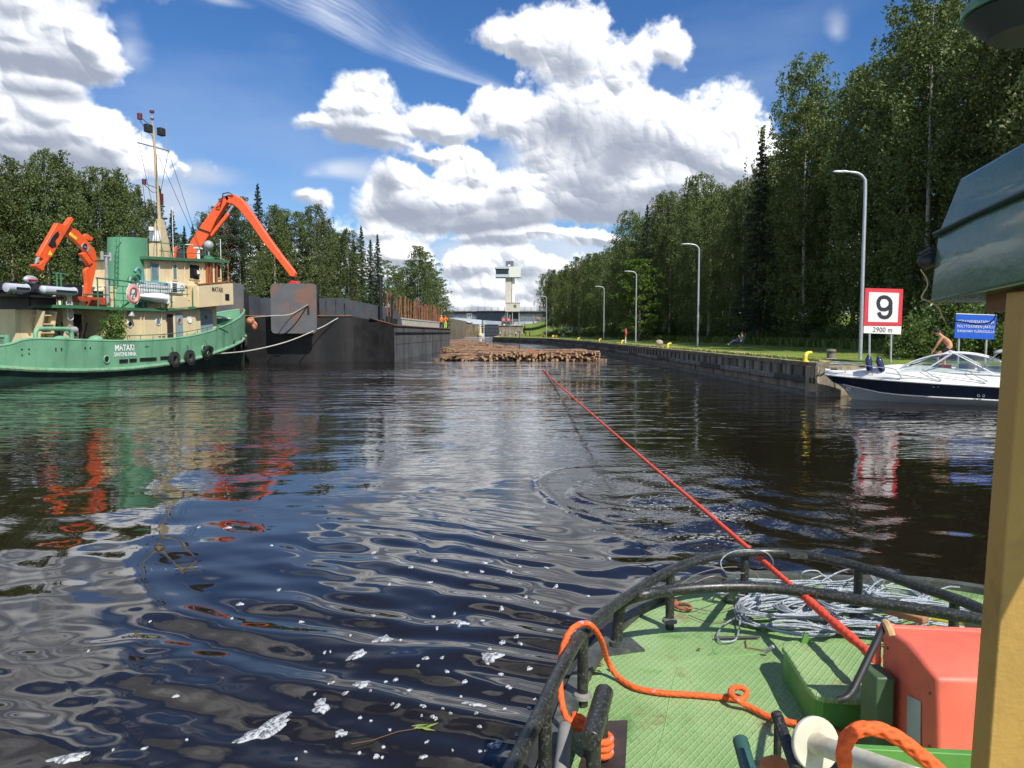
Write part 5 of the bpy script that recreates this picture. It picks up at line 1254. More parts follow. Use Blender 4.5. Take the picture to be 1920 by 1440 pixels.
# ---------------- barge ----------------
STEELB = mat('black_barge_plate', (.011, .011, .012), .5, var=.4, scale=.4, dirt=(.045, .038, .032), dirt_amt=.5, dirt_scale=.7, streak=True)
STEELG2 = mat('grey_barge_side', (.115, .120, .125), .6, var=.25, scale=.35, dirt=(.025, .025, .027), dirt_amt=.75, dirt_scale=.45, streak=True)
STEELC = mat('grey_coaming', (.052, .060, .072), .6, var=.15, scale=.8, dirt=(.12, .06, .03), dirt_amt=.4, dirt_scale=1.2)
RUST = mat('rusty_stake', (.20, .085, .045), .85, var=.3, scale=1.5)
bg = thing('cargo_barge', 'long black steel timber barge moored ahead of the green tug', 'barge', (0,0,0))
BL, BR_, B0, B1 = -28.2, -11.2, 72.0, 121.5
def bxr(Y): return BR_+(Y-B0)*.03
mb = MB()
secs = []
for (y, zb, zt_, inset) in ((69.3, -1, 4.05, 3.0), (70.4, -1, 3.80, 1.7), (71.7, -1, 3.5, .7), (73.5, -1, 3.22, 0), (90, -1, 3.2, 0), (B1, -1, 3.15, 0)):
    r_x = bxr(max(y, B0))-inset; l_x = BL+inset+(y-B0)*.03
    secs.append([(l_x, y, zb), (l_x, y, zt_), (r_x, y, zt_), (r_x, y, zb)])
# bow and side plating kept apart so each keeps its own paint
mb.m = 0; mb.loft(secs[:4], closed_sec=True, cap0=True); mb.m = 1; mb.loft(secs[3:], closed_sec=True, cap1=True)
mb.build('hull', [STEELB, STEELG2], bg, angle=20)
mb = MB(); mb.tube([(bxr(y)+.02, y, 2.62) for y in (73.6, B1)], .10, n=6); mb.tube([(bxr(70)-1.6, 70.2, 3.87), (bxr(73)+.0, 73.5, 3.24), (bxr(B1), B1, 3.17)], .09, n=6); [mb.box((bxr(y)+.0, y, 2.9), (.10, .14, .5)) for y in (79, 93, 107)]; mb.build('rubbing_rail', STEELB, bg)
mb = MB(); [mb.box((bxr(y)+.005, y, 1.1), (.03, .05, 3.9)) for y in (80, 86.5, 93, 99.5, 106, 112.5, 118)]; mb.box((bxr(97.5)+.012, 97.5, 1.55), (.03, 47, .05), rz=-.03); mb.build('plate_seam', STEELG2, bg)
mb = MB(); mb.tube([(bxr(70.4)-1.7, 70.35, 3.93), (bxr(71.7)-.7, 71.65, 3.62), (bxr(73.5), 73.5, 3.34), (bxr(90), 90, 3.28), (bxr(B1), B1, 3.24)], .05, n=6); mb.tube([(BL+3, 69.25, 4.12), (BR_-3, 69.25, 4.12)], .05, n=6); mb.build('rusty_rim', RUST, bg)
# bow deck coamings
mb = MB()
mb.box((-21.9, 75.2, 4.9), (12.4, .25, 2.1)); mb.box((-17.9, 70.9, 4.35), (5.2, .2, .9)); mb.box((-26, 70.9, 4.1), (5.0, .2, 1.3)); mb.box((-25.5, 72.5, 4.9), (3.2, 3.0, 2.2))
mb.prism([(-15.4, 71.0, 3.7), (-15.4, 71.0, 5.75), (-13.6, 76.5, 5.3), (-11.9, 81.0, 4.95), (-11.7, 82.2, 3.9), (-11.6, 82.2, 3.2), (-13.0, 76, 3.2)], (-.25, 0, 0))
mb.box((-16.4, 70.95, 4.75), (2.0, .25, 2.0)); mb.build('bow_coaming', STEELC, bg)
mb = MB(); [mb.box((-16.9+.9*k, 70.8, 4.75), (.08, .14, 2.0)) for k in range(3)]; [mb.box((-27.5+1.3*k, 70.75, 4.7), (.12, .14, 2.2)) for k in range(3)]; mb.build('coaming_rib', STEELC, bg)
mb = MB(); [mb.box((bxr(y)-1.6, y, 4.0), (.6, .7, 1.5)) for y in (79.5,)]; mb.box((bxr(78)-.9, 78, 3.7), (.5, 2.2, .6)); mb.cyl((bxr(77)-.8, 76.6, 3.2), (bxr(77)-.8, 76.6, 6.2), .12); mb.cyl((bxr(75)-.9, 75.5, 3.2), (bxr(75)-.9, 75.5, 4.2), .25); mb.build('bollard_gear', STEELB, bg)
mb = MB(); mb.tube([(bxr(74.5)-2.0, 74.2, 3.6), (-14.4, 72.6, 3.9), (-15.2, 70.6, 3.9)], .06, n=6); mb.ball((-13.9, 74, 3.6), (.5, .5, .25)); mb.ball((-12.9, 77, 3.45), (.5, 1.0, .2)); mb.build('deck_rust_gear', RUST, bg)
# pale serrated bundle supports along the hold
POCK = mat('stake_pocket', (.42, .40, .34), .8, var=.12, scale=2, dirt=(.14, .10, .07), dirt_amt=.6, dirt_scale=2)
mb = MB()
for k in range(46):
    y = 82.5+k*.84; mb.box((bxr(y)-1.25, y, 3.65), (.5, .50, .95))
    mb.box((bxr(y)-1.25, y, 4.15), (.6, .60, .16))
mb.build('stake_pocket', POCK, bg)
r_ = random.Random(21)
mb = MB(); mb.box((bxr(101)-1.6, 101, 3.8), (.1, 39, 1.1), rz=-.03); mb.build('hold_wall', STEELC, bg)
for k in range(28):
    y = 77.0+k*1.6+r_.uniform(-.35, .35); hh = (6.55 if k < 12 else 6.4)+r_.uniform(-.35, .3); x = bxr(y)-1.3
    MB().tube([(x, y, 3.2), (x+r_.uniform(-.12, .12), y+r_.uniform(-.25, .25), hh)], .085, n=6).build('stake', RUST, bg)
for k in range(26):
    y = 76.0+k*1.75+r_.uniform(-.3, .3); MB().tube([(-26.2, y, 3.2), (-26.2+r_.uniform(-.15, .15), y, 5.9+r_.uniform(-.3, .3))], .08, n=6).build('stake', mat('pale_stake', (.34, .27, .16), .85), bg)
MB().cyl((-13.0, 76.9, 3.2), (-13.0, 76.9, 8.3), .16).build('dark_post', STEELB, bg)
# two upright pusher plates hung ahead of the bow
PLATE = mat('rusty_pusher_plate', (.105, .110, .120), .5, var=.15, scale=.6, dirt=(.24, .11, .055), dirt_amt=.65, dirt_scale=.45)
def plate(cx, cz, w, h, lab):
    mb = MB(); rr = .35; pts = []
    for qx, qz, a0 in ((1, 1, 0), (-1, 1, 90), (-1, -1, 180), (1, -1, 270)):
        for k in range(5):
            a = R(a0+k*22.5); pts.append((cx+qx*(w/2-rr)+rr*math.cos(a), 68.0, cz+qz*(h/2-rr)+rr*math.sin(a)))
    mb.prism(pts, (0, .18, 0)); o = mb.build('pusher_plate', PLATE, bg); o['label'] = lab
    mb = MB(); [mb.box((cx+q*w*.36, 69.5, cz-.2), (.3, 2.4, h*.75)) for q in (-1, 1)]; mb.box((cx, 69.5, cz+.3), (w*.7, .2, .5)); mb.build('plate_bracket', STEELB, o)
    return o
c = at(550.5, 578.5, 68); pl = plate(c.x, c.z, 4.0, 4.35, 'rust-stained upright plate in the middle of the bow')
MB().box((c.x+1.3, 67.98, c.z-.15), (.16, .06, .7)).build('slot', M_BLACKM, pl)
c2 = at(432, 578, 68); plate(c2.x-.85, c2.z, 4.0, 4.35, 'dark upright plate behind the green bow')
def rope(name, pts, r, m, label, cat='rope', n=8, seg=10, sag=None):
    mb = MB(); mb.tube(catmull(pts, seg), r, n=n); o = mb.build(name, m); tag(o, label, cat); return o
M_WROPE = mat('white_rope', (.45, .44, .40), .85, var=.2, scale=12)
p0 = TW(-2.4, 27.3, 3.9); e = c+Vector((1.3, -.1, .35))
rope('mooring_rope', [p0, at(510, 592, 66)+Vector((0,0,0)), at(545, 589, 67.7), e], .035, M_WROPE, 'pale rope from the green bow up to the slot in the rusty plate')
rope('mooring_rope', [TW(-.4, 19.0, 1.0), at(470, 657, 63), at(540, 640, 66), at(600, 615, 68.5), at(622, 603, 69), at(636, 595, 69.4)], .045, M_WROPE, 'long pale rope sagging from the tug side to the barge bow corner')
c3 = at(572, 607, 67.9); rope('slack_line', [e, at(555, 605, 67.95), at(535, 624, 67.9), at(524, 628, 68)], .035, M_BLACKM, 'dark slack line hanging down the rusty plate')
mb = MB(); c4 = TW(-2.5, 27.6, 3.6); mb.ball((0, 0, 0), (.35, .45, .35)); mb.ball((.3, .1, -.4), (.25, .3, .4)); o = mb.build('rag_bundle', mat('orange_rag', (.45, .18, .09), .9, var=.3)); o.location = c4; tag(o, 'orange-brown rag bundle wrapped on the green stem head', 'rag')

# ---------------- orange material handler behind the wheelhouse ----------------
HY = 84.0
hx = thing('material_handler', 'orange material handler with a long bent boom reaching over the barge', 'excavator', (0,0,0))
def hp(name, pts, w=.9, m=None, dy=0): return MB().prism([at(x, y, HY+dy) for x, y in pts], (0, w, 0)).build(name, m or ORANGE, hx, bevel=.06)
hp('main_boom', [(351,500),(349,470),(357,452),(378,420),(410,376),(418,368),(426,366),(430,372),(424,381),(405,412),(392,440),(378,462),(367,484),(360,502)])
hp('dipper_arm', [(420,369),(428,364.5),(440,365),(452,372),(462,384),(480,410),(505,447),(530,481),(549,505),(553,512),(552,519),(543,518),(538,510),(520,487),(494,455),(468,418),(446,391),(436,383),(426,380)])
hp('boom_cylinder', [(393,441),(397,433),(425,398),(430,402),(402,437),(397,444)], .4, dy=-.5)
MB().tube([at(427, 400, HY-.3), at(437, 386, HY-.3)], .14, n=8).build('cylinder_rod', GREYM, hx)
hp('grapple', [(541,531),(545,526),(556,527),(559,532),(557,538),(543,538)], 1.2, M_REDL)
MB().tube([at(548, 516, HY+.4), at(549, 528, HY+.4)], .18, n=8).build('rotator', M_BLACKM, hx)
hp('cab', [(329,470),(346,468),(349,503),(331,505)], 2.2, M_GLASSD); hp('turret', [(322,500),(372,500),(372,600),(322,600)], 3.0, mat('dark_turret', (.05, .05, .055), .6), dy=.6)
hp('cab_frame', [(323,465),(330,461),(330,466),(327,505),(323,505)], .5, dy=-.3)
mb = MB(); mb.tube([at(410, 374, HY-.1), at(417, 372, HY-.2), at(418, 363, HY-.2), at(429, 361, HY-.2), at(437, 366, HY-.1)], .07, n=6); mb.tube([at(405, 390, HY-.1), at(413, 385, HY-.3), at(416, 376, HY-.2)], .06, n=6); mb.tube([at(371, 428, HY-.06), at(393, 436, HY-.06)], .07, n=5); mb.build('hydraulic_hose', M_BLACKM, hx)

# ---------------- left bank odds and ends ----------------
lp = thing('bark_heap', 'long brown heap of bark and logs on the left bank behind the tug', 'log heap', (0,0,0))
r_ = random.Random(17); mb = MB()
for k in range(90):
    a_ = at(-30+r_.uniform(0, 92), 611+r_.uniform(-9, 6), 70+r_.uniform(-1.5, 1.5)); L = r_.uniform(1.2, 2.4); mb.cyl((a_.x-L, a_.y+r_.uniform(-.3, .3), a_.z+r_.uniform(-.05, .1)), (a_.x+L, a_.y, a_.z), r_.uniform(.10, .18), n=7)
mb.build('logs', mat('bark_brown', (.24, .12, .075), .9, var=.4, scale=2), lp)
a_ = at(15, 612, 71.5); MB().box((a_.x, a_.y+.8, 3.3), (7, 1.6, 1.0)).build('base', mat('bark_base', (.20, .11, .07), .9, var=.3), lp)
a_ = at(1.5, 615, 66); hz = thing('hazard_post', 'yellow and black striped marker board at the far left edge', 'marker', (a_.x, 66, 3.3))
for k in range(6): MB().box((0, 0, -.5+.27*k), (.35, .1, .27)).build('stripe', M_YELLOW if k % 2 == 0 else M_BLACKM, hz)
# ---------------- log raft ----------------
M_LBARK = mat('log_bark', (.20, .118, .070), .9, var=.45, scale=1.2, dirt=(.12, .07, .045), dirt_amt=.5, dirt_scale=3)
M_LCUT = mat('log_cut_end', (.36, .225, .115), .8, var=.15, scale=5)
M_LBARK2 = mat('peeled_log', (.38, .23, .115), .8, var=.3, scale=1.4, dirt=(.2, .11, .07), dirt_amt=.5, dirt_scale=2)
def log_obj(L, r0, r1, m, seed):
    mb = MB(); mb.m = 0; r = random.Random(seed); n = 9; secs = []
    for k in range(4):
        f = k/3; rr = r0+(r1-r0)*f; cx = r.uniform(-.03, .03); secs.append([(cx+rr*math.cos(2*math.pi*i/n), -L/2+L*f, rr*math.sin(2*math.pi*i/n)) for i in range(n)])
    mb.loft([q[::-1] for q in secs], closed_sec=True); o = len(mb.v)-4*n; mb.m = 1
    mb.f.append(tuple(range(o, o+n))); mb.mi.append(1); mb.f.append(tuple(range(o+4*n-1, o+3*n-1, -1))); mb.mi.append(1)
    ob = mb.build('log', [m, M_LCUT], angle=40); return ob
lg = [log_obj(4.6, .12, .09, M_LBARK, 1), log_obj(4.2, .10, .08, M_LBARK2, 2), log_obj(4.9, .145, .10, M_LBARK, 3), log_obj(3.8, .09, .07, M_LBARK, 4), log_obj(4.4, .125, .09, M_LBARK, 5)]
GLG = 'logs of the floating raft'
for o in lg: tag(o, 'rough bark-covered log lying in the floating timber raft', 'log', GLG)
r_ = random.Random(31); nl = 0; first_l = list(lg); rest = MB()
def bundle(cx, cy, wid, hgt, ang, layers, top=True):
    """a floating bundle: logs side by side in an oval pile"""
    out = []
    for l in range(layers):
        z = -.10+l*.20; w = wid*1.0*math.sqrt(max(.1, 1-(l/layers)**2.2)); n = int(w/.25)
        for i in range(n):
            off = -w/2+(i+.5)*w/n+r_.uniform(-.05, .05); al = r_.uniform(-1.1, 1.1)
            a = ang+r_.gauss(0, .16)+(r_.uniform(-.5, .5) if r_.random() < .10 else 0)
            x = cx+off*math.cos(ang)-al*math.sin(ang); y = cy+off*math.sin(ang)+al*math.cos(ang)
            out.append((x, y, z*.66*hgt+r_.uniform(-.03, .04), a, l, layers))
    return out
cand = []
# front row of bundles (x from the left end to the right end), each with its own slant
for cx, cy, w, h, a, L in ((-4.2,75.0,2.6,.9,-.55,4),(-1.9,74.6,2.8,1.0,.30,4),(.6,74.4,3.0,1.05,.05,5),(3.0,74.6,2.6,1.0,-.15,5),(4.9,74.4,2.6,1.05,.55,5),(6.2,75.2,2.0,1.2,.75,5),
  (5.2,77.6,3.2,1.25,.9,5),(2.0,78.6,3.4,1.1,.6,4),(-1.2,79.4,3.2,1.05,-.2,4),(-3.4,79.6,2.4,.95,.5,4)):
    cand += bundle(cx-.25, cy, w, h, a, L+1)
for k in range(30):
    y = 84+k*4.9; cxx = np.interp(y, [84, 100, 130, 170, 228], [.2, -3.2, -7.0, -11.0, -17.0])
    for q in (-3.0, 0.2, 3.2):
        cand += bundle(cxx+q*(1 if y < 170 else .85)+r_.uniform(-.5, .5), y+r_.uniform(-1, 1), 3.0, 1.0+(.5 if (k == 9 and q > 3) else 0), r_.uniform(-1.2, 1.2), 4)
def vis(c):  # how large it shows: near logs on top of their pile first
    return (c[5]-c[4])*1.5+(c[1]-74)*.35
cand.sort(key=vis)
for c in cand[:298]:
    k = nl % 5; nl += 1
    o = first_l.pop(0) if first_l and k == lg.index(first_l[0]) else None
    if o is None: o = lg[k].copy(); COL.objects.link(o)
    o.location = (c[0], c[1], c[2]+.08); o.rotation_euler = (r_.uniform(-.03, .03), 0, c[3])
rest.m = 0
for c in cand[298:]:
    d = Vector((-math.sin(c[3]), math.cos(c[3]), r_.uniform(-.02, .02)))*2.1; p = Vector(c[:3])+Vector((0, 0, .08)); n = len(rest.v); rr = r_.uniform(.11, .17)
    rest.m = 0; rest.cyl(p-d, p+d, rr, rr*.8, n=6, caps=False)
    rest.f.append(tuple(range(n+5, n-1, -1))); rest.mi.append(1); rest.f.append(tuple(range(n+6, n+12))); rest.mi.append(1)
tag(rest.build('raft_logs', [M_LBARK, M_LCUT], angle=40), 'mass of brown logs trailing away behind the front bundles', 'logs', kind='stuff')
mb = MB(); x0 = onz(1010, 690); mb.ball((0, 0, 0), (.5, .4, .25)); [mb.tube([(0, 0, .2), (-.6+.3*k, .4, .5-.1*k)], .05, n=5) for k in range(5)]
MO_RED = mat('red_orange_rope', (.80, .085, .022), .7, var=.15, scale=30)
o = mb.build('rope_knot', MO_RED); kp = at(1003, 668, 73.0); o.location = kp; tag(o, 'red knot of rope tied around the front logs of the raft', 'rope')
o = MB().cyl((0, 0, 0), (0, 0, 1.9), .035, n=6).build('marker_stick', M_BLACKM); o.location = at(974, 655, 80); tag(o, 'thin dark stick standing up in the middle of the log raft', 'stick')

# ---------------- people ----------------
SKIN = mat('skin', (.52, .27, .17), .55, var=.06)
SKIN_T = mat('tanned_skin', (.50, .24, .13), .5, var=.07)
HAIR = mat('brown_hair', (.10, .055, .03), .8, var=.2)
def skinned(name, J, E_, RAD, m, parent, root='pelvis', sub=2):
    names = list(J); me = bpy.data.meshes.new(name); me.from_pydata([J[k] for k in names], [(names.index(a), names.index(b)) for a, b in E_], [])
    o = bpy.data.objects.new(name, me); COL.objects.link(o)
    sk = o.modifiers.new('skin', 'SKIN'); sk.use_smooth_shade = True
    for i, k in enumerate(names):
        v = me.skin_vertices[0].data[i]; r = RAD[k]; v.radius = (r, r) if not isinstance(r, tuple) else r; v.use_root = (k == root)
    ss_ = o.modifiers.new('sub', 'SUBSURF'); ss_.levels = sub; ss_.render_levels = sub
    dg = bpy.context.evaluated_depsgraph_get(); m2 = bpy.data.meshes.new_from_object(o.evaluated_get(dg)); bpy.data.objects.remove(o)
    m2.materials.clear(); m2.materials.append(m); r = bpy.data.objects.new(name, m2); COL.objects.link(r); r.parent = parent
    m2.polygons.foreach_set('use_smooth', [True]*len(m2.polygons)); return r
def person(label, loc, rz, pose, skin=SKIN, parts=(), group=None, scale=1.0, hair=HAIR, hat=None, fingers=False):
    """pose: joint name -> position in metres (x right, y forward, z up)"""
    o = thing('person', label, 'person', loc, rz, group); o.scale = (scale,)*3
    J = {k: Vector(v) for k, v in pose.items()}
    RAD = dict(pelvis=.125, belly=.125, chest=.145, neck=.055, skull=.085, crown=.085, brow=.04, jaw=.055, shl=.068, shr=.068, ell=.045, elr=.045, wrl=.032, wrr=.032, hdl=.036, hdr=.036, hil=.098, hir=.098, knl=.062, knr=.062, anl=.042, anr=.042, tol=.038, tor=.038)
    E_ = [('pelvis','belly'),('belly','chest'),('chest','neck'),('neck','skull'),('skull','crown'),('skull','jaw'),('chest','shl'),('shl','ell'),('ell','wrl'),('wrl','hdl'),('chest','shr'),('shr','elr'),('elr','wrr'),('wrr','hdr'),
          ('pelvis','hil'),('hil','knl'),('knl','anl'),('anl','tol'),('pelvis','hir'),('hir','knr'),('knr','anr'),('anr','tor')]
    hf = (J['jaw']-J['skull']); hf.z = 0
    if hf.length < .01: hf = Vector((0, 1, 0))
    hf.normalize()
    if fingers:
        for sd in 'lr':
            hd = J['hd'+sd]; d = (hd-J['wr'+sd]).normalized(); sidev = d.cross(Vector((0, 0, 1))).normalized()
            for q in range(4):
                b = hd+sidev*(.022*(q-1.5)); L = (.060, .072, .068, .052)[q]; k1 = 'f%s%d' % (sd, q); J[k1+'a'] = b+d*L*.5; J[k1+'b'] = b+d*L*.85+Vector((0, 0, -L*.35))
                RAD[k1+'a'] = .0095; RAD[k1+'b'] = .008; E_ += [('hd'+sd, k1+'a'), (k1+'a', k1+'b')]
            J['t%sa' % sd] = J['wr'+sd]+d*.035+sidev*.045; J['t%sb' % sd] = J['wr'+sd]+d*.075+sidev*.055; RAD['t%sa' % sd] = .012; RAD['t%sb' % sd] = .009; E_ += [('wr'+sd, 't%sa' % sd), ('t%sa' % sd, 't%sb' % sd)]
    body = skinned('body', J, E_, RAD, skin, o)
    hc = (J['skull']+J['crown'])/2
    mb = MB(); sv = hf.cross(Vector((0, 0, 1))); c = hc+hf*.083
    mb.ball(c+Vector((0, 0, -.02))+hf*.012, (.014, .014, .026), 8, 6); [mb.ball(hc+sv*.083*q+Vector((0, 0, -.015)), (.016, .02, .03), 8, 6) for q in (-1, 1)]; mb.build('nose_and_ears', skin, o)
    mb = MB(); [mb.ball(c+sv*.032*q+Vector((0, 0, .012))-hf*.006, .010, 8, 6) for q in (-1, 1)]; mb.build('eye', M_BLACKM, o); mb = MB(); mb.ball(c+Vector((0, 0, -.065))-hf*.004, (.024, .012, .006), 8, 5); mb.build('mouth', mat('lips', (.32, .08, .06), .6), o)
    if hair:
        mb = MB(); mb.ball(hc-hf*.018+Vector((0, 0, .026)), (.094, .096, .098), 14, 10); mb.build('hair', hair, o)
    for nm, keys, edges, radii, m in parts:
        JJ = {}; 
        for k in keys:
            if isinstance(k, tuple): a, b, f = k[1:]; JJ[k[0]] = J[a]*(1-f)+J[b]*f
            else: JJ[k] = J[k]
        skinned(nm, JJ, edges, radii, m, o, root=list(JJ)[0])
    if hat:
        kind, m = hat
        mb = MB(); mb.ball(hc+Vector((0, 0, .045)), (.104, .108, .088), 16, 10)
        if kind == 'cap': mb.ball(hc+hf*.12+Vector((0, 0, .045)), (.075, .085, .012), 14, 6)
        else: mb.lathe(tuple(hc+Vector((0, 0, .03))), [(.105, 0), (.13, .0), (.13, .012), (.10, .02)], 18)
        mb.build('cap' if kind == 'cap' else 'helmet', m, o)
    return o
STAND = dict(pelvis=(0,0,.95), belly=(0,.01,1.10), chest=(0,.0,1.33), neck=(0,.01,1.50), skull=(0,.02,1.62), crown=(0,.0,1.70), jaw=(0,.06,1.57), shl=(-.19,0,1.42), ell=(-.25,-.03,1.13), wrl=(-.24,.08,.90), hdl=(-.23,.11,.82),
   shr=(.19,0,1.42), elr=(.25,-.03,1.13), wrr=(.24,.08,.90), hdr=(.23,.11,.82), hil=(-.10,0,.90), knl=(-.11,.03,.50), anl=(-.12,0,.09), tol=(-.13,.14,.04), hir=(.10,0,.90), knr=(.11,.03,.50), anr=(.12,0,.09), tor=(.13,.14,.04))
def trousers(m, to='an', f=1.0, r=1.0):
    return ('trousers', ['pelvis', 'belly' if False else ('waist','pelvis','belly',.6), 'hil', 'hir', ('kl','hil','knl',1.0), ('kr','hir','knr',1.0), ('el','knl','anl',f), ('er','knr','anr',f)],
            [('pelvis','waist'),('pelvis','hil'),('pelvis','hir'),('hil','kl'),('kl','el'),('hir','kr'),('kr','er')], dict(pelvis=.15*r, waist=.14*r, hil=.115*r, hir=.115*r, kl=.082*r, kr=.082*r, el=.065*r, er=.065*r), m)
def shorts(m): 
    return ('shorts', ['pelvis', ('waist','pelvis','belly',.7), 'hil', 'hir', ('kl','hil','knl',.62), ('kr','hir','knr',.62)], [('pelvis','waist'),('pelvis','hil'),('pelvis','hir'),('hil','kl'),('hir','kr')],
            dict(pelvis=.155, waist=.138, hil=.125, hir=.125, kl=.10, kr=.10), m)
def jacket(m, f=1.0):
    return ('jacket', ['chest', 'belly', 'pelvis', ('nk','chest','neck',.55), 'shl', 'shr', 'ell', 'elr', ('wl','ell','wrl',f), ('wr','elr','wrr',f)],
            [('chest','belly'),('belly','pelvis'),('chest','nk'),('chest','shl'),('chest','shr'),('shl','ell'),('ell','wl'),('shr','elr'),('elr','wr')],
            dict(chest=.168, belly=.152, pelvis=.152, nk=.085, shl=.088, shr=.088, ell=.064, elr=.064, wl=.050, wr=.050), m)
def shoes(m): return ('shoes', ['anl', 'tol'], [('anl','tol')], dict(anl=.055, tol=.05), m)
def cloth(n, c): return mat(n, c, .85, var=.12, scale=6)
HIVIS = cloth('hivis_orange', (.90, .17, .02)); HIVY = cloth('hivis_yellow', (.55, .75, .06)); NAVY = cloth('navy_cloth', (.02, .025, .05)); WHITEC = cloth('white_cloth', (.70, .70, .68)); DKC = cloth('dark_cloth', (.013, .013, .016))
# two workers on the far end of the barge
wk = at(838, 615.5, 117.5)
person('person in an orange hi-vis jacket and white helmet, left of the pair on the barge', (bxr(117)-.75, 116.6, 3.2), .6, STAND, parts=[jacket(HIVIS), trousers(NAVY)], hat=('helmet', M_WHITE), group='workers on the barge', scale=1.12)
pz = dict(STAND); pz.update(elr=(.34,.05,1.25), wrr=(.20,.25,1.42), hdr=(.15,.30,1.48))
person('person in an orange jacket and yellow-green trousers, right of the pair on the barge', (bxr(118)-.35, 118.2, 3.2), -.5, pz, parts=[jacket(HIVIS), trousers(HIVY)], hat=('helmet', HIVIS), group='workers on the barge', scale=1.12)
# bystanders on the quay near the bridge
by = [(1048.5,632.5,.2,WHITEC,DKC,'person in a white top standing left of the blue car'),(1057,633,1.0,DKC,WHITEC,'person in dark jacket between the two pale-dressed people by the car'),(1068,633.3,-.5,WHITEC,NAVY,'person in pale clothes standing right in front of the blue car'),
      (938,629.5,.3,WHITEC,DKC,'person in a pale top at the left end of the stone pier'),(947,629.5,-.4,DKC,DKC,'dark-dressed person left of the signal post foot'),(967,630,.7,WHITEC,NAVY,'person in a white shirt left of the dark-dressed pair at the pier'),(979,630,0.,WHITEC,DKC,'person in a white shirt by the right corner of the pier'),(986,630.2,.5,DKC,NAVY,'left of the two dark-dressed people right of the pier'),(993,630.3,-.6,DKC,DKC,'right of the two dark-dressed people right of the pier')]
for px, py, rz, c1, c2, lb in by:
    Y = 206 if px > 1030 else 240; b = at(px, py, Y); gz_ = land_z(b.x-quay_x(Y), b.x, Y)
    person(lb, (b.x, Y, gz_), rz+math.pi*.5, STAND, parts=[jacket(c1), trousers(c2)], group='bystanders near the bridge')
# woman reclining in the green camping chair
Y = 62.0; b = at(1388, 645, Y); gz_ = land_z(b.x-quay_x(Y), b.x, Y)
SIT = dict(pelvis=(0,0,.50), belly=(0,-.05,.64), chest=(0,-.14,.86), neck=(0,-.14,1.03), skull=(0,-.10,1.14), crown=(0,-.12,1.22), jaw=(0,-.04,1.08), shl=(-.18,-.13,.95), ell=(-.27,.02,.72), wrl=(-.15,.14,.95), hdl=(-.12,.12,1.04), shr=(.18,-.13,.95), elr=(.27,.02,.72), wrr=(.15,.20,.72), hdr=(.12,.28,.72),
   hil=(-.10,.04,.50), knl=(-.10,.50,.56), anl=(-.10,.86,.24), tol=(-.10,.98,.27), hir=(.10,.04,.50), knr=(.10,.50,.60), anr=(.05,.88,.30), tor=(.05,1.0,.33))
person('person in a grey top and jeans sitting back in the green camping chair', (b.x, Y, gz_), R(75), SIT, parts=[jacket(cloth('grey_top', (.22, .21, .22)), .55), trousers(cloth('jeans', (.04, .06, .14)))], hair=mat('red_hair', (.20, .08, .04), .8))
chr_ = thing('camping_chair', 'dark green folding camping chair alone on the lawn', 'chair', (b.x, Y, gz_), R(75))
GC = cloth('green_canvas', (.02, .09, .07)); mb = MB(); mb.box((0, .12, .40), (.55, .55, .03)); mb.build('seat', GC, chr_); mb = MB(); mb.box((0, -.30, .78), (.58, .04, .80), rx=.25); mb.build('backrest', GC, chr_)
for sx in (-.27, .27):
    for a_, c_ in ((-.25, .35), (.35, -.25)): MB().cyl((sx, a_, 0), (sx, c_, .42), .015, n=6).build('leg', M_BLACKM, chr_)
# car by the slope
b = at(1080, 629, 214); car = thing('parked_car', 'blue-grey car parked on the grass below the tree slope', 'car', (b.x, 214, land_z(b.x-quay_x(214), b.x, 214)), R(8))
CP = mat('car_paint', (.10, .15, .20), .25, metal=.4, var=.05, coat=.5)
prof = [(-2.2,.35),(-2.25,.75),(-1.5,.92),(-.75,1.42),(.75,1.45),(1.6,1.0),(2.2,.88),(2.25,.4)]
MB().prism([(x, -.85, z) for x, z in prof], (0, 1.7, 0)).build('body', CP, car, bevel=.08)
MB().prism([(x, -.87, z) for x, z in ((-1.25,.97),(-.68,1.35),(.68,1.38),(1.3,1.0))], (0, 1.74, 0)).build('window', M_GLASSD, car)
for x in (-1.4, 1.4):
    for y in (-.8, .8): f = MB().cyl((x, y-.1, .32), (x, y+.1, .32), .32, n=20).build('wheel', RUBBER, car); MB().cyl((x, y-.12, .32), (x, y+.12, .32), .18, n=14).build('rim', GREYM, f)
# barriers and small fittings on the far quay
for px, py, Y, lb in ((1019, 629.5, 208, 'red and yellow barrier box at the foot of the lamp by the bridge'), (1040, 629.5, 196, 'small orange barrier box left of the bystanders')):
    b = at(px, py, Y); q = thing('barrier_box', lb, 'barrier', (b.x, Y, 1.45)); MB().box((0, 0, .3), (1.3, .5, .55)).build('box', M_YELLOW, q, bevel=.04); MB().box((0, -.27, .3), (.45, .03, .4)).build('red_panel', M_REDL, q)
def cleat(px, py, Y, lb, s=1.0):
    b = at(px, py, Y); x = quay_x(Y)+.45 if Y > 31.6 else b.x
    q = thing('mooring_hook', lb, 'mooring hook', (x if Y > 34 else b.x, Y, 1.39), R(20), 'yellow mooring hooks on the quay edge'); q.scale = (s,)*3
    MB().tube(catmull([(0, 0, 0), (0, 0, .22), (.05, 0, .33), (.16, 0, .38), (.30, 0, .38)], 5), [.085]*8+[.08]*4+[.07]*4+[.065]*4+[.06], n=12).build('horn', M_YELLOW, q); MB().cyl((0, 0, 0), (0, 0, .05), .15, n=16).build('foot', M_YELLOW, q)
cleat(1510, 679, 32.3, 'nearest yellow mooring hook at the near corner of the quay'); cleat(1254, 655, 60.5, 'second nearest yellow mooring hook, below the second lamp'); cleat(1164, 645, 83, 'third yellow mooring hook, left of the red lifebuoy post')
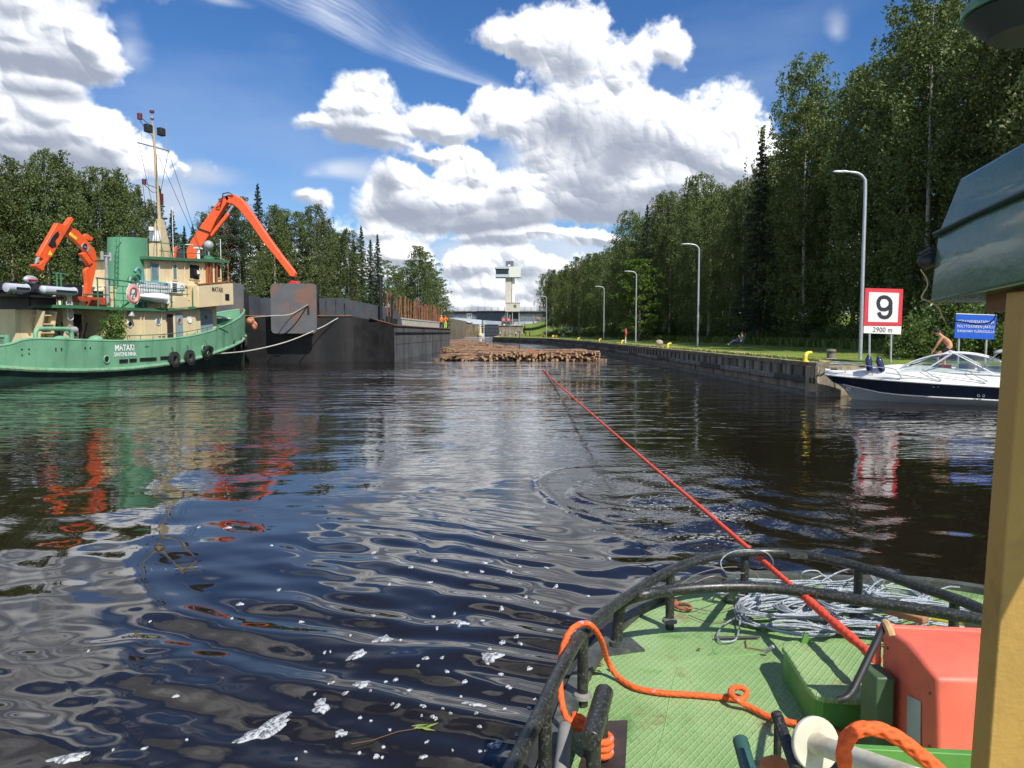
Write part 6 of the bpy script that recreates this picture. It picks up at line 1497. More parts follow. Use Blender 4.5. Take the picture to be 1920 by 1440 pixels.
cleat(1114, 641.5, 102, 'fourth yellow mooring hook along the quay edge'); cleat(1085, 638, 125, 'fifth and tiniest yellow mooring hook far along the quay')
b = at(1558, 670, 37.0); q = thing('stone_bollard', 'grey mushroom-shaped mooring bollard on the lawn left of the lamp', 'bollard', (b.x, 37.0, b.z)); MB().lathe((0, 0, -.1), [(.20, 0), (.19, .30), (.23, .36), (.24, .42), (.20, .48), (.05, .50)], 20).build('drum', mat('old_iron', (.16, .14, .13), .8, var=.3), q); MB().lathe((0, 0, -.12), [(.26, 0), (.26, .05), (.22, .08)], 20).build('foot', M_CONC, q)
b = at(1236, 646, 68); q = tag(MB().ball((0, 0, .15), (.35, .3, .28), 12, 8).build('boulder', M_CONC), 'grey stone lying on the lawn between the red post and second lamp', 'stone'); q.location = (b.x, 68, b.z)
b = at(1173, 645, 84); q = thing('lifebuoy_post', 'red lifebuoy on a thin white post at the quay edge', 'lifebuoy post', (b.x, 84, 1.42)); MB().cyl((0, 0, 0), (0, 0, 1.5), .05).build('post', M_WHITE, q)
mb = MB(); mb.torus((0, -.06, 1.15), .24, .085, 'X', 28, 10); mb.box((0, 0, 1.2), (.12, .5, .85)); mb.build('red_case', mat('buoy_red', (.62, .09, .06), .6), q)

# ---------------- signs ----------------
def leaning(name, lb, px0, px1, pyb, Y, cat='sign'):
    b = at((px0+px1)/2, pyb, Y); return thing(name, lb, cat, (b.x, Y, 1.28))
sg = leaning('distance_sign', 'red-framed white sign with a black 9 above a 2900 m plate', 1621, 1693, 680, 34.5)
def sp_(px, py, dy=0): p = at(px, py, 34.5+dy); return Vector((p.x-sg.location.x, dy, p.z-sg.location.z))
SR = mat('sign_red', (.62, .035, .05), .45, var=.04); SWH = mat('sign_white', (.72, .71, .69), .45, var=.03); SBK = mat('sign_black', (.02, .022, .03), .5)
MB().prism([sp_(1619.5,610), sp_(1690.5,610.5), sp_(1693.5,542), sp_(1622.8,540)], (0, .04, 0)).build('red_board', SR, sg)
MB().prism([sp_(1627.5,603.5,-.012), sp_(1683,604.5,-.012), sp_(1686,549.5,-.012), sp_(1629.5,547.5,-.012)], (0, .010, 0)).build('white_field', SWH, sg)
MB().prism([sp_(1619.2,624.5), sp_(1689.3,627), sp_(1690.2,611.5), sp_(1619.8,611)], (0, .04, 0)).build('white_plate', SWH, sg)
mb = MB(); P9 = [(1669.8,571.5),(1669.2,564),(1664,558.5),(1657.5,557),(1651,559),(1647.2,565),(1647.2,572),(1650.5,578.5),(1657,580.5),(1664,578.5),(1668.8,573)]
def flat_stroke(pts, w, closed=False):
    p = catmull([Vector((x, y, 0)) for x, y in pts], 8, closed); L = []; Rr = []
    for i, q in enumerate(p):
        a = p[i-1] if (i > 0 or closed) else p[0]; b = p[(i+1) % len(p)] if (i < len(p)-1 or closed) else p[-1]; d = (b-a).normalized(); n = Vector((-d.y, d.x, 0))*w/2; L.append(q+n); Rr.append(q-n)
    secs = []
    for l, r in zip(L, Rr):
        a, b = sp_(l.x, l.y, -.018), sp_(r.x, r.y, -.018); secs.append([a, b, b+Vector((0, .005, 0)), a+Vector((0, .005, 0))])
    if closed: secs.append(secs[0])
    mb.loft(secs, closed_sec=True, cap0=not closed, cap1=not closed)
flat_stroke(P9[:-1], 7.0, True); mb.M = Matrix.Translation((0, -.003, 0)); flat_stroke([(1669.6,568),(1669.9,580),(1669.0,588),(1664,594),(1657,595),(1651,592.5),(1647.5,585.5)], 7.0); mb.M = None
mb.build('digit', SBK, sg)
c = (sp_(1619.5,618)+sp_(1690,619.5))/2; t_ = text_mesh('lettering', "2900 m", .30, SBK, (c.x, -.008, c.z), (math.pi/2, R(1.5), 0), sg, sx=.90, spacing=1.08)
for x0, x1 in ((1630.8,1629.8),(1671.5,1670)): a_ = sp_(x0, 600, .07); b_ = sp_(x1, 684, .07); MB().cyl(tuple(a_), (b_.x, b_.y, -.2), .045, n=12).build('post', M_GALV, sg)
bs = leaning('information_sign', 'blue board with three lines of white Finnish text', 1790, 1868, 685, 34.0)
def bp_(px, py, dy=0): p = at(px, py, 34.0+dy); return Vector((p.x-bs.location.x, dy, p.z-bs.location.z))
SBL = mat('sign_blue', (.012, .09, .50), .4, var=.05)
MB().prism([bp_(1789.5,633.5), bp_(1864,636.5), bp_(1869,590.5), bp_(1792.8,587.5)], (0, .04, 0)).build('blue_board', SBL, bs)
MB().prism([bp_(1792.8,588.6,-.004), bp_(1869,591.4,-.004), bp_(1869,590.2,-.004), bp_(1792.8,587.2,-.004)], (0, .02, 0)).build('top_edge', SWH, bs)
for y, tx, s in ((603.3, "VIERASVENESATAMA JA", .125), (612.6, "POLTTOAINEEN JAKELU", .125), (621.5, "KANAVAN YLÄPUOLELLA", .125)):
    c = bp_(1829.5, y); o = text_mesh('lettering', tx, .165, SWH, (c.x, -.008, c.z), (math.pi/2, R(1.6), 0), bs, spacing=1.1); o.scale.x = 1.62/o.dimensions.x
for x0, x1 in ((1798,1796),(1850,1846.5)): a_ = bp_(x0, 630, .07); b_ = bp_(x1, 688, .07); MB().cyl(tuple(a_), (b_.x, b_.y, -.2), .045, n=12).build('post', M_GALV, bs)

# ---------------- moored motorboat ----------------
BU = Vector((.85, -.527, 0)).normalized(); BO = Vector((12.55, 30.95, 0)); BRZ = math.atan2(BU.y, BU.x)
mo = thing('motorboat', 'white and dark blue motorboat with a curved windscreen moored at the quay corner', 'motorboat', tuple(BO), BRZ)
# local frame: x towards the stern, y to the far side, z up; near side is -y
NB = mat('navy_gelcoat', (.018, .028, .048), .12, var=.08, coat=.6); WG = mat('white_gelcoat', (.76, .75, .70), .22, var=.03, coat=.4); WG2 = mat('grey_white_bottom', (.50, .52, .53), .3, var=.06)
BLn = 8.6
def hw(x, lvl):   # half widths at gunwale / chine / keel
    f = max(0, x/BLn); g = 1.28*min(1, (f*2.6)**.62)*(1-.10*max(0, f-.6)) if f > 0 else .02
    return g if lvl == 1 else g*(.55+.35*min(1, f*2.2))*(1 if x > .5 else x/.5*.9+.05)
def gz1(x): return .99-.30*(x/BLn)**.8      # gunwale
def rz1(x): return .93-.34*(x/BLn)**.8-.0
xs = [0, .15, .4, .8, 1.3, 2, 2.8, 3.8, 5, 6.2, 7.4, BLn]
def chine(x): return max(.06, .62-.30*min(1, x/2.2)-.14*x/BLn)
def keel(x): return max(-.35, .70-1.35*(x/1.5)**.6) if x < 1.5 else -.35
mb = MB(); mw = MB(); mk = MB()
for sg_ in (-1, 1):
    o_ = (lambda q: q) if sg_ > 0 else (lambda q: q[::-1])
    mb.loft([o_([(x+ .0, sg_*hw(x, 1), gz1(x)-.06), (x+.12*(1-min(1, x/2)), sg_*(hw(x, 1)*.5+hw(x, 0)*.5+.02), (gz1(x)+chine(x))/2), (x+.32*(1-min(1, x/3)), sg_*hw(x, 0), chine(x))]) for x in xs])
    mw.loft([o_([(x+.32*(1-min(1, x/3)), sg_*(hw(x, 0)), chine(x)), (x+.34*(1-min(1, x/3)), sg_*(hw(x, 0)-.05), chine(x)-.04), (x+.62*(1-min(1, x/3)), sg_*hw(x, 0)*.25, keel(x))]) for x in xs])
mb.build('hull_side', NB, mo, angle=50); mw.build('hull_bottom', WG2, mo, angle=50)
mb = MB()
for sg_ in (-1, 1): mb.tube([(x+.0, sg_*(hw(x, 1)+.015), gz1(x)-.05) for x in xs], .035, n=8); mb.tube([(x+.32*(1-min(1, x/3))+.02, sg_*(hw(x, 0)+.02), chine(x)+.02) for x in xs[2:]], .028, n=6)
mb.build('rub_rail', WG, mo)
# deck moulding: rises to the cabin top then falls aft
def crown(x): return .10+.36*smooth((x-.6)/2.2)*(1-smooth((x-5.9)/1.0)*.75)
mb = MB(); secs = []
for x in np.linspace(.0, BLn, 34):
    w = hw(x, 1); c = crown(x); g = gz1(x)-.06; secs.append([(x, -w, g), (x, -w*.96, g+.12), (x, -w*.80, g+.16+c*.35), (x, -w*.62, g+.12+c*.95), (x, 0, g+.14+c), (x, w*.62, g+.12+c*.95), (x, w*.80, g+.16+c*.35), (x, w*.96, g+.12), (x, w, g)])
mb.loft(secs); mb.add([(BLn, -1.1, -.2), (BLn, 1.1, -.2), (BLn, 1.15, .8), (BLn, -1.15, .8)], [(0, 1, 2, 3)]); mb.build('deck', WG, mo, angle=55)
# windscreen: curved frame with side glass
def wtop(x): return 1.20+.62*math.sin(min(1, max(0, (x-2.5)/4.6))*math.pi)**.62
mb = MB(); base_z = lambda x: gz1(x)+.36
for sg_ in (-1, 1):
    top = [(x, sg_*(.92-.12*max(0, 1-(x-3.0)/1.2 if x < 4.2 else 0)), base_z(x)+.70*math.sin(min(1, max(0., (x-2.75)/3.9))*math.pi*.98+.02)**.75+.0) for x in np.linspace(2.75, 6.65, 22)]
    mb.tube(top, .028, n=8); mb.tube([(2.75, sg_*.80, base_z(2.75)), (4.6, sg_*.98, base_z(4.6)), (6.65, sg_*1.0, base_z(6.65))], .022, n=6)
    mb.tube([(3.55, sg_*.95, base_z(3.6)), (4.45, sg_*.93, base_z(4.45)+.70)], .028, n=6); mb.tube([(4.5, sg_*.93, base_z(4.45)+.69), (5.75, sg_*.97, base_z(5.75)+.02)], .020, n=6)
mb.tube([(4.45, -.93, base_z(4.45)+.70), (4.3, 0, base_z(4.4)+.76), (4.45, .93, base_z(4.45)+.70)], .028, n=6); mb.tube([(2.9, -.3, base_z(2.9)+.02), (4.3, -.3, base_z(4.4)+.74)], .02, n=6)
fr = mb.build('windscreen_frame', M_WHITE, mo)
GL_ = bpy.data.materials.new('boat_glass'); GL_.use_nodes = True; t, b_ = principled(GL_); out_ = next(q for q in t.n if q.type == 'OUTPUT_MATERIAL')
trp = t.node('ShaderNodeBsdfTransparent'); trp.inputs[0].default_value = (.78, .84, .84, 1); gls = t.node('ShaderNodeBsdfGlossy'); gls.inputs['Roughness'].default_value = .03; gls.inputs['Color'].default_value = (.9, .95, 1, 1); fz = t.node('ShaderNodeFresnel'); fz.inputs[0].default_value = 1.45; mx = t.node('ShaderNodeMixShader'); t.put(mx.inputs[0], t.math('MULTIPLY_ADD', fz.outputs[0], 1.2, .06)); t.l.new(trp.outputs[0], mx.inputs[1]); t.l.new(gls.outputs[0], mx.inputs[2]); t.l.new(mx.outputs[0], out_.inputs['Surface'])
mb = MB()
for sg_ in (-1, 1):
    tp_ = [(x, sg_*(.92), base_z(x)+.70*math.sin(min(1, max(0., (x-2.75)/3.9))*math.pi*.98+.02)**.75) for x in np.linspace(2.75, 6.65, 22)]
    mb.loft([[(p[0], sg_*.97, base_z(p[0])), p] for p in tp_])
mb.loft([[(2.75, -.80, base_z(2.75)), (2.6, 0, base_z(2.7)), (2.75, .80, base_z(2.75))], [(4.4, -.93, base_z(4.45)+.70), (4.25, 0, base_z(4.4)+.75), (4.4, .93, base_z(4.45)+.70)]])
mb.build('glass', GL_, fr)
mb = MB(); mb.box((5.2, 0, base_z(5)-.05), (2.6, 1.5, .3)); mb.build('cockpit', mat('cockpit_dark', (.10, .10, .11), .7), mo); mb = MB(); mb.box((4.9, -.45, base_z(5)+.12), (.5, .5, .45)); mb.box((3.9, -.4, base_z(4)+.12), (.35, .5, .2)); mb.build('seat', mat('seat_vinyl', (.05, .06, .10), .5), mo, bevel=.05)
# rails
mb = MB(); SSR = mat('stainless', (.62, .63, .65), .18, metal=.9, var=.03)
for sg_ in (-1, 1):
    mb.tube(catmull([(.05, sg_*.02, 1.42), (.4, sg_*.45, 1.44), (1.2, sg_*.80, 1.40), (2.0, sg_*1.0, 1.32), (2.6, sg_*1.12, 1.25), (2.85, sg_*1.16, .95)], 5), .017, n=6)
    for x, w in ((.55, .45), (1.5, .80)): mb.tube([(x+.35, sg_*(w+.02), 1.0), (x, sg_*w, 1.42)], .014, n=6)
    for x0 in (3.5, 4.9): mb.tube(catmull([(x0, sg_*1.0, 1.28), (x0+.35, sg_*1.18, 1.05), (x0+.62, sg_*1.24, .93), (x0+.45, sg_*1.25, .92), (x0-1.2, sg_*1.10, 1.12)], 5), .014, n=6)
mb.build('bow_rail', SSR, mo)
# canopy folded on its hoops
mb = MB(); mb.tube([(6.0, -1.0, 1.1), (6.7, -1.0, 1.95)], .018, n=6); mb.tube([(7.4, -1.0, .95), (6.75, -1.0, 1.95)], .014, n=6); mb.tube([(6.0, 1.0, 1.1), (6.7, 1.0, 1.95)], .018, n=6); mb.tube([(5.4, -1, 1.4), (5.85, -1., 1.92)], .02, n=6); f = mb.build('canopy_hoop', SSR, mo)
mb = MB(); mb.loft([[(x, y, 1.92+.10*math.sin((x-5.75)/1.05*math.pi)-.04*(y*y)) for x in np.linspace(5.7, 6.85, 8)] for y in np.linspace(-1.05, 1.05, 7)]); mb.build('canopy', mat('grey_canvas', (.36, .37, .38), .8), mo, solid=.07)
# portlights and drains
mb = MB()
for x, z in ((3.9, .68), (4.05, .68), (5.3, .40), (5.45, .40)):
    y = -(hw(x, 1)*.5+hw(x, 0)*.5+.03); mb.torus((x, y, z), .035, .012, 'Y', 16, 6)
mb.torus((.95, -.50, .42), .06, .015, 'Y', 16, 6); mb.torus((7.2, -1.3, .72), .05, .015, 'Y', 14, 6); mb.build('fitting_ring', SSR, mo)
mb = MB(); mb.box((6.7, -1.0, 1.17), (.18, .02, .06)); mb.build('maker_plate', GREYM, mo)
mb = MB(); mb.box((.35, -.1, 1.13), (.25, .10, .10)); mb.box((3.7, .2, 1.36), (.5, .4, .1)); mb.build('deck_cleat', M_BLACKM, mo)
mb = MB(); mb.box((4.25, -.72, 1.35), (.35, .12, .18)); mb.build('red_box', M_REDL, mo)
# fenders standing on the foredeck
for k, (x, z, tl, lb) in enumerate(((1.72, 1.12, .12, 'blue boat fender standing on the foredeck, left of the pair'), (2.18, 1.10, .32, 'blue boat fender leaning on the foredeck, right of the pair'))):
    w_ = BO+BU*x+Vector((-.4*BU.y*0, 0, 0))+Vector((.527*0, 0, 0)); pz_ = Matrix.Rotation(BRZ, 4, 'Z') @ Vector((x, -.75, z)); q = thing('boat_fender', lb, 'fender', tuple(BO+pz_.to_3d() if hasattr(pz_, 'to_3d') else BO+pz_), BRZ, 'blue fenders on the motorboat')
    o = MB().lathe((0, 0, 0), [(.03, 0), (.09, .05), (.12, .12), (.12, .48), (.09, .55), (.03, .60)], 16).build('body', mat('fender_blue', (.015, .025, .10), .25, coat=.5), q); o.rotation_euler = (0, -tl, 0)
    MB().lathe((0, 0, 0), [(.04, .58), (.045, .62), (.02, .66)], 10).build('eye', M_BLACKM, q).rotation_euler = (0, -tl, 0)
# person bending over the windscreen
px_ = Matrix.Rotation(BRZ, 4, 'Z') @ Vector((4.15, .62, 0))
BEND = dict(pelvis=(0,-.16,.84), belly=(0,-.13,1.00), chest=(0,.05,1.22), neck=(0,.20,1.34), skull=(0,.29,1.41), crown=(0,.28,1.50), jaw=(0,.345,1.37), shl=(-.18,.12,1.27), ell=(-.21,.26,1.01), wrl=(-.16,.38,.78), hdl=(-.14,.42,.70), shr=(.18,.12,1.27), elr=(.21,.22,1.0), wrr=(.14,.40,.80), hdr=(.12,.44,.72),
   hil=(-.10,-.10,.80), knl=(-.12,.28,.62), anl=(-.12,.20,.20), tol=(-.12,.34,.15), hir=(.10,-.14,.80), knr=(.11,.04,.42), anr=(.11,.0,.08), tor=(.12,.14,.04))
person('bare-chested person in black shorts and black cap bending over the boat windscreen', tuple(BO+px_+Vector((0, 0, 1.17))), BRZ+R(92), BEND, SKIN_T, parts=[shorts(DKC)], hat=('cap', DKC), fingers=True)
mb = MB(); 
o = rope('bow_line', [BO+Vector((.1, .1, 1.0)), BO+Vector((-.15, .25, .85)), Vector((12.6, 31.5, 1.2)), Vector((12.75, 32.1, 1.42))], .015, M_BLACKM, 'dark mooring line from the motorboat bow to the quay corner')
# ---------------- the working boat we stand on ----------------
DZ = .50
def tread_mat():
    m = bpy.data.materials.new('green_tread_plate'); m.use_nodes = True; t, b = principled(m)
    tc = t.node('ShaderNodeTexCoord').outputs['Object']; x, y, z = t.sep(tc)
    def ridge(a, pitch, w):
        u = t.math('DIVIDE', t.math('ADD', t.math('MULTIPLY', x, math.cos(a)), t.math('MULTIPLY', y, math.sin(a))), pitch)
        f = t.math('ABSOLUTE', t.math('SUBTRACT', t.math('FRACT', u), .5)); return t.ss(f, w, 0.02, 0, 1)
    r1 = ridge(R(143), .036, .17); r2 = ridge(R(11), .036, .17); rr = t.math('MAXIMUM', r1, r2)
    n = t.noise(tc, 1.6, 7, .65); n2 = t.noise(tc, 7, 6, .6); n3 = t.noise(tc, .8, 4)
    base = t.mix(t.ss(n, .35, .65), (.170, .300, .098), (.255, .390, .160))
    base = t.mix(t.math('MULTIPLY', t.ss(n2, .55, .75), .5), base, (.060, .235, .030))
    base = t.mix(t.math('MULTIPLY', t.ss(n3, .55, .75), .30), base, (.30, .33, .13))
    c = t.mix(t.math('MULTIPLY', rr, .50), base, (.33, .42, .20))
    c = t.mix(t.math('MULTIPLY', t.ss(t.noise(tc, 3.1, 8, .7), .56, .70), .75), c, (.20, .14, .055))
    c = t.mix(t.math('MULTIPLY', t.ss(t.noise(tc, 1.3, 9, .72), .57, .66), .55), c, (.055, .16, .035))
    t.put(b.inputs['Base Color'], c); t.put(b.inputs['Roughness'], t.ss(n2, .3, .7, .42, .68))
    bn = t.node('ShaderNodeBump'); bn.inputs['Strength'].default_value = .9; bn.inputs['Distance'].default_value = .0035
    t.put(bn.inputs['Height'], t.math('ADD', rr, t.math('MULTIPLY', n2, .4))); t.l.new(bn.outputs[0], b.inputs['Normal'])
    return m
TREAD = tread_mat()
G_DECK = mat('green_deck_paint', (.085, .250, .045), .5, var=.12, scale=4, dirt=(.20, .20, .07), dirt_amt=.4, dirt_scale=3, bump=.15, bump_scale=30)
PIPE = mat('worn_black_pipe', (.018, .020, .018), .36, var=.3, scale=5, dirt=(.26, .25, .20), dirt_amt=.35, dirt_scale=70, bump=.06, bump_scale=60)
GUN = mat('worn_gunwale', (.05, .055, .05), .6, var=.4, scale=6, dirt=(.16, .18, .12), dirt_amt=.6, dirt_scale=5, bump=.3, bump_scale=30)
wbt = thing('workboat', 'near green-decked working boat with black pipe rail and ochre cabin post', 'workboat', (0,0,0))
EL = [(1052,1440),(1072,1370),(1100,1290),(1130,1235),(1165,1188),(1210,1150),(1262,1120),(1330,1099),(1410,1089),(1490,1090),(1560,1098)]
edge = [Vector((-.45, -3, DZ)), Vector((-.15, 1.2, DZ)), Vector((.08, 2.8, DZ))]+[onz(x, y, DZ) for x, y in EL]
mid = edge[-1].x
CX_ = 2.62
edge_r = [Vector((2*CX_-p.x, p.y-.10*(i > 6), DZ)) for i, p in enumerate(edge)][::-1]
OUT = catmull([p for p in edge if p.x < CX_]+[p for p in edge_r if p.x > CX_+.05], 5)
mb = MB(); mb.add(OUT, [tuple(range(len(OUT)))]); mb.build('deck', TREAD, wbt)
def off_path(P_, d, z):
    out = []
    for i, p in enumerate(P_):
        a = P_[max(0, i-1)]; b = P_[min(len(P_)-1, i+1)]; t = (b-a).normalized(); n = Vector((-t.y, t.x, 0)); q = p+n*d; q.z = z; out.append(q)
    return out
mb = MB(); mb.loft([[a, b, c, d] for a, b, c, d in zip(off_path(OUT, -.0, DZ-.02), off_path(OUT, .0, DZ+.055), off_path(OUT, .10, DZ+.055), off_path(OUT, .12, DZ-.06))]); mb.build('gunwale', GUN, wbt)
mb = MB(); mb.tube(off_path(OUT, .15, DZ-.02), .06, n=10); mb.build('rubber_fender_strip', RUBBER, wbt)
mb = MB(); mb.loft([[a, b] for a, b in zip(off_path(OUT, .12, DZ-.04), off_path(OUT, -.12, -.6))]); mb.build('hull', M_BLACKM, wbt)
# stern rail
RL = [(1010,1342),(1048,1262),(1093,1186),(1145,1140),(1200,1103),(1258,1069),(1325,1046),(1400,1036),(1480,1037),(1560,1050),(1640,1071),(1720,1099),(1800,1126),(1860,1152),(1930,1190)]
rail = [Vector((-.42, .6, .95)), Vector((-.12, 2.3, .95)), onz(950, 1462, .93)]+[onz(x, y, .93) for x, y in RL]
RAILP = catmull(rail, 8); MB().tube(RAILP, .034, n=14).build('stern_rail', PIPE, wbt)
for (x, y) in ((1093,1187),(1022,1322),(1257,1070),(1397,1036),(1610,1063),(1790,1123)):
    p = onz(x, y, .92); f = MB().cyl((p.x, p.y, DZ+.0), (p.x, p.y, .92), .031, n=14).build('rail_post', PIPE, wbt)
    MB().lathe((p.x, p.y, DZ+.05), [(.055, 0), (.05, .02), (.035, .03)], 14).build('weld_foot', mat('weld_grey', (.16, .16, .14), .8, var=.4), f)
sl = [onz(1397-10, 1036, .93), onz(1500, 1040, .93)]
mb = MB(); a = onz(1478, 1037, .965); b = onz(1512, 1041, .965); mb.box(((a.x+b.x)/2, (a.y+b.y)/2, .955), (.13, .07, .03)); mb.build('rail_sleeve', PIPE, wbt)
# towing arch
A0 = onz(1156, 1213, DZ)
arch = [A0, Vector((A0.x+.01, A0.y, .66)), Vector((A0.x+.03, A0.y-.02, .80))]+[onz(x, y, .90) for x, y in ((1200,1117),(1262,1107),(1340,1101),(1420,1101),(1500,1108),(1600,1124),(1700,1139),(1800,1155),(1880,1170),(1990,1200))]
MB().tube(catmull(arch, 8), .037, n=14).build('towing_arch', PIPE, wbt)
mb = MB(); mb.box((A0.x+.02, A0.y-.01, DZ+.008), (.26, .22, .016), rz=.3); mb.cyl((A0.x, A0.y, DZ), (A0.x, A0.y, DZ+.05), .06, n=14); mb.build('arch_foot', GUN, wbt)
a = onz(1390, 1101, .90); MB().tube([a, Vector((a.x+.15, a.y+.9, DZ))], .025, n=10).build('arch_stay', PIPE, wbt)
# plate seams (weld beads standing on the deck)
mb = MB()
for L in (((1222,1440),(1245,1370),(1256,1310),(1268,1262),(1290,1240),(1345,1229)), ((1332,1150),(1336,1190),(1345,1229),(1420,1226))): mb.tube(catmull([onz(x, y, DZ+.001) for x, y in L], 5), .003, n=6)
mb.build('weld_bead', mat('bead_green', (.20, .36, .12), .6, var=.2), wbt)
# bollard at the left
a = onz(1107, 1390, .80); b = onz(1133, 1298, .80)
bo_ = MB().cyl(a, b, .047, n=20).build('cross_bollard', PIPE, wbt, bevel=.006)
for f in (.22, .78): p = a.lerp(b, f); MB().cyl((p.x, p.y, DZ), (p.x, p.y, .80), .034, n=14).build('bollard_leg', PIPE, bo_)
p1, p2, p3, p4 = (onz(x, y, DZ+.012) for x, y in ((1114,1352),(1177,1350),(1172,1450),(1082,1450)))
MB().prism([p1, p2, p3, p4], (0, 0, -.012)).build('bollard_plate', mat('rusty_black_plate', (.040, .028, .024), .45, var=.3, scale=5, dirt=(.14, .06, .04), dirt_amt=.7, dirt_scale=4), bo_)
p = onz(1050, 1425, DZ+.14); MB().cyl((p.x, p.y-.05, p.z-.05), (p.x+.05, p.y+.35, p.z-.03), .035, n=12).build('round_timber', M_TIMBER, wbt)

# ---- ropes ----
def braid(pts, r, pitch=None, n=18, step=None, taper=None, strands=4, amp=.16):
    """tube with a plaited surface"""
    P_ = catmull(pts, 24); L = [0]
    for a_, b_ in zip(P_, P_[1:]): L.append(L[-1]+(b_-a_).length)
    pitch = pitch or r*7; step = step or pitch/14; N = max(4, int(L[-1]/step)); xs_ = np.linspace(0, L[-1], N); arr = np.array([list(p) for p in P_]); Q_ = np.stack([np.interp(xs_, L, arr[:, k]) for k in range(3)], 1)
    mb = MB(); vs = []; up = Vector((0, 0, 1)); 
    for i in range(N):
        p = Vector(Q_[i]); d = (Vector(Q_[min(i+1, N-1)])-Vector(Q_[max(0, i-1)])).normalized(); a_ = up-d*up.dot(d)
        if a_.length < 1e-3: a_ = d.orthogonal()
        a_.normalize(); b_ = d.cross(a_); up = a_; ph = 2*math.pi*xs_[i]/pitch; rr = r*(taper(xs_[i]/L[-1]) if taper else 1)
        for k in range(n):
            t = 2*math.pi*k/n; h = max(abs(math.sin(strands*t/2*1.0+ph)), abs(math.sin(strands*t/2-ph+1.57))); q = rr*(1-amp+amp*1.2*(h-.3)); vs.append(p+a_*math.cos(t)*q+b_*math.sin(t)*q)
    fs = [(i*n+k, i*n+(k+1) % n, (i+1)*n+(k+1) % n, (i+1)*n+k) for i in range(N-1) for k in range(n)]+[tuple(range(n-1, -1, -1)), tuple(range((N-1)*n, N*n))]
    return mb.add(vs, fs)
def rope_mat(name, col, fleck=None):
    m = bpy.data.materials.new(name); m.use_nodes = True; t, b = principled(m); tc = t.node('ShaderNodeTexCoord').outputs['Object']
    c = t.mix(t.ss(t.noise(tc, 60, 3), .3, .7), tuple(k*.75 for k in col), col)
    if fleck: c = t.mix(t.ss(t.noise(t.vmath('MULTIPLY', tc, (1, 1, 1)), 24, 1, .4), .70, .74), c, fleck)
    t.put(b.inputs['Base Color'], c); b.inputs['Roughness'].default_value = .75
    bn = t.node('ShaderNodeBump'); bn.inputs['Strength'].default_value = .5; bn.inputs['Distance'].default_value = .002; t.put(bn.inputs['Height'], t.noise(tc, 260, 2)); t.l.new(bn.outputs[0], b.inputs['Normal'])
    return m
MR_O = rope_mat('orange_rope', (.86, .125, .020), (.30, .26, .38)); MR_R = rope_mat('red_tow_rope', (.80, .075, .030))
T0 = at(1006, 681, 72.0); T1 = at(1645, 1238, 3.95)
def tl(y):
    f = (y-3.95)/(72-3.95); p = T1.lerp(T0, f); p.z -= .10*math.sin(math.pi*f)*(1 if f > .1 else f*10); return p
near = [tl(y) for y in (3.95, 4.1, 4.3, 4.6, 5, 5.6, 6.4, 7.5, 9, 11)]
sp = braid(near, .021, pitch=.14, step=.011, n=14, amp=.26, taper=lambda f: 1.35+.22*math.sin(f*160)*math.sin(f*55) if f < .16 else 1.0)
far_ = [tl(y) for y in (11, 13, 16, 20, 26, 34, 44, 56, 66, 72)]
sp.tube(far_, [.021, .021, .022, .023, .025, .028, .031, .035, .038, .04], n=8)
tag(sp.build('tow_rope', MR_R, angle=70), 'long straight red tow rope running from the near deck out to the log raft', 'rope')
mr = [(1092,1356,.60),(1068,1352,.62),(1055,1325,.66),(1050,1275,.76),(1054,1222,.90),(1068,1186,.985),(1088,1170,1.005),(1108,1173,.99),(1127,1200,.84),(1139,1238,.62),(1158,1268,.53),(1190,1289,.522),(1240,1299,.522),(1300,1303,.522),(1355,1308,.522),(1388,1311,.524),
      (1400,1300,.54),(1393,1290,.56),(1376,1290,.57),(1370,1300,.57),(1382,1312,.56),(1405,1325,.53),(1440,1343,.524),(1480,1354,.524),(1530,1364,.524),(1580,1378,.524),(1630,1396,.524)]
tag(braid([onz(x, y, z) for x, y, z in mr], .0185, pitch=.11, n=16, step=.008, amp=.28).build('mooring_line', MR_O, angle=70), 'orange mooring line looped over the rail and running across the deck with a knot', 'rope')
p = a.lerp(b, .78); mb = MB()
for k in range(3): mb.torus((p.x, p.y, DZ+.05+.034*k), .046, .0175, n=28, m=10)
for k in range(3): q = onz(1078+6*k, 1352+3*k, .60); mb.torus(tuple(q), .03, .019, ('X', 'Y', 'Z')[k], 20, 8)
o = mb.build('rope_hitch', MR_O); tag(o, 'orange rope turns wound tightly round the leg of the near bollard', 'rope')
nl_ = [at(x, y, 1.75) for x, y in ((1592,1475),(1584,1435),(1583,1402),(1596,1376),(1622,1366),(1655,1370),(1690,1388),(1722,1413),(1750,1436),(1790,1475))]
tag(braid(nl_, .0195, pitch=.085, n=28, step=.0030, amp=.34).build('rope_loop', MR_O, angle=80), 'thick orange braided rope loop close to the camera over the beige roller', 'rope')

